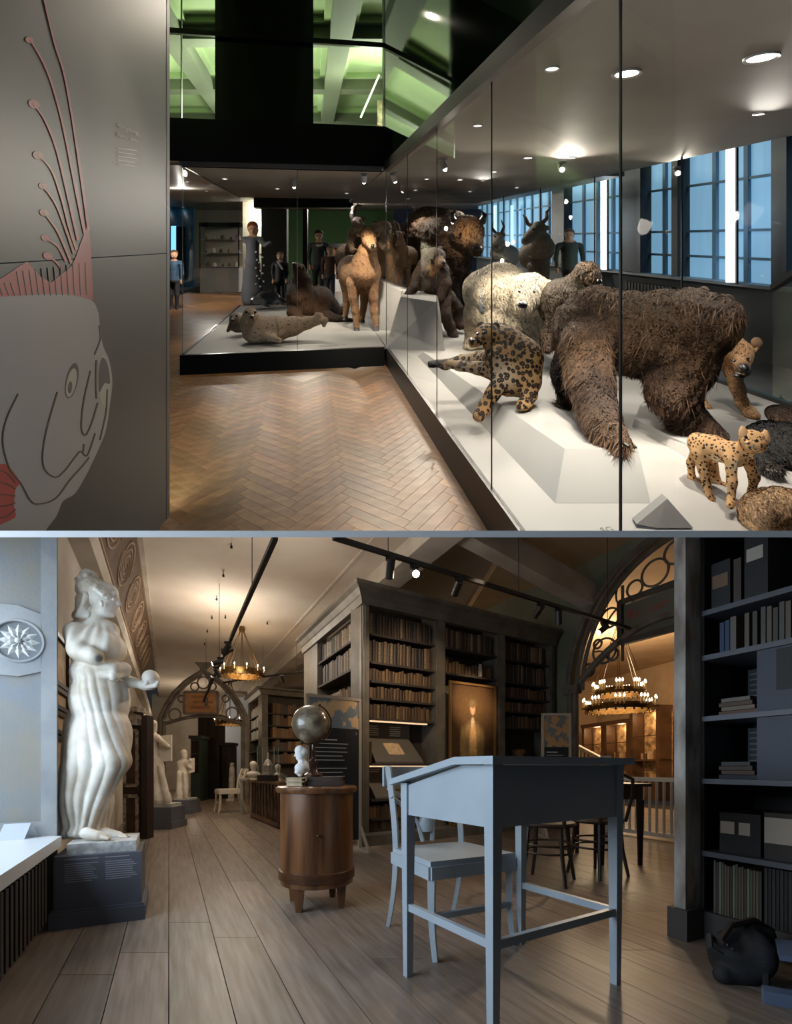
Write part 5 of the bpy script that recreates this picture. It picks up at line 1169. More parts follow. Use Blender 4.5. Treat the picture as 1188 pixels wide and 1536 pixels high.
ta, tb_ = lp(335, 1024, 11.0), lp(462, 1034, 9.6); track('short black track before the farther bookcase', ta, (tb_.x, tb_.y, ta.z)); p = Vector(ta) + (Vector((tb_.x, tb_.y, ta.z)) - Vector(ta)) * .72; spot('lit spot before the farther bookcase', p, (p.x + .2, p.y + 1.2, 1.6), lit=1, power=14, sz=70)
# warm spot beams over globe, statue, hall and desk, with no fittings built
for lab, p, aim, e, sz in (('spot over the globe', (.9, 4.3, 2.7), (-.55, 3.1, .8), 40, 40), ('spot over the statue', (.1, 3.9, 2.5), (-1.7, 2.95, 1.3), 80, 45), ('spot over the hall', (-.9, 6.2, 3.1), (-2.4, 7.4, .6), 75, 100), ('spot over the desk', (2.2, 4.6, 2.75), (.2, 1.9, .0), 100, 62)):
    light('SPOT', 'track_beam', p, e, (1, .76, .52), aim=aim, size=.05, spot=sz, blend=.8)
light('POINT', 'hall_fill', la(1.2, 4.9, 2.6), 34, (1, .88, .74), size=.2)  # added fill lights that lift hall and ceiling; no lamps hang at these points
light('POINT', 'hall_fill', la(.6, 15.2, 2.4), 50, (1, .82, .62), size=.3)
light('POINT', 'hall_fill', la(.9, 7.6, 2.8), 75, (1, .88, .74), size=.3)

# ---------------------------------------------------------------- side room behind the great arch
m_warm = mat('warm_plaster', C(206, 176, 140), .85, col2=C(190, 160, 126), scale=2)
struct(MB().hexa([(1.6, 17, 0), (8.2, 17.0, 0), (8.2, 17.2, 0), (1.6, 17.2, 0), (1.6, 17, 4.2), (8.2, 17, 4.2), (8.2, 17.2, 4.2), (1.6, 17.2, 4.2)]).build('wall_side_room', m_warm))
struct(MB().hexa([(7.3, 17, 0), (9.2, 7, 0), (9.4, 7, 0), (7.5, 17, 0), (7.3, 17, 4.2), (9.2, 7, 4.2), (9.4, 7, 4.2), (7.5, 17, 4.2)]).build('wall_side_room_end', m_warm))
struct(MB().hexa([(1.5, 6, 3.8), (9.5, 4, 3.8), (9.5, 17.2, 4.0), (1.0, 17.2, 4.0), (1.5, 6, 3.95), (9.5, 4, 3.95), (9.5, 17.2, 4.1), (1.0, 17.2, 4.1)]).build('ceiling_side_room', m_warm))
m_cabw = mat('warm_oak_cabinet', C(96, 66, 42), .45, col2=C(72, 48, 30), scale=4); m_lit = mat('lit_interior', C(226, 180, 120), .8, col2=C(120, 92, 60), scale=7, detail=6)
c0, c1 = Vector((6.15, 15.4)), Vector((6.85, 12.2)); cd_ = (c1 - c0).normalized(); cn = Vector((cd_.y, -cd_.x)); 
if cn.x > 0: cn = -cn
CQ = lambda s_, o, z: (c0.x + cd_.x * s_ + cn.x * o, c0.y + cd_.y * s_ + cn.y * o, z)
for u in range(3):
    gcab = thing('glazed_cabinet', ('first', 'second', 'third')[u] + ' lit oak cabinet with glazed doors counted from the stair rail', 'cabinet', CQ(u * 1.12 + .5, 0, 0))
    def cbx(s0, s1, o0, o1, z0, z1, nm, m): return MB().hexa([CQ(s0, o0, z0), CQ(s1, o0, z0), CQ(s1, o1, z0), CQ(s0, o1, z0), CQ(s0, o0, z1), CQ(s1, o0, z1), CQ(s1, o1, z1), CQ(s0, o1, z1)]).build(nm, m, gcab)
    a = u * 1.12; b = a + 1.1; ht = 2.15 + .25 * (u == 2)
    cbx(a, b, -.4, -.36, 0, ht, 'back_panel', m_lit); cbx(a, a + .12, -.36, .02, 0, ht, 'upright', m_cabw); cbx(b - .12, b, -.36, .02, 0, ht, 'upright', m_cabw); cbx(a + .002, b - .002, -.4, .06, ht, ht + .12, 'cornice', m_cabw); cbx(a, b, -.38, .02, 0, .5, 'base_cupboard', m_cabw); cbx(a, b, -.38, .0, 1.05, 1.1, 'shelf', m_cabw)
    for z0, z1 in ((.55, 1.05), (1.12, ht - .06)):
        dgl = cbx(a + .12, b - .12, .0, .008, z0, z1, 'glass_door', m_glass)
        cbx((a + b) / 2 - .015, (a + b) / 2 + .015, .008, .025, z0, z1, 'glazing_bar', m_cabw); cbx(a + .12, b - .12, .008, .025, (z0 + z1) / 2 - .012, (z0 + z1) / 2 + .012, 'glazing_bar', m_cabw)
    for k in range(7): s_ = a + .18 + k * .12; cbx(s_, s_ + .08, -.3, -.2, 1.1, 1.1 + random.uniform(.12, .3), 'exhibit', mat(f'exhibit{k % 3}', C(*((190, 150, 100), (120, 84, 56), (214, 190, 150))[k % 3]), .5))
    q = CQ((a + b) / 2, -.15, ht - .1); light('POINT', 'cabinet_lamp', q, 9, (1, .72, .42), size=.1)
m_rail = mat('rail_white', C(190, 182, 166), .5)
bl = thing('balustrade', 'pale wooden balustrade across the foot of the great arch', 'railing', la(CR, 5.6))
bq = lambda y, z: la(CR + .1, y, z)
MB().bar(bq(6.4, .74), bq(4.4, .74), .07, .05).build('hand_rail', m_rail, bl); MB().bar(bq(6.4, .06), bq(4.4, .06), .06, .05).build('bottom_rail', m_rail, bl)
for k in range(22): y = 6.38 - k * .085; MB().bar(bq(y, .06), bq(y, .74), .024).build('baluster', m_rail, bl)
MB().bar(bq(6.46, 0), bq(6.46, 1.05), .11).build('newel_post', m_rail, bl)
sr = thing('stair_rail', 'slanting pale stair rail descending in the side room', 'railing', lp(878, 1160, 9.5))
a, b = lp(855, 1113, 10.0), lp(902, 1138, 8.6); MB().bar(a, b, .06, .06).build('hand_rail', m_rail, sr)
for k in range(8): q = a + (b - a) * (k + .5) / 8; MB().bar((q.x, q.y, max(q.z - .8, .0)), q, .03).build('baluster', m_rail, sr)
light('POINT', 'side_room_lamp', (4.6, 10.2, 2.9), 260, (1, .74, .46), size=.4)
wp = thing('wall_picture', 'large dark picture high on the side room wall', 'picture', (5.3, 16.95, 2.3)); MB().box(4.3, 6.2, 16.9, 16.98, 2.45, 3.6).build('canvas', mat('dusky_canvas', C(96, 80, 66), .6, col2=C(70, 58, 48), scale=2), wp)
for a_, b_ in (((4.28, 2.43), (6.22, 2.43)), ((4.28, 3.62), (6.22, 3.62)), ((4.28, 2.43), (4.28, 3.62)), ((6.22, 2.43), (6.22, 3.62))): MB().bar((a_[0], 16.88, a_[1]), (b_[0], 16.88, b_[1]), .07, .05, up=(0, 1, 0)).build('frame_rail', m_cabw, wp)
# ================================================================ GALLERY (built level here, all its geometry sheared upward with depth at the end)
ROOM[0] = 'gallery'
GA = -.1886
def ga(c, Y, h=0.): return (c + GA * Y, Y, h)
GU = Vector((GA, 1)).normalized(); GV = Vector((GU.y, -GU.x))
def gf(px, py, h=0.): Y = (CH1 - h) * F / (py - H1); return Vector(((px - CX) / F * Y, Y, h))
def gp(px, py, Y): return Vector(((px - CX) / F * Y, Y, CH1 - (py - H1) * Y / F))
def onY(px, c):                              # where a picture column meets the line c of the gallery's axis
    r = (px - CX) / F; return c / (r - GA)
KC = Vector((-.111, 5.556)); KL = Vector((-2.37, 5.17)); C0, C1, CWN = .937, 3.68, 5.6
HF, HC = .22, 2.31                            # case floor and case soffit
BD = (KC - KL).normalized()
def bf(s_, o=0., h=0.): q = KL + BD * s_ + Vector((-BD.y, BD.x)) * o; return (q.x, q.y, h)   # along the cross case's front, o inwards
LBC = (KC - KL).length

m_soff = mat('soffit_grey', C(128, 123, 116), .75, col2=C(140, 135, 128), scale=1)
m_blackp = mat('black_plinth', C(9, 9, 9), .3); m_trim = mat('bronze_trim', C(40, 31, 25), .5); m_casefl = mat('case_floor_white', C(192, 190, 186), .6)
m_cg = glass('case_glass', (.99, .995, .99, 1), 1.4, .35); m_cr = glass('rear_glass', (.99, .995, .99, 1), 1.4, .15); m_joint = mat('pane_joint', C(40, 42, 42), .3)
m_dgreen = mat('dark_green_gloss', C(16, 28, 16), .04, spec=.5); m_blk2 = mat('fascia_black', C(7, 7, 7), .35)

# herringbone parquet: nearer blocks one by one, the rest as one mass
PL, PW_ = .42, .07
sub = struct(MB().poly([(-5.5, 1.2, -.012), (3, 1.2, -.012), (3, 17, -.012), (-6.5, 17, -.012)]).build('floor', mat('parquet_bed', C(52, 34, 20), .8)))
sub['label'] = 'oak herringbone parquet in front of the glass cases'
m_parq = mat('oak_parquet', C(150, 104, 60), .42, objcol=True, col2=C(206, 190, 172), scale=9, bump=.06, bscale=30)
m_parq2 = mat('oak_parquet_far', C(150, 104, 60), .34, attr=True)
ang = math.atan2(GV.y, GV.x) + PI / 4; ca, sa = math.cos(ang), math.sin(ang)
def blockmesh(dx, dy):
    g_ = .0012; b = MB(); P_ = lambda x, y, z: (x * ca - y * sa, x * sa + y * ca, z)
    b.hexa([P_(g_, g_, -.01), P_(dx - g_, g_, -.01), P_(dx - g_, dy - g_, -.01), P_(g_, dy - g_, -.01), P_(g_, g_, 0), P_(dx - g_, g_, 0), P_(dx - g_, dy - g_, 0), P_(g_, dy - g_, 0)])
    me = b.mesh('parquet_block'); me.materials.append(m_parq); return me
MEH, MEV = blockmesh(PL, PW_), blockmesh(PW_, PL)
cand = []
for m_ in range(-14, 15):
    for k_ in range(-160, 161):
        for v_, (x, y) in enumerate(((k_ * PW_ + m_ * 2 * PL, k_ * PW_), (k_ * PW_ + m_ * 2 * PL + PL, k_ * PW_ + PW_ - PL))):
            X, Y = x * ca - y * sa - 1.0, x * sa + y * ca + 5.0
            if not (1.9 < Y < 13 and -6 < X < 2): continue
            if X - .3 > C0 + GA * Y + .1: continue
            if Y > 5.4 and X > -2.0 - .19 * (Y - 5): continue
            px = CX + X / Y * F
            if px < 150: continue
            cand.append((Y, X, v_))
cand.sort(); far_f = MB(); far_c = []
for i, (Y, X, v_) in enumerate(cand):
    t = random.uniform(.7, 1.2); col = (.47 * t, .235 * t * random.uniform(.95, 1.05), .088 * t, 1)
    if i < 300:
        o = bpy.data.objects.new('parquet_block', (MEH, MEV)[v_]); COL.objects.link(o); o.location = (X, Y, 0); o.parent = sub; o.color = col; GAL.append(o)
    else:
        me = (MEH, MEV)[v_]; far_f.hexa([(v.co.x + X, v.co.y + Y, v.co.z) for v in me.vertices]); far_c.append(col)
if far_c:
    fo = far_f.build('parquet_far', m_parq2, sub, fix=False, kind='stuff')
    at = fo.data.attributes.new('Col', 'FLOAT_COLOR', 'POINT'); at.data.foreach_set('color', np.repeat(np.array(far_c, np.float32), 8, 0).ravel())

# ---- printed panel wall with the crested fish
PX0 = -1.229
pw = thing('exhibition_panel', 'grey panel wall printed with a huge crested fish head', 'panel', (PX0, 2.0, 0))
m_pan = mat('panel_satin_grey', C(64, 63, 57), .36, spec=.4); m_edge = mat('panel_edge', C(60, 60, 58), .4)
Y0p, Y1p = 1.3, 2.5; PXs = PX0
HS = CH1 - 21 * 2.5 / F
def pn(u, h, o=0.): return (PX0 + o, u, h)       # panel faces +x; u is depth
MB().hexa([pn(Y0p, 0, -.04), pn(Y0p, 0), pn(Y1p, 0), pn(Y1p, 0, -.04), pn(Y0p, HS - .002, -.04), pn(Y0p, HS - .002), pn(Y1p, HS - .002), pn(Y1p, HS - .002, -.04)]).build('lower_board', m_pan, pw)
MB().hexa([pn(Y0p, HS + .002, -.04), pn(Y0p, HS + .002), pn(Y1p, HS + .002), pn(Y1p, HS + .002, -.04), pn(Y0p, 3.4, -.04), pn(Y0p, 3.4), pn(Y1p, 3.4), pn(Y1p, 3.4, -.04)]).build('upper_board', m_pan, pw)
MB().hexa([pn(Y1p, 0, -.06), pn(Y1p, 0, .002), pn(Y1p + .03, 0, .002), pn(Y1p + .03, 0, -.06), pn(Y1p, 3.4, -.06), pn(Y1p, 3.4, .002), pn(Y1p + .03, 3.4, .002), pn(Y1p + .03, 3.4, -.06)]).build('edge_strip', m_edge, pw)
def fp(px, py, o=.0015):                       # a point of the print
    Y = PX0 * F / (px - CX); return (PX0 + o, Y, CH1 - (py - H1) * Y / F)
def shape(name, pts, m, o=.0015, cl=False):
    me = MB().prism([fp(x, y, o * .2) for x, y in pts], (o * .8, 0, 0)); return me.build(name, m, pw)
def stroke(name, pts, w_, m, o=.003):
    n = len(pts); L_p, R_p = [], []
    for i, (x, y) in enumerate(pts):
        a = pts[max(i - 1, 0)]; b = pts[min(i + 1, n - 1)]; dx, dy = b[0] - a[0], b[1] - a[1]; l = math.hypot(dx, dy) or 1
        w2 = w_[i] if isinstance(w_, (list, tuple)) else w_
        L_p.append((x - dy / l * w2 / 2, y + dx / l * w2 / 2)); R_p.append((x + dy / l * w2 / 2, y - dx / l * w2 / 2))
    b = MB()
    for i in range(n - 1): b.hexa([fp(*L_p[i], o * .3), fp(*R_p[i], o * .3), fp(*R_p[i + 1], o * .3), fp(*L_p[i + 1], o * .3), fp(*L_p[i], o), fp(*R_p[i], o), fp(*R_p[i + 1], o), fp(*L_p[i + 1], o)])
    return b.build(name, m, pw)
def curve(pts, n=8):                           # Catmull-Rom through the given points
    out = []; P_ = [pts[0]] + list(pts) + [pts[-1]]
    for i in range(1, len(P_) - 2):
        for k in range(n):
            t = k / n; a, b, c, d = P_[i - 1], P_[i], P_[i + 1], P_[i + 2]
            out.append(tuple(.5 * (2 * b[j] + (c[j] - a[j]) * t + (2 * a[j] - 5 * b[j] + 4 * c[j] - d[j]) * t * t + (3 * b[j] - a[j] - 3 * c[j] + d[j]) * t ** 3) for j in (0, 1)))
    return out + [pts[-1]]
m_fish = mat('print_fish_grey', C(164, 161, 158), .35); m_line = mat('print_line', C(78, 66, 50), .4); m_pink = mat('print_red', C(176, 70, 66), .38); m_orange = mat('print_orange', C(170, 92, 62), .38); m_dkp = mat('print_dark', C(70, 70, 66), .4); m_eyew = mat('print_eye', C(178, 174, 162), .4)
head = curve([(-30, 445), (20, 444), (70, 441), (110, 443), (136, 450), (146, 466), (149, 487), (152, 510), (156, 524), (163, 540), (168, 572), (164, 610), (158, 646), (148, 672), (136, 698), (128, 714), (112, 740), (94, 752), (84, 774), (66, 800), (62, 830)])
shape('fish_head', head + [(-30, 830)], m_fish)
shape('crest_band', curve([(-30, 430), (0, 418), (24, 402), (40, 392)]) + [(60, 415)] + curve([(76, 424), (90, 412), (108, 396), (122, 360), (132, 340), (137, 400), (139, 450)]) + curve([(134, 449), (110, 443), (70, 441), (20, 444), (-30, 446)]), m_pink, .002)
for k in range(16): x = -8 + k * 9; stroke('crest_ray_line', [(x - 6 + k * .4, 412 - k * 1.2 if k > 3 else 424), (x + 2, 443)], 1.2, m_line)
for pts, m_ in (([(64, -5), (80, 62), (95, 110), (108, 180), (120, 260), (132, 345)], m_pink), ([(44, 60), (62, 90), (78, 130), (94, 190), (110, 270), (126, 350)], m_pink), ([(48, 155), (66, 180), (84, 225), (100, 290), (116, 360)], m_pink),
                ([(55, 232), (76, 255), (92, 300), (104, 345), (114, 375)], m_orange), ([(62, 278), (82, 305), (98, 345), (110, 380)], m_orange), ([(64, 318), (84, 345), (98, 375), (106, 395)], m_orange), ([(66, 357), (86, 370), (98, 392)], m_pink), ([(70, 384), (82, 392), (92, 404)], m_pink)):
    c = curve(pts, 5); stroke('crest_ray', c, [2.0 + 2.2 * i / len(c) for i in range(len(c))], m_)
for x, y, r, m_ in ((43, 60, 5, m_pink), (50, 156, 7, m_pink), (56, 233, 6.5, m_orange), (63, 279, 5, m_orange), (65, 319, 5.5, m_orange), (67, 357, 5, m_pink), (71, 384, 6, m_pink)):
    shape('ray_tip', [(x + r * 1.2 * math.cos(a) + .3 * r * math.sin(a), y + r * math.sin(a)) for a in np.linspace(0, 2 * PI, 12, endpoint=False)], m_, .0025)
shape('pectoral_fin', curve([(-30, 700), (0, 696), (12, 700), (28, 722), (22, 735), (20, 760), (22, 775), (4, 785), (-30, 800)]), m_pink, .0025)
for k in range(5): stroke('fin_line', curve([(-20, 704 + k * 18), (6, 708 + k * 17), (22, 724 + k * 10)], 4), 1.4, m_line, .0035)
ell = lambda x, y, a, b, tl=0: [(x + a * math.cos(t) * math.cos(tl) - b * math.sin(t) * math.sin(tl), y + a * math.cos(t) * math.sin(tl) + b * math.sin(t) * math.cos(tl)) for t in np.linspace(0, 2 * PI, 26, endpoint=False)]
shape('eye_socket', ell(107, 571, 9, 27, .2), m_dkp, .0022); shape('eye_white', ell(106, 574, 7, 22, .2), m_eyew, .0027); shape('pupil', ell(104, 581, 3, 9, .1), m_dkp, .0032)
shape('mouth_lip', ell(155, 572, 9, 40, -.05), m_eyew, .0022); shape('mouth_dark', curve([(148, 588), (147, 560), (152, 537), (160, 545), (164, 574), (156, 575), (149, 588)]), m_dkp, .0027)
for pts in ([(26, 591), (8, 630), (3, 665), (14, 705), (30, 725), (44, 750), (56, 756), (82, 748), (104, 720), (122, 700), (133, 686)], [(85, 588), (70, 640), (63, 680), (66, 704), (82, 716), (96, 706), (110, 688), (120, 677), (130, 683), (142, 650)], [(135, 556), (125, 600), (121, 640), (127, 653), (136, 636), (146, 604)], [(148, 488), (150, 508), (141, 532)], [(160, 584), (158, 620), (149, 660)], [(144, 540), (143, 570), (144, 598)], [(125, 666), (124, 678)]):
    stroke('print_outline', curve(pts, 6), 2.0, m_line, .0035)
m_ptext = mat('panel_lettering', C(190, 188, 182), .5)
for tx, sz, px_, yy in (('Heeringakuningas', .0255, 174, 190), ('Regalecus', .022, 174, 203), ('glesne', .022, 195, 210)):
    lettering('lettering', tx, sz, fp(px_, yy, .003), (0, 1, 0), (0, 0, 1), m_ptext, pw, .0006)
for k in range(5): stroke('text_line', [(175, 222 + k * 6), (205 - 3 * (k % 2), 226 + k * 6)], 1.2, m_ptext)

# ---- cross case and long case (one L-shaped run of glass)
m_labl = mat('case_label', C(120, 118, 114), .7)
lc = thing('showcase', 'long glass animal showcase with white floor and black base', 'display case', ga(C0 + 1, 4))
def slabx(cA, cB, y0, y1, h0, h1, name, m, parent): return MB().hexa([ga(cA, y0, h0), ga(cB, y0, h0), ga(cB, y1, h0), ga(cA, y1, h0), ga(cA, y0, h1), ga(cB, y0, h1), ga(cB, y1, h1), ga(cA, y1, h1)]).build(name, m, parent)
slabx(C0, C1, 1.3, 10.6, HF - .03, HF, 'floor_board', m_casefl, lc)
slabx(C0 - .012, C0 + .02, 1.3, 5.56, 0, HF, 'base_front', mat('dark_base', C(34, 25, 18), .4), lc)
slabx(C0 - .03, C1 + .1, 1.2, 10.6, HC, HC + .05, 'soffit', m_soff, lc)
slabx(C0 - .038, C0 + .02, 1.2, 5.56, HC - .005, HC + .10, 'head_trim', m_trim, lc)
ys = [1.2, onY(930, C0), onY(737, C0), onY(655, C0), onY(611, C0), 5.556]
for a_, b_ in zip(ys, ys[1:]): slabx(C0, C0 + .010, a_ + .003, b_ - .003, HF, HC, 'pane', m_cg, lc)
for y_, w_ in zip(ys[1:-1], (.004, .003, .003, .003)): slabx(C0 - .001, C0 + .004, y_ - w_, y_ + w_, HF, HC, 'pane_joint', m_joint, lc)
yb = [1.8, 3.2, 4.6, 6.0, 7.4, 8.8, 10.2]
for a_, b_ in zip(yb, yb[1:]): slabx(C1, C1 + .010, a_ + .003, b_ - .003, HF, HC, 'pane', m_cr, lc)
slabx(C1 - .02, C1 + .03, 1.3, 10.6, HF - .02, HF + .03, 'back_rail', m_joint, lc)
for y_ in yb[1:-1]: slabx(C1 - .002, C1 + .012, y_ - .004, y_ + .004, HF, HC, 'pane_joint', m_joint, lc)
slabx(C1 + .03, C1 + .06, 1.3, 10.6, 0, HF, 'base_rear', m_blackp, lc)
xc = thing('showcase', 'cross glass showcase of seals and mountain sheep behind the parquet', 'display case', bf(LBC / 2, 1))
def bx_(s0, s1, o0, o1, h0, h1, name, m, parent=xc): return MB().hexa([bf(s0, o0, h0), bf(s1, o0, h0), bf(s1, o1, h0), bf(s0, o1, h0), bf(s0, o0, h1), bf(s1, o0, h1), bf(s1, o1, h1), bf(s0, o1, h1)]).build(name, m, parent)
DC = 3.9
bx_(0, LBC - .02, 0, DC, HF - .03, HF - .001, 'floor_board', m_casefl); bx_(-.02, LBC - .03, -.02, .03, 0, HF, 'base_front', m_blackp); bx_(-.02, .03, .03, DC, 0, HF, 'base_side', m_blackp); bx_(0, LBC - .04, DC - .03, DC, 0, HF, 'base_rear', m_blackp)
bx_(-.02, LBC - .06, -.03, DC, HC + .001, HC + .05, 'soffit', m_soff)
for a_, b_ in ((0, 1.25), (1.25, LBC - .004)): bx_(a_ + .003, b_ - .003, 0, .010, HF, HC, 'pane', m_cg)
for s_ in (.003, 1.25, LBC - .004): bx_(s_ - .003, s_ + .003, -.003, .013, HF, HC, 'pane_joint', mat('joint_light', C(120, 126, 122), .25) if s_ else m_joint)
for a_, b_ in ((.02, 1.95), (1.95, DC)): bx_(0, .010, a_ + .003, b_ - .003, HF, HC, 'pane', m_cg)
for a_, b_ in ((0.02, 1.25), (1.25, LBC - .06)): bx_(a_, b_, DC - .01, DC, HF, HC, 'pane', m_cg)
bx_(0, .02, 0.01, DC, HF, HF + .012, 'edge_rail', m_joint); bx_(0, .02, 0.01, DC, HC - .012, HC, 'edge_rail', m_joint); bx_(0, LBC - .06, -.01, .012, HC - .012, HC, 'edge_rail', m_joint)
lettering('label_lettering', 'Bighorn  Ovis  canadensis', .05, bf(1.45, .22, HF + .002), (BD.x, BD.y, 0), (-BD.y, BD.x, 0), m_labl, xc, .0006) if False else None
for k, (s_, w_) in enumerate(((1.5, .32), (1.5, .22))): bx_(s_, s_ + w_, .2 - .05 * k, .215 - .05 * k, HF, HF + .001, 'label_line', m_labl)
# fascia over the cases and the dark glass wall above the long case
fc = thing('fascia', 'deep black fascia above the cross showcase', 'fascia', bf(1, 0, HC + .06)); del fc['category']; struct(fc)
bx_(-2.6, LBC + .05, -.06, .1, HC + .05, 2.83, 'fascia_board', m_blk2, fc)
gw = struct(MB().hexa([ga(C0 - .03, 1.2, HC + .101), ga(C0 + .1, 1.2, HC + .101), ga(C0 + .1, 5.6, HC + .101), ga(C0 - .03, 5.6, HC + .101), ga(C0 - .03, 1.2, 5.6), ga(C0 + .1, 1.2, 5.6), ga(C0 + .1, 5.6, 5.6), ga(C0 - .03, 5.6, 5.6)]).build('wall_dark_glass', m_dgreen))
# upper storey seen over the fascia
up_ = thing('gallery_glazing', 'dark green glazing panels with black rail above the fascia', 'glazing', bf(1, .2, 2.83)); del up_['category']; struct(up_)
def bs(px):                                    # distance along the cross front for a picture column
    r = (px - CX) / F; return (r * KL.y - KL.x) / (BD.x - r * BD.y)
bx_(bs(322), bs(470), .02, .06, 2.83, 5.8, 'green_panel', m_dgreen, up_)
bx_(-2.6, LBC, 0.0, .05, 3.78, 3.84, 'rail', m_blk2, up_)
m_gg = glass('green_glass', (.86, .95, .84, 1), 1.45, .6)
bx_(bs(470), LBC, .03, .045, 2.83, 5.8, 'pane', m_gg, up_); bx_(-2.6, bs(322), .03, .045, 2.83, 5.8, 'pane', m_gg, up_)
for px in (271, 575, 611): bx_(bs(px) - .005, bs(px) + .005, .02, .05, 2.83, 5.8, 'pane_joint', m_joint, up_)
m_gceil = mat('green_ceiling', C(172, 190, 146), .8, col2=C(160, 180, 134), scale=.6); m_gbeam = mat('green_beam', C(104, 108, 92), .7)
HU = 5.0
uc = struct(MB().hexa([ga(-7, 4.2, HU), ga(3.5, 4.2, HU), ga(3.5, 22, HU), ga(-7, 22, HU), ga(-7, 4.2, HU + .1), ga(3.5, 4.2, HU + .1), ga(3.5, 22, HU + .1), ga(-7, 22, HU + .1)]).build('ceiling_upper', m_gceil))
for k, y_ in enumerate((7.4, 9.9, 12.6, 15.4, 18.2)):
    bm = slabx(-6, 3, y_, y_ + .34, HU - .32, HU, 'cross_beam', m_gbeam, uc)
    slabx(-6, 3, y_ - .12, y_, HU - .1, HU, 'beam_moulding', m_gceil, uc); slabx(-6, 3, y_ + .34, y_ + .46, HU - .1, HU, 'beam_moulding', m_gceil, uc)
for c_ in (-2.35, .35, 2.3):
    slabx(c_, c_ + .34, 4.4, 21, HU - .34, HU, 'long_beam', m_gbeam, uc); slabx(c_ - .1, c_, 4.4, 21, HU - .1, HU, 'beam_moulding', m_gceil, uc); slabx(c_ + .34, c_ + .44, 4.4, 21, HU - .1, HU, 'beam_moulding', m_gceil, uc)
m_ulamp = mat('upper_lamp', (1, .97, .9, 1), .5, emit=2.2)
for k, (px, py, w_, hh) in enumerate(((489, 60, 14, 24), (538, 64, 14, 24), (481, 133, 10, 8), (522, 136, 10, 8), (291, 120, 10, 6), (634, 65, 12, 10))):
    Y = 9.4 if py < 100 else 14; p_ = gp(px, py, Y); s_ = Y / F
    t = thing('ceiling_lamp', ('bright', 'second bright', 'small', 'second small', 'corner', 'reflected')[k] + ' white box lamp under the green ceiling beams', 'lamp', (p_.x, p_.y, p_.z + hh * s_ / 2)); 
    MB().box(p_.x - w_ * s_ / 2, p_.x + w_ * s_ / 2, p_.y - .1, p_.y + .1, p_.z - hh * s_ / 2, p_.z + hh * s_ / 2).build('diffuser', m_ulamp, t)
    MB().tube([(p_.x, p_.y, p_.z), (p_.x, p_.y, HU)], .02, 5).build('stem', m_gbeam, t)
struct(MB().hexa([ga(-7, 21, 2.5), ga(4, 21, 2.5), ga(4, 21.2, 2.5), ga(-7, 21.2, 2.5), ga(-7, 21, HU), ga(4, 21, HU), ga(4, 21.2, HU), ga(-7, 21.2, HU)]).build('wall_upper_far', m_gceil))
uk = thing('upper_display', 'white-edged display case on the upper storey', 'display case', gp(560, 176, 9.5))
q0, q1 = gp(541, 176, 9.5), gp(569, 112, 9.5); MB().bar(q0, q1, .03).build('light_edge', m_ulamp, uk); q2 = gp(580, 112, 9.5); MB().bar(q1, q2, .03).build('top_edge', m_gbeam, uk)
MB().box(gp(566, 178, 9.6).x, gp(580, 178, 9.6).x, 9.6, 9.9, gp(566, 186, 9.6).z, gp(566, 150, 9.6).z).build('exhibit', mat('pale_exhibit', C(180, 160, 140), .6, col2=C(90, 70, 60), scale=6), uk)
for k, px in enumerate((468, 496)): MB().bar(gp(px, 186, 8), gp(px + 3, 160, 8), .03).build('chair_edge', m_ulamp, uk) if False else None

# ---- hall behind the cases
m_hallw = mat('hall_dark_wall', C(40, 44, 42), .6); m_navy = mat('navy_wall', C(26, 34, 52), .5); m_hgreen = mat('hall_green', C(58, 84, 48), .6); m_bluew = mat('hall_blue', C(28, 84, 116), .5)
struct(MB().hexa([ga(-7, 2.4, 2.62), ga(8, 2.4, 2.62), ga(8, 22, 2.62), ga(-7, 22, 2.62), ga(-7, 2.4, 2.7), ga(8, 2.4, 2.7), ga(8, 22, 2.7), ga(-7, 22, 2.7)]).build('ceiling_hall', mat('hall_ceiling', C(96, 92, 86), .6))) if False else None
struct(MB().hexa([bf(-3, 1.2, 2.5), bf(LBC + 4, 1.2, 2.5), bf(LBC + 4, 14, 2.5), bf(-3, 14, 2.5), bf(-3, 1.2, 2.6), bf(LBC + 4, 1.2, 2.6), bf(LBC + 4, 14, 2.6), bf(-3, 14, 2.6)]).build('ceiling_hall', mat('hall_ceiling', C(120, 114, 106), .5)))
def wallpx(name, x0, x1, Y, m, h0=0, h1=2.5, dy=0): a, b = gp(x0, 300, Y), gp(x1, 300, Y + dy); return struct(MB().hexa([(a.x, a.y, h0), (b.x, b.y, h0), (b.x, b.y + .1, h0), (a.x, a.y + .1, h0), (a.x, a.y, h1), (b.x, b.y, h1), (b.x, b.y + .1, h1), (a.x, a.y + .1, h1)]).build(name, m))
wallpx('wall_blue', 200, 290, 14.6, m_bluew); wallpx('wall_hall_pale', 290, 372, 16, mat('hall_pale', C(150, 144, 128), .7)); wallpx('wall_hall_end', 360, 640, 16.5, m_hgreen); wallpx('wall_hall_navy', 590, 860, 15.5, m_navy)
struct(MB().poly([(-6.5, 17, 0.0), (8, 17, 0.0), (8, 10.2, 0.0), (-2.5, 10.2, 0.0)]).build('floor_hall', mat('hall_parquet', C(110, 78, 50), .4, col2=C(84, 58, 36), scale=3)))
struct(MB().poly([ga(C1 + .06, 1.6, 0.0), ga(CWN, 1.6, 0.0), ga(CWN, 14, 0.0), ga(C1 + .06, 14, 0.0)]).build('floor_aisle', mat('aisle_floor', C(150, 140, 128), .35, col2=C(128, 120, 112), scale=3)))
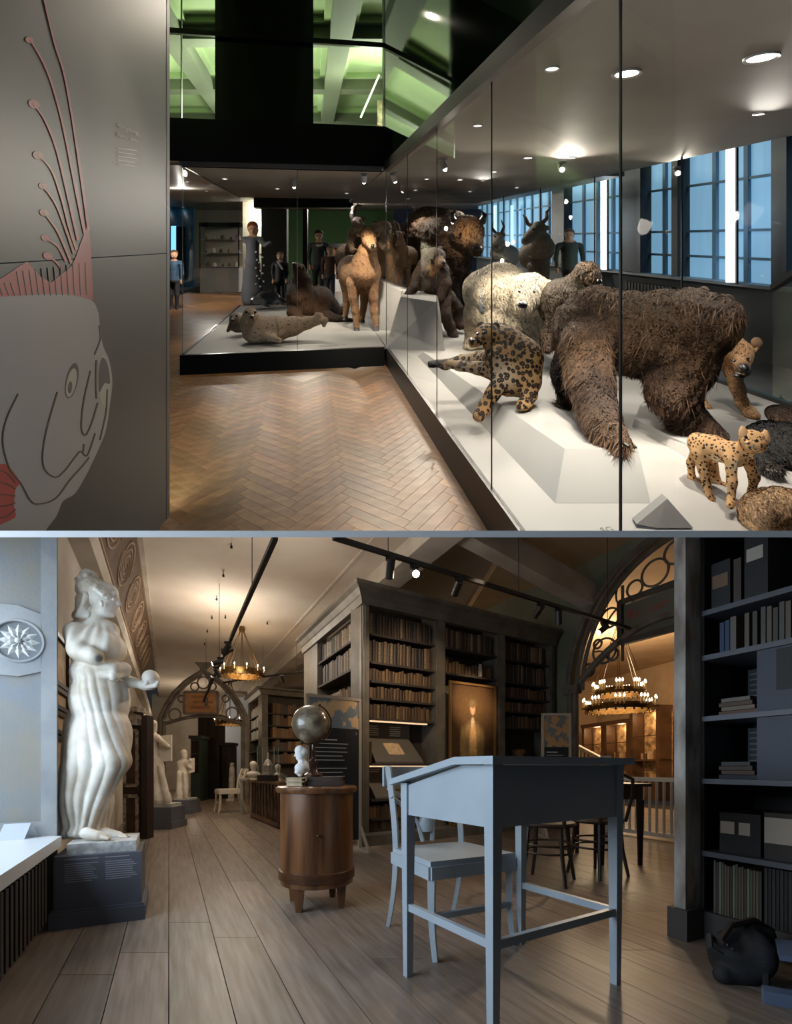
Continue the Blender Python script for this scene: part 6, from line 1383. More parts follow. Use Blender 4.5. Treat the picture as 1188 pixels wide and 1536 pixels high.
tot = thing('video_totem', 'blue wall screen with bright vertical strip beyond the boy', 'screen', gp(262, 380, 14.4)); a, b = gp(264, 380, 14.4), gp(277, 340, 14.4); MB().box(a.x, b.x, 14.4, 14.5, .3, b.z).build('black_panel', m_blk2, tot); a, b = gp(257, 380, 14.4), gp(262, 339, 14.4); MB().box(a.x, b.x, 14.38, 14.5, a.z, b.z).build('light_strip', mat('cyan_strip', (.2, .6, 1, 1), .5, emit=1.4), tot)
def sc(name, label, x0, x1, y0, y1, Y, m_back, shelves=3, emit_=None):
    t = thing(name, label, 'display case', ((gp((x0 + x1) / 2, 300, Y)).x, Y, 0)); a, b = gp(x0, y1, Y), gp(x1, y0, Y)
    MB().box(a.x, b.x, Y + .35, Y + .38, a.z, b.z).build('back_panel', m_back, t); MB().box(a.x, b.x, Y, Y + .38, 0, a.z).build('base', m_casefl, t)
    MB().box(a.x - .03, b.x + .03, Y - .02, Y + .4, b.z, b.z + .12).build('head', m_blk2, t)
    for sx in (a.x, b.x): MB().box(sx - .015, sx + .015, Y - .015, Y + .015, a.z, b.z).build('post', m_joint, t)
    for k in range(shelves):
        z = a.z + (b.z - a.z) * (k + .05) / shelves; MB().box(a.x, b.x, Y + .05, Y + .34, z, z + .02).build('shelf', m_casefl, t)
        for j in range(5): x = a.x + (b.x - a.x) * (j + .5 + random.uniform(-.2, .2)) / 5; r = random.uniform(.03, .07); MB().lathe([(0, 0), (r, 0), (r * 1.1, r), (r * .5, r * 2), (0, r * 2.4)], 8, (x, Y + .2, z + .02)).build('specimen', mat(f'specimen{j % 3}', C(*((150, 120, 84), (196, 188, 170), (84, 70, 56))[j % 3]), .6), t, smooth=True)
    return t
sc('wall_showcase', 'lit white wall showcase with small specimens beyond the cross case', 300, 358, 340, 402, 13.2, mat('lit_white', C(200, 192, 176), .7), 3)
sc('wall_showcase', 'low lit showcase of animal heads against the green wall', 498, 560, 372, 412, 13.4, mat('lit_amber', C(140, 100, 66), .7), 2)
pn_ = thing('partition', 'dark partition with pale pillar beside the red-haired visitor', 'partition', gp(408, 440, 11.9)); a, b = gp(392, 430, 11.9), gp(430, 300, 11.9); MB().box(a.x, b.x, 11.9, 12.1, 0, 2.5).build('dark_board', m_hallw, pn_); a, b = gp(364, 430, 12.4), gp(389, 300, 12.4); MB().box(a.x, b.x, 12.4, 12.7, 0, 2.5).build('pale_pillar', mat('pale_pillar', C(150, 146, 126), .7), pn_)
bmk = struct(MB().hexa([ga(-1.2, 10.3, 2.2), ga(1.0, 10.3, 2.2), ga(1.0, 10.8, 2.2), ga(-1.2, 10.8, 2.2), ga(-1.2, 10.3, 2.5), ga(1.0, 10.3, 2.5), ga(1.0, 10.8, 2.5), ga(-1.2, 10.8, 2.5)]).build('beam_black', m_blk2))
wallpx('column_dark', 454, 461, 11.6, m_blk2)

# ---- window wall with blue blinds
m_wall_w = mat('window_wall_grey', C(86, 92, 94), .6)
ww = thing('wall_window_side', 'grey wall under blue-lit windows', 'wall', ga(CWN, 6)); del ww['category']; struct(ww)
slabx(CWN, CWN + .2, 1.8, 16, 0, .9, 'parapet', m_wall_w, ww); slabx(CWN, CWN + .2, 1.8, 16, 2.9, 3.1, 'lintel', m_wall_w, ww)
slabx(CWN - .12, CWN + .2, 1.8, 16, .9, .94, 'sill', mat('sill_grey', C(120, 130, 138), .4), ww)
m_sky = mat('blue_blind', C(116, 160, 190), .7, col2=C(136, 176, 204), scale=2, stretch=(1, 4, .4), emit=.9)
pier_px = [(829, 847), (934, 962), (1009, 1018), (1159, 1182)]
for x0, x1 in pier_px: slabx(CWN - .02, CWN + .2, onY(x1, CWN), onY(x0, CWN), .9, 2.9, 'pier', mat('pier_dark', C(44, 48, 52), .5), ww)
m_mull = mat('mullion_blue', C(110, 150, 176), .6); m_tube = mat('tube_white', (1, .99, 1, 1), .5, emit=3.2)
bays_w = [(2.2, onY(1182, CWN)), (onY(1159, CWN), onY(1018, CWN)), (onY(1009, CWN), onY(962, CWN)), (onY(934, CWN), onY(847, CWN)), (onY(829, CWN), 15.8)]
for i, (a_, b_) in enumerate(bays_w):
    wn = thing(f'window_{i + 2}', 'tall blue-lit museum window', 'window', ga(CWN + .16, (a_ + b_) / 2, .94)); del wn['category']; struct(wn)
    slabx(CWN + .17, CWN + .19, a_, b_, .94, 2.9, 'blind', m_sky, wn)
    n = max(2, int((b_ - a_) / .42))
    for k in range(1, n): y_ = a_ + (b_ - a_) * k / n; slabx(CWN + .12, CWN + .165, y_ - .03, y_ + .03, .94, 2.9, 'mullion', m_mull, wn)
    for z in (1.25, 1.62, 2.3): slabx(CWN + .13, CWN + .16, a_, b_, z - .018, z + .018, 'glazing_bar', m_mull, wn)
for k, (px, w_) in enumerate(((913, .03), (1106, .025))):
    y_ = onY(px, CWN - .1); t = thing('light_tube', ('upright white light tube at the pier behind the bears', 'upright white light tube nearer the barrier glass')[k], 'lamp', ga(CWN - .06, y_, .94)); slabx(CWN - .22, CWN - .165, y_ - w_ * 1.4, y_ + w_ * 1.4, .95, 2.85, 'tube', m_tube, t); slabx(CWN - .16, CWN - .13, y_ - .05, y_ + .05, .94, 2.86, 'housing', m_joint, t)
    light('POINT', 'tube_glow', ga(CWN - .3, y_, 1.8), 6, (.75, .88, 1), size=.25)
for k, px in enumerate((743, 768, 803)):
    p_ = gp(px, 340, 12.6); t = thing('light_tube', ('slim blue light tube beside the bison', 'second slim blue tube past the bison', 'third slim blue tube before the navy wall')[k], 'lamp', (p_.x, p_.y, .8)); MB().box(p_.x - .035, p_.x + .035, p_.y - .03, p_.y + .03, .8, gp(px, 308, 12.6).z).build('tube', mat('tube_blue', (.45, .75, 1, 1), .5, emit=1.5), t)
rdt = thing('radiator', 'dark ribbed radiator under the gallery windows', 'radiator', ga(CWN - .1, 6.6)); 
for k in range(14): y_ = onY(1010, CWN - .1) + k * .075; slabx(CWN - .13, CWN - .06, y_, y_ + .05, .25, .78, 'rib', m_rad, rdt)
slabx(CWN - .13, CWN - .06, onY(1010, CWN - .1), onY(1010, CWN - .1) + 1.03, .2, .25, 'pipe', m_rad, rdt)
brr = thing('glass_barrier', 'glass barrier with dark slanting handrail by the windows', 'railing', gp(1176, 560, 3.9)); q0, q1 = gp(1160, 432, 4.3), gp(1200, 404, 3.7); MB().bar(q0, q1, .05, .05).build('hand_rail', m_blk2, brr)
a, b = gp(1160, 540, 4.3), gp(1230, 560, 3.6); MB().hexa([(a.x, a.y, .05), (b.x, b.y, .05), (b.x, b.y + .01, .05), (a.x, a.y + .01, .05), (a.x, a.y, q0.z), (b.x, b.y, q1.z), (b.x, b.y + .01, q1.z), (a.x, a.y + .01, q0.z)]).build('glass', glass('greenish_glass', (.75, .85, .72, 1)), brr)
MB().bar((a.x - .1, a.y, .03), (b.x, b.y, .03), .1, .06).build('shoe', m_blk2, brr)

# ---- white blocks the animals stand on
def frust(label, base, top, z0, z1, name='display_block'): t = MB().hexa([(p_[0], p_[1], z0 + .001) for p_ in base] + [(p_[0], p_[1], z1) for p_ in top]).build(name, m_casefl); return tag(centre(t), label, 'block')
q = lambda px, py, h: tuple(gf(px, py, h).to_2d())
HB1 = .40
w0, w1, w2, w3 = q(833, 755, HF), q(976, 755, HF), Vector(q(976, 755, HF)) + GU.to_2d() * 2.6 + GV.to_2d() * -.12, Vector(q(833, 755, HF)) + GU.to_2d() * 2.9
t0_, t1_ = q(847, 673, HB1), q(957, 673, HB1)
wed = MB().hexa([(w0[0], w0[1], HF + .001), (w1[0], w1[1], HF + .001), (w2[0], w2[1], HF + .001), (w3[0], w3[1], HF + .001), (t0_[0], t0_[1], HB1), (t1_[0], t1_[1], HB1), (w2[0] - .02, w2[1] - .05, HB1 - .1), (w3[0] + .06, w3[1] - .05, HF + .06)]).build('display_block', m_casefl)
tag(centre(wed), 'long white sloping block under the jaguar and the brown bear paw', 'block')
def frust2(label, base, top): t = MB().hexa([tuple(p_) for p_ in base] + [tuple(p_) for p_ in top]).build('display_block', m_casefl); return tag(centre(t), label, 'block')
f_ = lambda px, py: gf(px, py, HF + .001)
frust2('white truncated block beneath the little bear paw', [f_(578, 523), f_(667, 526), f_(664, 498), f_(592, 496)], [gf(601, 445, .8), gf(654, 453, .78), gf(657, 440, .78), gf(606, 434, .8)])
frust2('white block carrying the mountain sheep', [f_(564, 494), f_(604, 498), f_(616, 478), f_(562, 474)], [gp(566, 419, 6.75), gp(602, 437, 6.5), gp(612, 432, 7.1), gp(568, 414, 7.2)])
bkt = MB().prism([gp(955, 786, 2.07), gp(985, 792, 2.055), gp(1040, 792, 2.055), gp(1001, 748, 2.12)], (.01, .06, -.01)).build('label_wedge', mat('wedge_grey', C(120, 118, 116), .6))
tag(centre(bkt), 'grey label wedge on the case floor before the serval', 'label holder')
frust('low white block behind the brown bear front leg', [q(948, 640, HF), q(1036, 690, HF), q(1062, 668, HF), q(960, 610, HF)], [q(952, 628, .29), q(1034, 668, .29), q(1056, 652, .29), q(962, 604, .29)], HF, .29)
lettering('case_lettering', 'SG', .05, tuple(gf(905, 799, HF + .001)), (GV.x, GV.y, 0), (GU.x, GU.y, 0), m_labl, lc, .0004)
# ================================================================ mounted animals
ROOM[0] = 'gallery'
m_fur = mat('fur', C(100, 80, 60), .8, attr=True, spec=.2)
m_hide = mat('hide', C(100, 80, 60), .7, attr=True, spec=.25, bump=.25, bscale=140)
m_eye = mat('glass_eye', C(16, 10, 6), .08); m_nose = mat('nose_black', C(24, 22, 22), .35); m_claw = mat('claw', C(60, 52, 42), .4); m_hoof = mat('hoof', C(40, 34, 30), .5); m_tooth = mat('tooth', C(220, 210, 180), .4)
def spotted(name, ground, ring, core, pale, scale, thr, flat=1.0, band=None):
    m = bpy.data.materials.new(name); m.use_nodes = True; N = m.node_tree.nodes; L = m.node_tree.links; p = N['Principled BSDF']; p.inputs['Roughness'].default_value = .8; p.inputs['Specular IOR Level'].default_value = .2
    r = N.new('ShaderNodeAttribute'); r.attribute_name = 'rest'; a = N.new('ShaderNodeAttribute'); a.attribute_name = 'Col'
    wn = N.new('ShaderNodeTexNoise'); wn.inputs['Scale'].default_value = scale * 1.3; L.new(r.outputs['Vector'], wn.inputs['Vector'])
    mx = N.new('ShaderNodeVectorMath'); mx.operation = 'MULTIPLY_ADD'; mx.inputs[1].default_value = (.35 / scale,) * 3; L.new(wn.outputs['Color'], mx.inputs[0]); L.new(r.outputs['Vector'], mx.inputs[2])
    v = N.new('ShaderNodeTexVoronoi'); v.inputs['Scale'].default_value = scale; L.new(mx.outputs[0], v.inputs['Vector'])
    cr = N.new('ShaderNodeValToRGB'); cr.color_ramp.interpolation = 'EASE'; e = cr.color_ramp.elements
    e[0].position = 0; e[1].position = 1
    if core:                                     # open rosette: dark ring round a tan heart
        e[0].color = (.35, .35, .35, 1); e[1].color = (1, 1, 1, 1)
        for pos, c in ((thr * .3, .3), (thr * .46, .02), (thr * .92, .02), (thr * 1.1, 1)): q = e.new(pos); q.color = (c, c, c, 1)
    else:
        e[0].color = (.02,) * 3 + (1,); e[1].color = (1, 1, 1, 1)
        for pos, c in ((thr * .8, .02), (thr, 1)): q = e.new(pos); q.color = (c, c, c, 1)
    L.new(v.outputs['Distance'], cr.inputs[0])
    mu = N.new('ShaderNodeMix'); mu.data_type = 'RGBA'; mu.blend_type = 'MIX'; L.new(cr.outputs[0], mu.inputs[0]); mu.inputs[6].default_value = ring; L.new(a.outputs['Color'], mu.inputs[7]); L.new(mu.outputs[2], p.inputs['Base Color'])
    MATS[name] = m; return m
def animal(name, label, Y0, gx, gy, h, cat='animal', group=None):
    p = gp(gx, gy, Y0) if h is None else gf(gx, gy, h)
    sf = Soft('gallery', Y0); sf.floor = (h if h is not None else .0 if cat == 'person' else None)
    if sf.floor is not None: sf.floor += .002
    if name in ('jaguar', 'tan_mount', 'otter_mount'): sf.floor = HF + .002
    return thing(name, label, cat, tuple(p), group=group), sf
def eyes(t, s, pts, r=2.2): 
    for x, y, d in pts: MB().ball(s.pt(x, y, d), s.m(r), 10, 7).build('eye', m_eye, t, smooth=True)
def horn(t, s, pts, rs, m, name='horn'): MB().tube([s.pt(*p) for p in pts], [s.m(r) for r in rs], 10).build(name, m, t, smooth=True)
def claws(t, s, pts, ln=6, r=1.3, dx=1):
    for x, y, d in pts: MB().tube([s.pt(x, y, d), s.pt(x + ln * .7 * dx, y + ln * .5, d - .01), s.pt(x + ln * dx, y + ln, d - .01)], [s.m(r), s.m(r * .8), s.m(.2)], 6).build('claw', m_claw, t, smooth=True)
def ear(t, s, x, y, d, r, col, tip=(0, -1)):
    MB().ball(s.pt(x, y, d), (s.m(r), s.m(r * .45), s.m(r)), 12, 8).build('ear', mat(f'ear{col}', C(*col), .85), t, smooth=True)
BR = C(116, 88, 64)[:3]; BRD = C(58, 40, 30)[:3]; BRL = C(140, 106, 74)[:3]

# ---- brown bear
t, s = animal('brown_bear', 'huge shaggy brown bear striding with a paw on the sloping block', 2.95, 960, 660, HF)
s.chain((876, 492, .35, 46), (940, 500, .2, 56), (1005, 496, .1, 58), (1050, 490, 0, 47)).chain((895, 462, .3, 34), (960, 476, .2, 30)).chain((1044, 476, 0, 43), (1072, 476, -.05, 32))
s.chain((1064, 476, -.05, 36), (1084, 478, -.12, 27)).egg(952, 458, .15, 20, 20, 16).egg(1000, 545, .15, 60, 50, 26)
s.chain((880, 520, .1, 40), (884, 572, -.05, 32), (900, 622, -.28, 25), (912, 648, -.42, 20), (934, 666, -.5, 13)).chain((868, 505, .5, 30), (850, 560, .6, 20), (856, 606, .62, 15), (866, 614, .6, 12))
s.chain((1030, 540, 0, 42), (1008, 585, -.02, 34), (1030, 628, -.0, 25), (1062, 648, -.05, 16), (1080, 655, -.1, 11))
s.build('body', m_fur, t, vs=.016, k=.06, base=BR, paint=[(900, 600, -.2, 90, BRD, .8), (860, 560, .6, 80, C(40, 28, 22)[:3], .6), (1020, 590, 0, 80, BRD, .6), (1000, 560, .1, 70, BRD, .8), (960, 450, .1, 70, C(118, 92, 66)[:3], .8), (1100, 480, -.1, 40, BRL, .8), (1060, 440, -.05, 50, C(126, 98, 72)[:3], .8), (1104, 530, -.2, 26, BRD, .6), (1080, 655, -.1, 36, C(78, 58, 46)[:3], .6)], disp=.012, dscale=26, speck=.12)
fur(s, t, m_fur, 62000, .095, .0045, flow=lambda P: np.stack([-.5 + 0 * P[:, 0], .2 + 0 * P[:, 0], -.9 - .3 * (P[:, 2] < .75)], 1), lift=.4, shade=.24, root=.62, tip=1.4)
ear(t, s, 1092, 452, -.02, 11, (96, 72, 52)); ear(t, s, 1056, 438, .1, 9, (96, 72, 52))
claws(t, s, [(936 + 4 * k, 664 + k, -.54 + .02 * k) for k in range(4)], 9, 2)
# ---- hyena behind it
t, s = animal('spotted_hyena', 'tan hyena with dark muzzle looking round the brown bear', 3.5, 1090, 618, HF)
HY = C(196, 154, 112)[:3]; HYD = C(66, 46, 34)[:3]
s.chain((1040, 508, .3, 30), (1070, 512, .1, 32), (1088, 520, 0, 24)).chain((1095, 520, 0, 20), (1108, 528, -.05, 19)).chain((1110, 538, -.08, 15), (1114, 553, -.16, 9), (1116, 557, -.19, 7)).chain((1044, 545, .1, 14), (1046, 584, .1, 9), (1050, 604, .1, 8), (1060, 615, .05, 8)).chain((1096, 545, 0, 14), (1106, 582, -.05, 9), (1114, 606, -.08, 8), (1128, 621, -.15, 8), (1134, 623, -.18, 5))
s.chain((1128, 526, -.02, 6), (1135, 517, -.02, 5)).chain((1098, 520, 0, 5), (1096, 512, 0, 4))
s.build('body', m_hide, t, vs=.010, k=.03, base=HY, paint=[(1116, 556, -.18, 16, C(36, 30, 28)[:3], .5), (1046, 570, .1, 18, HYD, .5), (1108, 592, -.05, 10, HYD, .5), (1060, 505, .2, 30, HYD, .8), (1104, 536, -.1, 8, HYD, .5)], disp=.004, dscale=50, speck=.15)
fur(s, t, m_fur, 9000, .022, .003, flow=(-.3, 0, -1), lift=.3); ear(t, s, 1135, 515, -.03, 9, (140, 106, 78)); eyes(t, s, [(1101, 541, -.17), (1122, 537, -.17)], 2.2)
MB().ball(s.pt(1117, 552, -.245), s.m(6)).build('nose', m_nose, t, smooth=True)
MB().ball(s.pt(1109, 563, -.16), (s.m(9), s.m(7), s.m(4))).build('lower_jaw', m_nose, t, smooth=True)
for k in range(5): MB().ball(s.pt(1104 + 3 * k, 559 + .6 * k, -.23), s.m(1.1), 6, 5).build('tooth', m_tooth, t)
# ---- serval
m_serv = spotted('serval_coat', None, C(44, 32, 24), False, None, 60, .42)
SV = C(206, 160, 108)[:3]; SVP = C(226, 204, 170)[:3]
t, s = animal('serval', 'slim spotted tan cat standing before the dark badger', 2.3, 1085, 752, HF)
s.chain((1050, 667, .12, 17), (1072, 672, .04, 17), (1100, 682, -.06, 17)).chain((1104, 680, -.06, 15), (1120, 672, -.1, 12)).egg(1130, 662, -.13, 17.5, 16, 15.5).chain((1124, 667, -.19, 6.5), (1122, 669, -.205, 4)).chain((1134, 669, -.17, 6))
s.chain((1096, 690, -.1, 9), (1098, 722, -.12, 6.2), (1097, 752, -.13, 5), (1095, 758, -.16, 5.6)).chain((1122, 692, -.06, 9), (1131, 714, -.04, 7), (1128, 738, -.02, 5), (1126, 744, -.04, 5)).chain((1050, 680, .08, 12), (1056, 706, .06, 7.5), (1060, 730, .05, 5), (1066, 752, .02, 5), (1068, 756, -.01, 5)).chain((1064, 690, .16, 11), (1074, 722, .16, 6), (1086, 740, .14, 5), (1092, 745, .12, 4.5)).chain((1042, 672, .16, 5), (1036, 694, .2, 5), (1038, 718, .2, 5), (1052, 732, .16, 4))
s.build('body', m_serv, t, vs=.006, k=.02, base=SV, paint=[(1126, 674, -.2, 10, C(240, 228, 206)[:3], .5), (1110, 700, -.14, 14, SVP, .6), (1076, 694, -.02, 13, SVP, .6), (1128, 686, -.12, 9, SVP, .6)], speck=.08)

for x, y, d, lx in ((1116, 648, -.12, -2), (1147, 654, -.1, 2)): horn(t, s, [(x, y + 5, d), (x + lx * .5, y - 2, d), (x + lx, y - 9, d + .005)], (7, 5.6, 2), mat('serval_ear', C(196, 152, 106), .85), 'ear')
eyes(t, s, [(1119, 656, -.20), (1135, 661, -.205)], 2.3); MB().ball(s.pt(1122, 665, -.235), (s.m(2.4), s.m(2), s.m(1.6)), 8, 6).build('nose', mat('cat_nose', C(90, 50, 40), .5), t, smooth=True)
for k in range(3): MB().tube([s.pt(1126, 669, -.23), s.pt(1142, 672 + 4 * k, -.24)], .0006, 4).build('whisker', m_tooth, t)
# ---- dark badger and the brown lump on it, tan lump
t, s = animal('badger', 'black shaggy long-haired animal crouching past the serval', 2.62, 1170, 705, HF)
s.egg(1166, 668, .1, 44, 45, 34).egg(1205, 676, .05, 45, 50, 40).chain((1146, 690, -.05, 13), (1156, 702, -.12, 7), (1168, 705, -.15, 5))
BK = C(40, 40, 40)[:3]; s.build('body', m_fur, t, vs=.012, k=.04, base=BK, paint=[(1160, 703, -.13, 14, C(60, 50, 40)[:3], .5)], disp=.006, dscale=40)
fur(s, t, m_fur, 16000, .06, .004, flow=(.5, -.1, -.8), lift=.35, shade=.5); claws(t, s, [(1150 + 6 * k, 703 + k, -.17) for k in range(4)], 5, 1.2)
t, s = animal('otter_mount', 'brown sleek furry back lying over the black shaggy animal', 2.75, 1180, 640, None)
s.egg(1176, 624, .05, 24, 22, 15, tilt=-.1).chain((1190, 628, .05, 14), (1215, 640, .05, 14)); s.build('body', m_fur, t, vs=.01, k=.03, base=C(96, 72, 56)[:3], speck=.15); fur(s, t, m_fur, 6000, .035, .0035, flow=(.8, 0, -.4), lift=.2)
t, s = animal('tan_mount', 'curled tan woolly animal at the case edge below the serval', 2.02, 1160, 800, None)
s.egg(1166, 782, .06, 52, 45, 46).egg(1185, 770, .1, 40, 45, 34).chain((1140, 768, -.05, 20), (1170, 752, -.03, 20)); s.build('body', m_fur, t, vs=.01, k=.03, base=C(190, 152, 112)[:3], paint=[(1160, 772, -.1, 24, C(120, 88, 62)[:3], .8)], disp=.004, dscale=60, speck=.2); fur(s, t, m_fur, 14000, .024, .003, flow=(.6, 0, -.5), lift=.3, shade=.2, root=.8)
# ---- jaguar
m_jag = spotted('jaguar_coat', None, C(26, 20, 16), True, None, 31, .5)
JG = C(186, 146, 98)[:3]; JP = C(214, 190, 160)[:3]
t, s = animal('jaguar', 'reclining jaguar with dangling foreleg on the sloping block', 3.25, 770, 612, .37)
s.chain((760, 512, .12, 24), (785, 535, .05, 28), (784, 568, 0, 28)).chain((748, 535, .02, 22), (762, 570, -.03, 24)).chain((745, 508, .1, 20), (735, 502, .08, 17))
s.egg(730, 502, .06, 19, 18, 16).chain((716, 510, .0, 9), (710, 514, -.02, 7))
s.chain((752, 572, -.08, 15), (738, 592, -.14, 10), (726, 612, -.18, 9), (718, 624, -.22, 9)).chain((795, 570, -.06, 14), (795, 592, -.12, 10), (788, 605, -.18, 9), (782, 609, -.22, 8))
s.chain((745, 540, .15, 16), (718, 538, .3, 10), (692, 541, .36, 8), (668, 547, .36, 7), (656, 545, .36, 6)).chain((740, 556, .05, 15), (716, 552, .14, 9), (690, 549, .2, 7), (674, 546, .2, 6))
s.build('body', m_jag, t, vs=.008, k=.03, base=JG, paint=[(752, 560, -.1, 30, JP, .7), (730, 545, .1, 26, JP, .8), (700, 548, .25, 40, JP, .8), (722, 618, -.2, 18, C(200, 150, 96)[:3], .6), (718, 512, 0, 10, JP, .6)], speck=.08)
fur(s, t, m_jag, 5000, .012, .0012, flow=(0, 0, -1), lift=.3, shade=.1) if False else None
ear(t, s, 744, 489, .06, 6, (60, 44, 30)); ear(t, s, 722, 488, .1, 6, (60, 44, 30)); MB().ball(s.pt(708, 511, -.045), s.m(4)).build('nose', m_nose, t, smooth=True); eyes(t, s, [(716, 501, -.03), (726, 499, -.03)], 2)
horn(t, s, [(660, 545, .34), (650, 546, .33), (643, 547, .32)], (6, 6.4, 5), mat('tail_black', C(30, 26, 22), .85), 'tail_tip')
claws(t, s, [(776 + 5 * k, 612, -.25) for k in range(4)], 2, 1, 0)
# ---- polar bear
t, s = animal('polar_bear', 'cream white polar bear standing behind the jaguar', 5.2, 755, 524, HF)
PBc = C(226, 212, 188)[:3]
s.chain((728, 438, .35, 34), (752, 436, .15, 41), (778, 448, -.02, 36)).chain((738, 470, .3, 34), (782, 478, .0, 32)).egg(795, 441, -.3, 31, 30, 30).chain((788, 452, -.5, 16), (784, 459, -.62, 11)).chain((784, 462, -.55, 10))
s.chain((716, 470, .35, 20), (714, 500, .35, 15), (712, 518, .32, 14), (706, 521, .25, 11)).chain((748, 480, 0, 22), (748, 508, -.02, 16), (746, 520, -.1, 14)).chain((798, 478, -.08, 24), (803, 505, -.1, 18), (803, 518, -.14, 15))
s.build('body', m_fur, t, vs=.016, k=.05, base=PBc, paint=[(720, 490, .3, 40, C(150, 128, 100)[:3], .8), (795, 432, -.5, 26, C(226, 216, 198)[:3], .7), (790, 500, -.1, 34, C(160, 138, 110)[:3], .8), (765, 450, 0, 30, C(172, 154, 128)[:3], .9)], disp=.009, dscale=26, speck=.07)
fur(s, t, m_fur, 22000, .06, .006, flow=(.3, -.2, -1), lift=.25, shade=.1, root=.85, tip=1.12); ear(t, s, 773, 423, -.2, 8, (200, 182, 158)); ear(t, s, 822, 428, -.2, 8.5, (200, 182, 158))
eyes(t, s, [(779, 437, -.52), (801, 438, -.53)], 2); MB().ball(s.pt(784, 457, -.70), (s.m(7), s.m(4), s.m(5))).build('nose', m_nose, t, smooth=True)
# ---- second bear behind
t, s = animal('grizzled_bear', 'grizzled grey-brown bear between polar bear and brown bear', 4.4, 845, 520, HF)
s.chain((846, 456, .3, 38), (872, 448, .15, 36)).chain((876, 424, .1, 24), (880, 412, .05, 18), (890, 418, -.05, 11)).chain((836, 480, .2, 18), (824, 505, .15, 12), (822, 518, .1, 11)).chain((870, 480, .2, 22), (872, 516, .2, 15))
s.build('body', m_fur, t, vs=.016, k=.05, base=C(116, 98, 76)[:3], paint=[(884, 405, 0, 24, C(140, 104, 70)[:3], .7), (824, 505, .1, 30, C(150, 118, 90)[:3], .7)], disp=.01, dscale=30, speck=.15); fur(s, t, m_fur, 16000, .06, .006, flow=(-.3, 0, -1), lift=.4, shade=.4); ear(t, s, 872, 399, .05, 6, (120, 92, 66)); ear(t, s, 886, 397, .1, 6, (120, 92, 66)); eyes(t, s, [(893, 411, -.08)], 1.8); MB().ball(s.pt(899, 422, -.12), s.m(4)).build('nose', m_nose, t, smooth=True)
# ---- sun bear cub
t, s = animal('sun_bear', 'little dark bear standing upright with a paw on the block', 6.15, 682, 500, HF)
SB = C(74, 50, 36)[:3]
s.chain((648, 405, .05, 20), (654, 425, .05, 21), (662, 445, .08, 17)).egg(652, 385, 0, 17, 15, 14).chain((660, 392, -.1, 8), (663, 395, -.14, 6)).chain((636, 398, .05, 10), (626, 415, 0, 8), (620, 432, -.1, 7), (613, 441, -.16, 6)).chain((664, 405, -.02, 10), (668, 425, -.08, 9), (660, 446, -.14, 6.5), (655, 449, -.16, 5)).chain((664, 452, .0, 13), (666, 470, -.06, 10), (674, 488, -.02, 8), (679, 500, 0, 7), (682, 503, -.04, 6)).chain((672, 448, .2, 13), (684, 462, .22, 10), (686, 478, .24, 8), (690, 487, .2, 7), (694, 489, .16, 5))
s.build('body', m_fur, t, vs=.013, k=.03, base=SB, paint=[(661, 393, -.13, 11, C(176, 140, 104)[:3], .5), (645, 402, -.1, 7, C(170, 128, 80)[:3], .5), (648, 410, -.13, 6, C(170, 128, 80)[:3], .5), (655, 404, -.13, 6, C(160, 118, 74)[:3], .5)], disp=.004, dscale=50, speck=.15); fur(s, t, m_fur, 9000, .03, .004, flow=(0, 0, -1), lift=.3, shade=.3)
ear(t, s, 638, 377, .05, 5, (80, 56, 40)); ear(t, s, 660, 373, .06, 4, (80, 56, 40)); eyes(t, s, [(650, 386, -.13), (663, 387, -.12)], 1.4); MB().ball(s.pt(665, 393, -.185), s.m(3.4)).build('nose', m_nose, t, smooth=True); claws(t, s, [(606 + 3.4 * k, 440, -.2) for k in range(5)], 4, .8, 0); claws(t, s, [(677 + 3 * k, 504, -.08) for k in range(4)], 2, .7, 0)
# ---- bison
t, s = animal('bison', 'massive brown bison with short black horns behind the little bear', 7.7, 690, 480, HF)
s.chain((616, 365, .9, 30), (645, 352, .5, 40), (672, 352, .2, 38)).chain((640, 385, .6, 34), (672, 390, .2, 30)).egg(700, 350, -.2, 25, 24, 27).chain((708, 364, -.35, 16), (714, 373, -.45, 11)).chain((690, 385, -.1, 20), (690, 400, -.1, 12)).chain((678, 400, .1, 16), (680, 440, .1, 9), (682, 476, .1, 9)).chain((694, 400, .3, 14), (696, 440, .3, 8), (696, 470, .3, 8)).chain((620, 390, .9, 18), (622, 440, .9, 9), (622, 460, .9, 8))
s.build('body', m_fur, t, vs=.022, k=.08, base=C(92, 68, 48)[:3], paint=[(702, 348, -.4, 28, C(140, 104, 70)[:3], .7), (712, 372, -.45, 12, C(160, 130, 100)[:3], .6), (690, 392, -.1, 24, C(60, 42, 32)[:3], .7), (680, 440, .1, 30, C(56, 40, 30)[:3], .7)], disp=.02, dscale=18, speck=.2); fur(s, t, m_fur, 20000, .07, .008, flow=(0, 0, -1), lift=.5, shade=.35, jit=.8)
m_bh = mat('bison_horn', C(34, 30, 28), .35); horn(t, s, [(688, 338, -.2), (680, 332, -.2), (678, 322, -.2), (684, 314, -.2)], (6, 5.5, 4, .6), m_bh); horn(t, s, [(716, 336, -.2), (724, 332, -.2), (727, 322, -.2), (722, 316, -.2)], (6, 5.5, 4, .6), m_bh)
eyes(t, s, [(691, 351, -.46)], 2.2); MB().ball(s.pt(716, 372, -.6), (s.m(7), s.m(5), s.m(4))).build('muzzle', m_nose, t, smooth=True); ear(t, s, 676, 346, -.1, 5, (90, 66, 46))
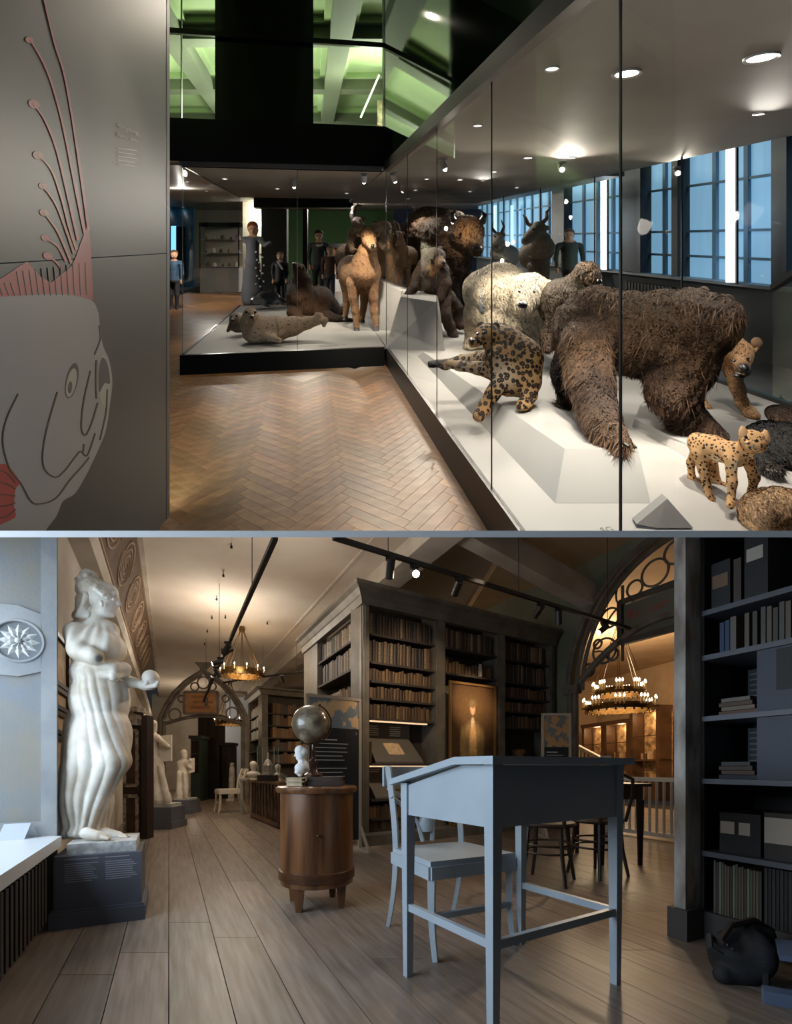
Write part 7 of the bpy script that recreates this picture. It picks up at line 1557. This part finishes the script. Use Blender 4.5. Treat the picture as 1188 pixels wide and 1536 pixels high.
# ---- bighorn ram and companions
m_rh = mat('ram_horn', C(140, 118, 92), .85, col2=C(90, 74, 56), scale=40, bump=.6, bscale=70)
def ruminant(name, label, Y0, gx, gy, body, col, horns, legs, head, eyesp, ears, paint=(), h=HF, hornm=m_rh, vs=.014):
    t, s = animal(name, label, Y0, gx, gy, h)
    for c in body + legs + head: s.chain(*c)
    s.build('body', m_hide, t, vs=vs, k=.035, base=col, paint=list(paint), disp=.004, dscale=45, speck=.1); fur(s, t, m_fur, 6000, .02, .004, flow=(0, 0, -1), lift=.25, shade=.12)
    for pts, rs in horns: horn(t, s, pts, rs, hornm)
    eyes(t, s, eyesp, 1.5)
    for x, y, d, r in ears: ear(t, s, x, y, d, r, (150, 116, 86))
    for c in legs: x, y, d, r = c[-1]; MB().lathe([(0, -s.m(r * 1.5)), (s.m(r * 1.25), -s.m(r * 1.5)), (s.m(r), s.m(r * .4)), (0, s.m(r * .4))], 10, s.pt(x, y, d)).build('hoof', m_hoof, t, smooth=True)
    return t, s
TN = C(172, 130, 92)[:3]; TND = C(128, 92, 64)[:3]
t, s = ruminant('bighorn_ram', 'tan bighorn ram with curled horns facing the front pane', 6.6, 548, 495, [[(528, 404, .55, 22), (536, 408, .25, 25), (548, 408, .0, 24)], [(548, 392, -.05, 20), (551, 378, -.12, 15)]], TN,
    [([(546, 344, -.15), (536, 341, -.08), (528, 350, -.02), (525, 364, -.04), (529, 376, -.1), (536, 374, -.18)], (7, 8, 7.4, 6, 4.4, .8)), ([(558, 343, -.15), (567, 341, -.08), (573, 350, -.02), (571, 366, -.04), (576, 372, -.1), (583, 366, -.18)], (7, 8, 7.4, 6, 4.4, .8))],
    [[(532, 425, .0, 13), (530, 446, -.02, 7), (533, 466, -.02, 5.5), (535, 492, -.04, 4)], [(556, 425, -.02, 13), (560, 446, -.04, 7), (561, 466, -.04, 5.5), (564, 490, -.06, 4)], [(520, 420, .5, 12), (521, 446, .5, 6), (518, 474, .5, 4)], [(545, 420, .5, 12), (547, 448, .5, 6), (543, 478, .5, 4)]],
    [[(552, 353, -.12, 12), (554, 362, -.22, 10), (558, 370, -.3, 6.5)]], [(545, 354, -.24), (561, 355, -.24)], [(538, 352, -.12, 4), (566, 352, -.12, 4)], [(558, 371, -.32, 7, C(206, 180, 150)[:3], .5), (548, 440, 0, 30, TND, .8), (548, 425, .2, 26, C(200, 164, 124)[:3], .8)])
MB().ball(s.pt(559, 368, -.375), (s.m(3), s.m(2), s.m(2)), 8, 6).build('nose', m_nose, t, smooth=True)
ruminant('ibex', 'brown ibex with one tall curved horn showing behind the ram', 8.2, 528, 462, [[(520, 385, .4, 18), (528, 385, .1, 18)], [(530, 372, .0, 12), (534, 350, -.05, 10)]], C(110, 84, 62)[:3], [([(532, 332, -.1), (529, 322, -.05), (531, 312, 0), (537, 308, .05), (543, 309, .1)], (5, 5, 4.2, 3, .8))], [[(520, 400, .1, 9), (518, 430, .1, 5), (518, 460, .1, 3.6)], [(532, 400, .1, 9), (534, 430, .1, 5), (534, 458, .1, 3.6)]], [[(536, 334, -.1, 9), (542, 340, -.2, 6)]], [(540, 331, -.2)], [(546, 328, -.05, 3.5)])
ruminant('mountain_sheep', 'pale sandy mountain sheep on the white block', 7.0, 580, 425, [[(590, 382, .5, 17), (580, 384, .2, 18)], [(578, 372, .1, 13), (577, 352, .0, 11)]], C(188, 152, 112)[:3], [([(570, 336, 0), (564, 334, .05), (562, 346, .1), (568, 356, .05)], (4, 5, 4, 1)), ([(584, 336, 0), (590, 336, .05), (592, 348, .1)], (4, 4.6, 1.6))], [[(572, 398, .1, 8), (571, 412, .1, 4.5), (571, 425, .1, 3.6)], [(582, 398, .1, 8), (582, 414, .1, 4.5), (582, 430, .1, 3.6)], [(596, 394, .4, 7), (597, 414, .4, 4), (597, 432, .4, 3.4)]], [[(577, 342, -.05, 11), (580, 352, -.16, 7)]], [(572, 344, -.15), (585, 344, -.14)], [(590, 340, .0, 4)], h=None)
ruminant('mountain_goat', 'brown goat standing beyond the sheep by the glass corner', 7.15, 604, 430, [[(612, 384, .4, 15), (603, 386, .2, 16)], [(600, 376, .1, 11), (598, 362, 0, 9)]], C(168, 128, 92)[:3], [([(598, 346, 0), (596, 336, .05), (590, 330, .1)], (3, 2.6, .6))], [[(600, 398, .1, 7), (600, 416, .1, 4), (600, 430, .1, 3)], [(610, 398, .3, 7), (611, 418, .3, 4), (611, 436, .3, 3)]], [[(597, 354, -.05, 8), (594, 364, -.12, 5)]], [(593, 354, -.12)], [(604, 350, 0, 3)], h=None)
m_ph = mat('pale_horn', C(190, 154, 110), .45, col2=C(150, 116, 80), scale=30)
ruminant('antelope', 'pale antelope with lyre horns far behind the polar bear', 6.95, 808, 487, [[(800, 384, .5, 22), (812, 372, .2, 20)], [(812, 360, .1, 14)]], C(124, 108, 88)[:3], [([(814, 334, -.05), (820, 328, 0), (820, 318, .05), (826, 312, .1)], (3.4, 3, 2.4, .6)), ([(800, 340, -.05), (792, 336, 0), (788, 326, .05), (784, 322, .1)], (3.4, 3, 2.2, .6))], [[(800, 400, .2, 9), (800, 440, .2, 5), (800, 478, .2, 4)], [(816, 396, .2, 9), (817, 440, .2, 5), (817, 478, .2, 4)]], [[(808, 344, -.05, 12), (794, 356, -.2, 8), (788, 362, -.28, 6)]], [(800, 344, -.2)], [(820, 342, .0, 4)], vs=.02)
ruminant('reindeer', 'pale grey deer with swept horns between bison and polar bear', 8.1, 756, 468, [[(762, 384, .5, 17), (752, 380, .2, 17)], [(748, 366, .0, 10)]], C(150, 146, 134)[:3], [([(752, 350, 0), (756, 340, .05), (752, 330, .1)], (2.4, 2, .6)), ([(744, 350, 0), (738, 342, .05), (738, 332, .1)], (2.4, 2, .6))], [[(750, 398, .2, 7), (750, 430, .2, 4), (750, 462, .2, 3)], [(762, 398, .4, 7), (762, 430, .4, 4), (762, 458, .4, 3)]], [[(747, 356, -.05, 8), (742, 364, -.14, 5)]], [(743, 355, -.13)], [(755, 352, 0, 3.4)], vs=.02)
horn_t = thing('curled_horn_mount', 'twisted amber horns rising behind the bison back', 'animal', tuple(gp(622, 345, 8.6))); sh = Soft('gallery', 8.6); horn(horn_t, sh, [(632, 333, 0), (626, 327, 0), (624, 318, 0), (620, 310, 0)], (4, 3.6, 2.6, .6), m_ph); horn(horn_t, sh, [(620, 336, .1), (618, 328, .1), (620, 318, .1)], (3.4, 3, .6), m_ph); MB().ball(sh.pt(627, 342, .1), (sh.m(9), sh.m(9), sh.m(10)), 14, 10).build('head', mat('horn_head', C(110, 84, 60), .8), horn_t, smooth=True)
# ---- seals, sea lion, porpoise
t, s = animal('sea_lion', 'dark brown sea lion rearing its head above the grey seal', 7.3, 470, 478, HF)
s.chain((443, 398, -.05, 5), (448, 404, -.02, 9), (451, 420, 0, 14), (450, 442, 0, 20), (456, 455, .1, 24), (478, 455, .2, 25), (494, 464, .25, 16), (502, 472, .25, 8)).chain((440, 468, -.1, 10), (448, 476, -.2, 5), (462, 478, -.2, 3)).chain((482, 470, 0, 10), (506, 478, -.05, 5), (528, 480, -.05, 2.5)).chain((496, 464, .3, 6), (512, 462, .35, 3)).chain((506, 472, .25, 5), (518, 464, .3, 3))
s.build('body', m_hide, t, vs=.014, k=.05, base=C(84, 60, 42)[:3], paint=[(450, 425, 0, 22, C(60, 40, 28)[:3], .7), (470, 440, 0, 22, C(120, 92, 66)[:3], .9), (505, 478, 0, 26, C(60, 46, 36)[:3], .6)], disp=.003, dscale=60, speck=.15); eyes(t, s, [(449, 401, -.12)], 1.5); MB().ball(s.pt(441, 396, -.1), s.m(3)).build('nose', m_nose, t, smooth=True); fur(s, t, m_fur, 6000, .02, .004, flow=(.5, 0, -.8), lift=.2)
GS = C(176, 148, 120)[:3]; m_seal = spotted('seal_coat', None, C(104, 84, 68), False, None, 26, .28)
t, s = animal('grey_seal', 'fat freckled grey seal lying along the cross case front', 5.75, 410, 512, HF)
s.chain((375, 471, -.08, 10), (376, 482, -.05, 15), (384, 494, 0, 20), (412, 494, .05, 19), (440, 489, .1, 14), (462, 484, .12, 9), (476, 481, .12, 6)).chain((470, 480, .1, 5), (480, 474, .1, 4), (474, 471, .1, 2.5)).chain((474, 483, .1, 5), (488, 480, .05, 3.5), (486, 488, .05, 3)).chain((402, 504, -.12, 7), (420, 511, -.18, 3.5)).chain((380, 474, -.15, 5), (379, 478, -.19, 4))
s.build('body', m_seal, t, vs=.010, k=.04, base=GS, paint=[(400, 505, -.1, 30, C(196, 172, 146)[:3], .9)], speck=.08); eyes(t, s, [(370, 468, -.15), (383, 468, -.15)], 2); MB().ball(s.pt(378, 475, -.225), s.m(3)).build('nose', m_nose, t, smooth=True)
t, s = animal('seal_pup', 'small dark seal pup peeping out behind the grey seal', 6.15, 355, 497, HF)
s.chain((353, 477, -.05, 9), (357, 486, 0, 12), (372, 488, .1, 11)).chain((346, 490, -.06, 4), (342, 496, -.08, 2.6)).chain((349, 480, -.12, 4)); s.build('body', m_hide, t, vs=.009, k=.03, base=C(128, 104, 84)[:3], speck=.2); eyes(t, s, [(347, 475, -.12), (355, 474, -.13)], 1.6); MB().ball(s.pt(349, 480, -.165), s.m(2.2)).build('nose', m_nose, t, smooth=True)
t, s = animal('porpoise', 'small grey and white porpoise at the back of the cross case', 8.6, 400, 460, HF)
s.chain((378, 450, 0, 3), (384, 450, 0, 6), (396, 447, .05, 10), (410, 447, .1, 9), (422, 451, .15, 4), (428, 453, .15, 2)).chain((405, 440, .08, 4), (411, 434, .08, 1)).chain((394, 455, -.06, 3), (404, 460, -.1, 1.2)); s.build('body', mat('wet_skin', C(70, 76, 84), .35, attr=True), t, vs=.011, k=.03, base=C(74, 82, 92)[:3], paint=[(388, 456, -.05, 13, C(196, 200, 204)[:3], .3), (415, 456, .05, 8, C(180, 184, 188)[:3], .4)]); eyes(t, s, [(382, 449, -.07)], 1)

# ================================================================ visitors in the hall behind
def person(label, Y0, gx, feet, parts, base, paint, hair=None, haircol=(60, 40, 28), held=None, vs=.018):
    t, s = animal('person', label, Y0, gx, feet, None, cat='person'); 
    for c in parts: s.chain(*c)
    s.build('body', mat('clothed_figure', C(90, 80, 70), .75, attr=True), t, vs=vs, k=.025, base=base, paint=paint)
    if hair:
        hs = Soft('gallery', Y0)
        for c in hair: hs.chain(*c)
        hs.build('hair', mat(f'hair{haircol}', C(*haircol), .6), t, vs=vs * .7, k=.02)
    return t, s
SK = C(206, 160, 128)[:3]
def hand(x, y, d): return [[(x, y, d, 1.9), (x + .8, y + 2.5, d, 1.5)], [(x - 1, y + 1, d, .8), (x - 1.6, y + 3.4, d, .7)]] + [[(x - .4 + .6 * k, y + 2, d - .01, .75), (x - .4 + .7 * k, y + 5 - abs(k - 1.5) * .5, d - .015, .6)] for k in range(4)]
def stand(x, top, feet, w=1.0):                # a plain standing figure between rows top and feet
    H = feet - top; u = H / 7.5; L_ = lambda f: top + H * f
    hd = [[(x, L_(.065), 0, u * .42), (x, L_(.09), -.02, u * .36)], [(x, L_(.08), -.12, u * .09), (x, L_(.092), -.13, u * .1)], [(x, L_(.13), 0, u * .2), (x, L_(.16), 0, u * .24)]]
    tr = [[(x - u * .72 * w, L_(.2), 0, u * .3), (x + u * .72 * w, L_(.2), 0, u * .3)], [(x, L_(.22), 0, u * .62 * w), (x, L_(.36), 0, u * .56 * w), (x, L_(.48), 0, u * .62 * w)]]
    lg = [[(x - u * .34, L_(.5), 0, u * .36), (x - u * .36, L_(.72), 0, u * .27), (x - u * .38, L_(.93), 0, u * .18), (x - u * .42, L_(.975), -.06, u * .16)], [(x + u * .34, L_(.5), 0, u * .36), (x + u * .36, L_(.72), 0, u * .27), (x + u * .38, L_(.93), 0, u * .18), (x + u * .42, L_(.975), -.06, u * .16)]]
    ar = [[(x - u * .86 * w, L_(.21), 0, u * .26), (x - u * 1.0 * w, L_(.36), .02, u * .2), (x - u * .9 * w, L_(.48), -.05, u * .15)], [(x + u * .86 * w, L_(.21), 0, u * .26), (x + u * 1.0 * w, L_(.36), .02, u * .2), (x + u * .9 * w, L_(.48), -.05, u * .15)]]
    return hd, tr, lg, ar, u, L_
def visitor(label, Y0, x, top, feet, shirt, trousers, haircol, long=False, w=1.0, extra=(), arms=True, dots=()):
    hd, tr, lg, ar, u, L_ = stand(x, top, feet, w); sgn_ = 1
    hands = hand(x - u * .9 * w, L_(.5), -.05) + hand(x + u * .9 * w, L_(.5), -.05) if arms else []
    paint = [(x, L_(.72), 0, u * 2.0, C(*trousers)[:3], .15), (x, L_(.6), 0, u * 1.2, C(*trousers)[:3], .15), (x, L_(.9), 0, u * 1.4, C(*trousers)[:3], .15), (x, L_(.98), 0, u * .7, C(30, 28, 28)[:3], .3), (x, L_(.08), -.05, u * .75, SK, .15), (x - u * .9 * w, L_(.51), -.05, u * .35, SK, .2), (x + u * .9 * w, L_(.51), -.05, u * .35, SK, .2)] + list(dots)
    hr = [[(x, L_(.045), .03, u * .47)], [(x, L_(.075), .08, u * .42)]]
    if long: hr += [[(x + u * .1, L_(.09), .1, u * .4), (x + u * .05, L_(.15), .1, u * .3)]]
    t, s = person(label, Y0, x, feet, hd + tr + lg + (ar if arms else []) + hands + list(extra), C(*shirt)[:3], paint, hr, haircol)
    for dx in (-.16, .16): MB().ball(s.pt(x + u * dx, L_(.072), -.14 * u / 12 - .09), s.m(u * .05), 6, 5).build('eye', m_eye, t)
    return t, s
visitor('boy in a blue printed jumper and black trousers outside the cross case', 10.0, 261, 376, 468, (44, 78, 104), (22, 22, 26), (96, 68, 46))
t, s = visitor('red-haired woman in a long grey dress pointing past the partition', 10.6, 379, 334, 462, (96, 98, 104), (84, 86, 92), (150, 74, 40), True, .95, [[(392, 362, -.05, 4), (398, 368, -.1, 3.4), (404, 364, -.2, 2.6)], [(378, 392, 0, 10), (378, 415, 0, 13), (379, 438, 0, 16), (379, 448, 0, 16)]], False)
for k in range(14): MB().ball(s.pt(384 + 5 * (k % 3) + 1.5 * (k % 2), 378 + 4 * k, -.22), s.m(1.5), 8, 6).build('dress_dot', mat('dot_white', C(200, 198, 190), .7), t)
t, s = visitor('child in a dark suit with a white strap by the partition', 9.9, 420, 379, 463, (34, 36, 42), (26, 27, 32), (120, 92, 66)); MB().tube([s.pt(416, 391, -.16), s.pt(424, 404, -.18)], s.m(1.4), 6).build('shoulder_strap', mat('strap_white', C(190, 188, 184), .7), t)
t, s = visitor('woman in a grey jacket and pale scarf behind the sea lion', 11.0, 478, 346, 454, (62, 62, 66), (30, 30, 34), (40, 30, 26)); MB().tube([s.pt(478 + 6 * math.cos(a), 366 + 2.4 * math.sin(a), -.12 * math.sin(a)) for a in np.linspace(0, 2 * PI, 16, endpoint=False)], s.m(2.2), 7, closed=True).build('scarf', mat('scarf_cream', C(196, 184, 160), .85), t, smooth=True)
visitor('fair child in a brown jacket beside the woman with the scarf', 10.7, 495, 370, 458, (88, 58, 44), (70, 72, 80), (150, 116, 78))
visitor('visitor in a dark green jacket by the blue windows', 9.3, 854, 344, 466, (48, 54, 40), (34, 36, 40), (112, 84, 62), w=1.25)
# ---------------------------------------------------------------- gallery lamps
ROOM[0] = 'gallery'
m_disc = mat('downlight_disc', (1, .97, .92, 1), .5, emit=5); m_ringw = mat('downlight_ring', C(190, 186, 180), .35)
m_bulb = mat('spot_bulb', (1, .96, .9, 1), .5, emit=14)
def downlight(label, p, r, energy=0, group=None):
    p = (p[0], p[1], p[2] - .002)
    t = thing('downlight', label, 'lamp', p, group=group)
    MB().lathe([(r * .78, -.006), (r, -.010), (r, 0), (r * .78, 0)], 28, p, caps=False).build('ring', m_ringw, t, smooth=True); MB().lathe([(0, -.004), (r * .8, -.004), (r * .8, 0), (0, 0)], 28, p).build('lens', m_disc, t)
    if energy: light('SPOT', 'downlight_beam', (p[0], p[1], p[2] - .03), energy * 4.4, (1, .9, .76), aim=(p[0], p[1], 0), size=r * .7, spot=92, blend=.6)
def gspot(label, p, energy, aim, r=.02):
    t = thing('ceiling_spot', label, 'spotlight', p); p = Vector(p); d = (Vector(aim) - p).normalized()
    MB().lathe([(0, -.02), (.045, -.02), (.045, 0), (0, 0)], 16, p).build('mount', m_ringw, t, smooth=True)
    q_ = p + Vector((0, 0, -.05)); MB().tube([p, q_], .012, 6).build('stem', m_blk2, t); MB().tube([q_ - d * .03, q_ + d * .06], .034, 12).build('barrel', m_ringw, t, smooth=True); MB().ball(q_ + d * .065, r, 12, 8).build('bulb', m_bulb, t, smooth=True)
    if energy: light('SPOT', 'spot_beam', q_ + d * .12, energy * 1.7, (1, .88, .72), aim=aim, size=.04, spot=105, blend=.8)
S_ = lambda px, py: tuple(gf(px, py, HC))
for k, (px, py, r, e) in enumerate(((940, 109, .068, 26), (1142, 85, .068, 26), (792, 236, .05, 10), (690, 269, .045, 8), (775, 281, .04, 7), (705, 287, .04, 6), (741, 257, .04, 9), (640, 268, .04, 6), (623, 285, .04, 7))):
    downlight(('broad recessed lamp over the brown bear', 'broad recessed lamp beside the window glass', 'small recessed lamp above the polar bear', 'small recessed lamp above the bison', 'small recessed lamp by the navy wall', 'small recessed lamp above the bison horns', 'small recessed lamp between the dazzling spots', 'small recessed lamp above the little bear', 'small recessed lamp over the mountain sheep')[k], S_(px, py), r, e * 1.0)
for k, (px, py, aim, e) in enumerate(((842, 255, gp(900, 520, 3.1), 40), (1016, 262, gp(1090, 600, 2.6), 30), (546, 272, gp(545, 430, 6.5), 22), (441, 280, gp(450, 470, 6.6), 30), (590, 271, gp(650, 430, 6.3), 13), (664, 250, gp(760, 470, 4.6), 40))):
    p_ = gf(px, py - 12, HC); gspot(('dazzling spot over the bears', 'dazzling spot by the windows', 'dazzling spot over the ram', 'dazzling spot over the sea lion', 'dazzling spot at the glass corner', 'shaded spot over the polar bear')[k], tuple(p_), e, tuple(aim))
for k, (px, py) in enumerate(((416, 283), (281, 272), (310, 286), (337, 268), (520, 290), (321, 295), (600, 306), (612, 298))):
    downlight(('small lamp over the porpoise', 'small lamp by the case edge', 'oval lamp near the case edge', 'small lamp near the front pane', 'small lamp over the ram horns', 'small lamp before the dark beam', 'small lamp beyond the sheep', 'small lamp beyond the ibex')[k], tuple(gf(px, py, HC)), .04, 7 if k in (0, 3, 4) else 0)
m_cool = (1, .93, .84)
for px, py in ((520, 322), (470, 331), (400, 330), (330, 330), (560, 334), (610, 330), (300, 318), (440, 322)):
    p_ = gf(px, py, 2.49) if py < H1 - 5 else None
    downlight('small round lamp in the ceiling of the hall behind the cases', (p_.x, min(p_.y, 14.5), 2.5), .05, 0, 'round lamps in the hall ceiling')
for x, y, e in ((-3.4, 12.2, 170), (-1.2, 13.0, 150), (1.6, 12.6, 90), (-4.2, 9.2, 60)): light('POINT', 'hall_glow', (x, y, 2.42), e, m_cool, size=.03)
# upper hall glow and the general light of the gallery front
for c_, y_ in ((-1.0, 8.6), (-1.0, 11.3), (-1.0, 14.2), (-3.4, 9.4), (1.4, 9.5)): light('POINT', 'upper_glow', ga(c_, y_, 3.4), 210, (1, .98, .88), size=.3)
for x, y, e, aim, s in ((-.2, 3.1, 150, (-.6, 3.9, 0), 75), (-.55, 2.1, 24, (-1.22, 2.2, 1.8), 42), (-.3, 4.6, 110, (-.9, 4.6, 0), 80)): light('SPOT', 'aisle_spot', (x, y, 3.9 if s > 60 else 2.75), e, (1, .88, .72), aim=aim, size=.015, spot=s, blend=.9)
light('SPOT', 'case_fill', tuple(gf(700, 278, HC - .05)), 26, (1, .86, .68), aim=tuple(gp(700, 360, 7.4)), size=.03, spot=60, blend=.8)  # added fill beam to brighten the bison, no fitting
light('SPOT', 'case_fill', tuple(gf(1090, 150, HC - .05)), 14, (1, .9, .75), aim=tuple(gp(1112, 545, 3.4)), size=.03, spot=50, blend=.8)  # added fill beam on the hyena's face, no fitting
for k, (c_, y_, e, dc, dy, ah) in enumerate(((2.9, 3.0, 40, -.5, -.25, 0), (2.6, 4.6, 42, -.5, -.25, 0), (2.4, 6.4, 42, -.5, -.25, 0), (1.15, 2.2, 32, .7, .35, .3), (1.2, 3.3, 32, .7, .35, .3))):  # fill beams added to brighten the case, with fittings made up for them
    downlight(('little added fill lamp in the soffit over the hyena', 'little added fill lamp in the soffit behind the polar bear', 'little added fill lamp in the soffit over the deer', 'little added fill lamp in the soffit just inside the front pane', 'little added fill lamp in the soffit over the jaguar')[k], ga(c_, y_, HC), .035)
    light('SPOT', 'soffit_fill_beam', ga(c_, y_, HC - .07), e, (1, .93, .84), aim=ga(c_ + dc, y_ + dy, ah), size=.1, spot=115, blend=.7)
# ================================================================ shear the level gallery upward with depth, divide the storeys with the slab, finish
CUT = (H2 - 801) / F                               # slope of the dividing slab that carries the gallery over the library
def divide(o, above):
    """Trim a mesh where it would reach through the slab between the storeys."""
    me = o.data; n = len(me.vertices)
    if n == 0: return True
    mw = o.matrix_world; a = np.empty(n * 3, np.float32); me.vertices.foreach_get('co', a); a = a.reshape(-1, 3).astype(float)
    M = np.array(mw); wv = a @ M[:3, :3].T + M[:3, 3]; s_ = wv[:, 2] - CH2 - CUT * wv[:, 1]
    if not above: s_ = -s_
    if s_.min() > -.0: return True
    if s_.max() <= 0: return False
    if me.users > 1: o.data = me = me.copy()
    bm = bmesh.new(); bm.from_mesh(me); inv = mw.inverted()
    co = inv @ Vector((0, 0, CH2)); no = (inv.to_3x3().transposed().inverted() @ Vector((0, -CUT, 1))).normalized() if False else (mw.to_3x3().transposed() @ Vector((0, -CUT, 1))).normalized()
    geo = bm.verts[:] + bm.edges[:] + bm.faces[:]
    bmesh.ops.bisect_plane(bm, geom=geo, plane_co=co, plane_no=no, clear_inner=above, clear_outer=not above)
    bm.to_mesh(me); bm.free(); return len(me.vertices) > 0
done = set(); galset = set(o.name for o in GAL)
for o in GAL:
    l = o.location
    if o.parent is None: l.z += CH2 - CH1
    l.z += SHEAR * l.y
    if o.type == 'MESH' and o.data.name not in done:
        done.add(o.data.name); me = o.data; n = len(me.vertices); a = np.empty(n * 3, np.float32)
        me.vertices.foreach_get('co', a); a = a.reshape(-1, 3); a[:, 2] += SHEAR * a[:, 1]; me.vertices.foreach_set('co', a.ravel()); me.update()
bpy.context.view_layer.update()
gone = []
for o in list(bpy.data.objects):
    if o.type == 'MESH' and not divide(o, o.name in galset): gone.append(o)
for o in gone: bpy.data.objects.remove(o)
bpy.context.view_layer.update()
have = {x.parent.name for x in bpy.data.objects if x.parent is not None}
for o in list(bpy.data.objects):
    if o.type == 'EMPTY' and o.name not in have: bpy.data.objects.remove(o)
ROOM[0] = 'library'
ya, yz, th = 1.2, 9.0, 10 / F * 1.2
sl = MB().hexa([(-1.4, ya, CH2 + CUT * ya - th / 2), (1.4, ya, CH2 + CUT * ya - th / 2), (9.5, yz, CH2 + CUT * yz - th / 2), (-9.5, yz, CH2 + CUT * yz - th / 2),
                (-1.4, ya, CH2 + CUT * ya + th / 2), (1.4, ya, CH2 + CUT * ya + th / 2), (9.5, yz, CH2 + CUT * yz + th / 2), (-9.5, yz, CH2 + CUT * yz + th / 2)]).build('floor_slab', mat('slab_white', C(245, 245, 245), .6))
sl['kind'] = 'structure'
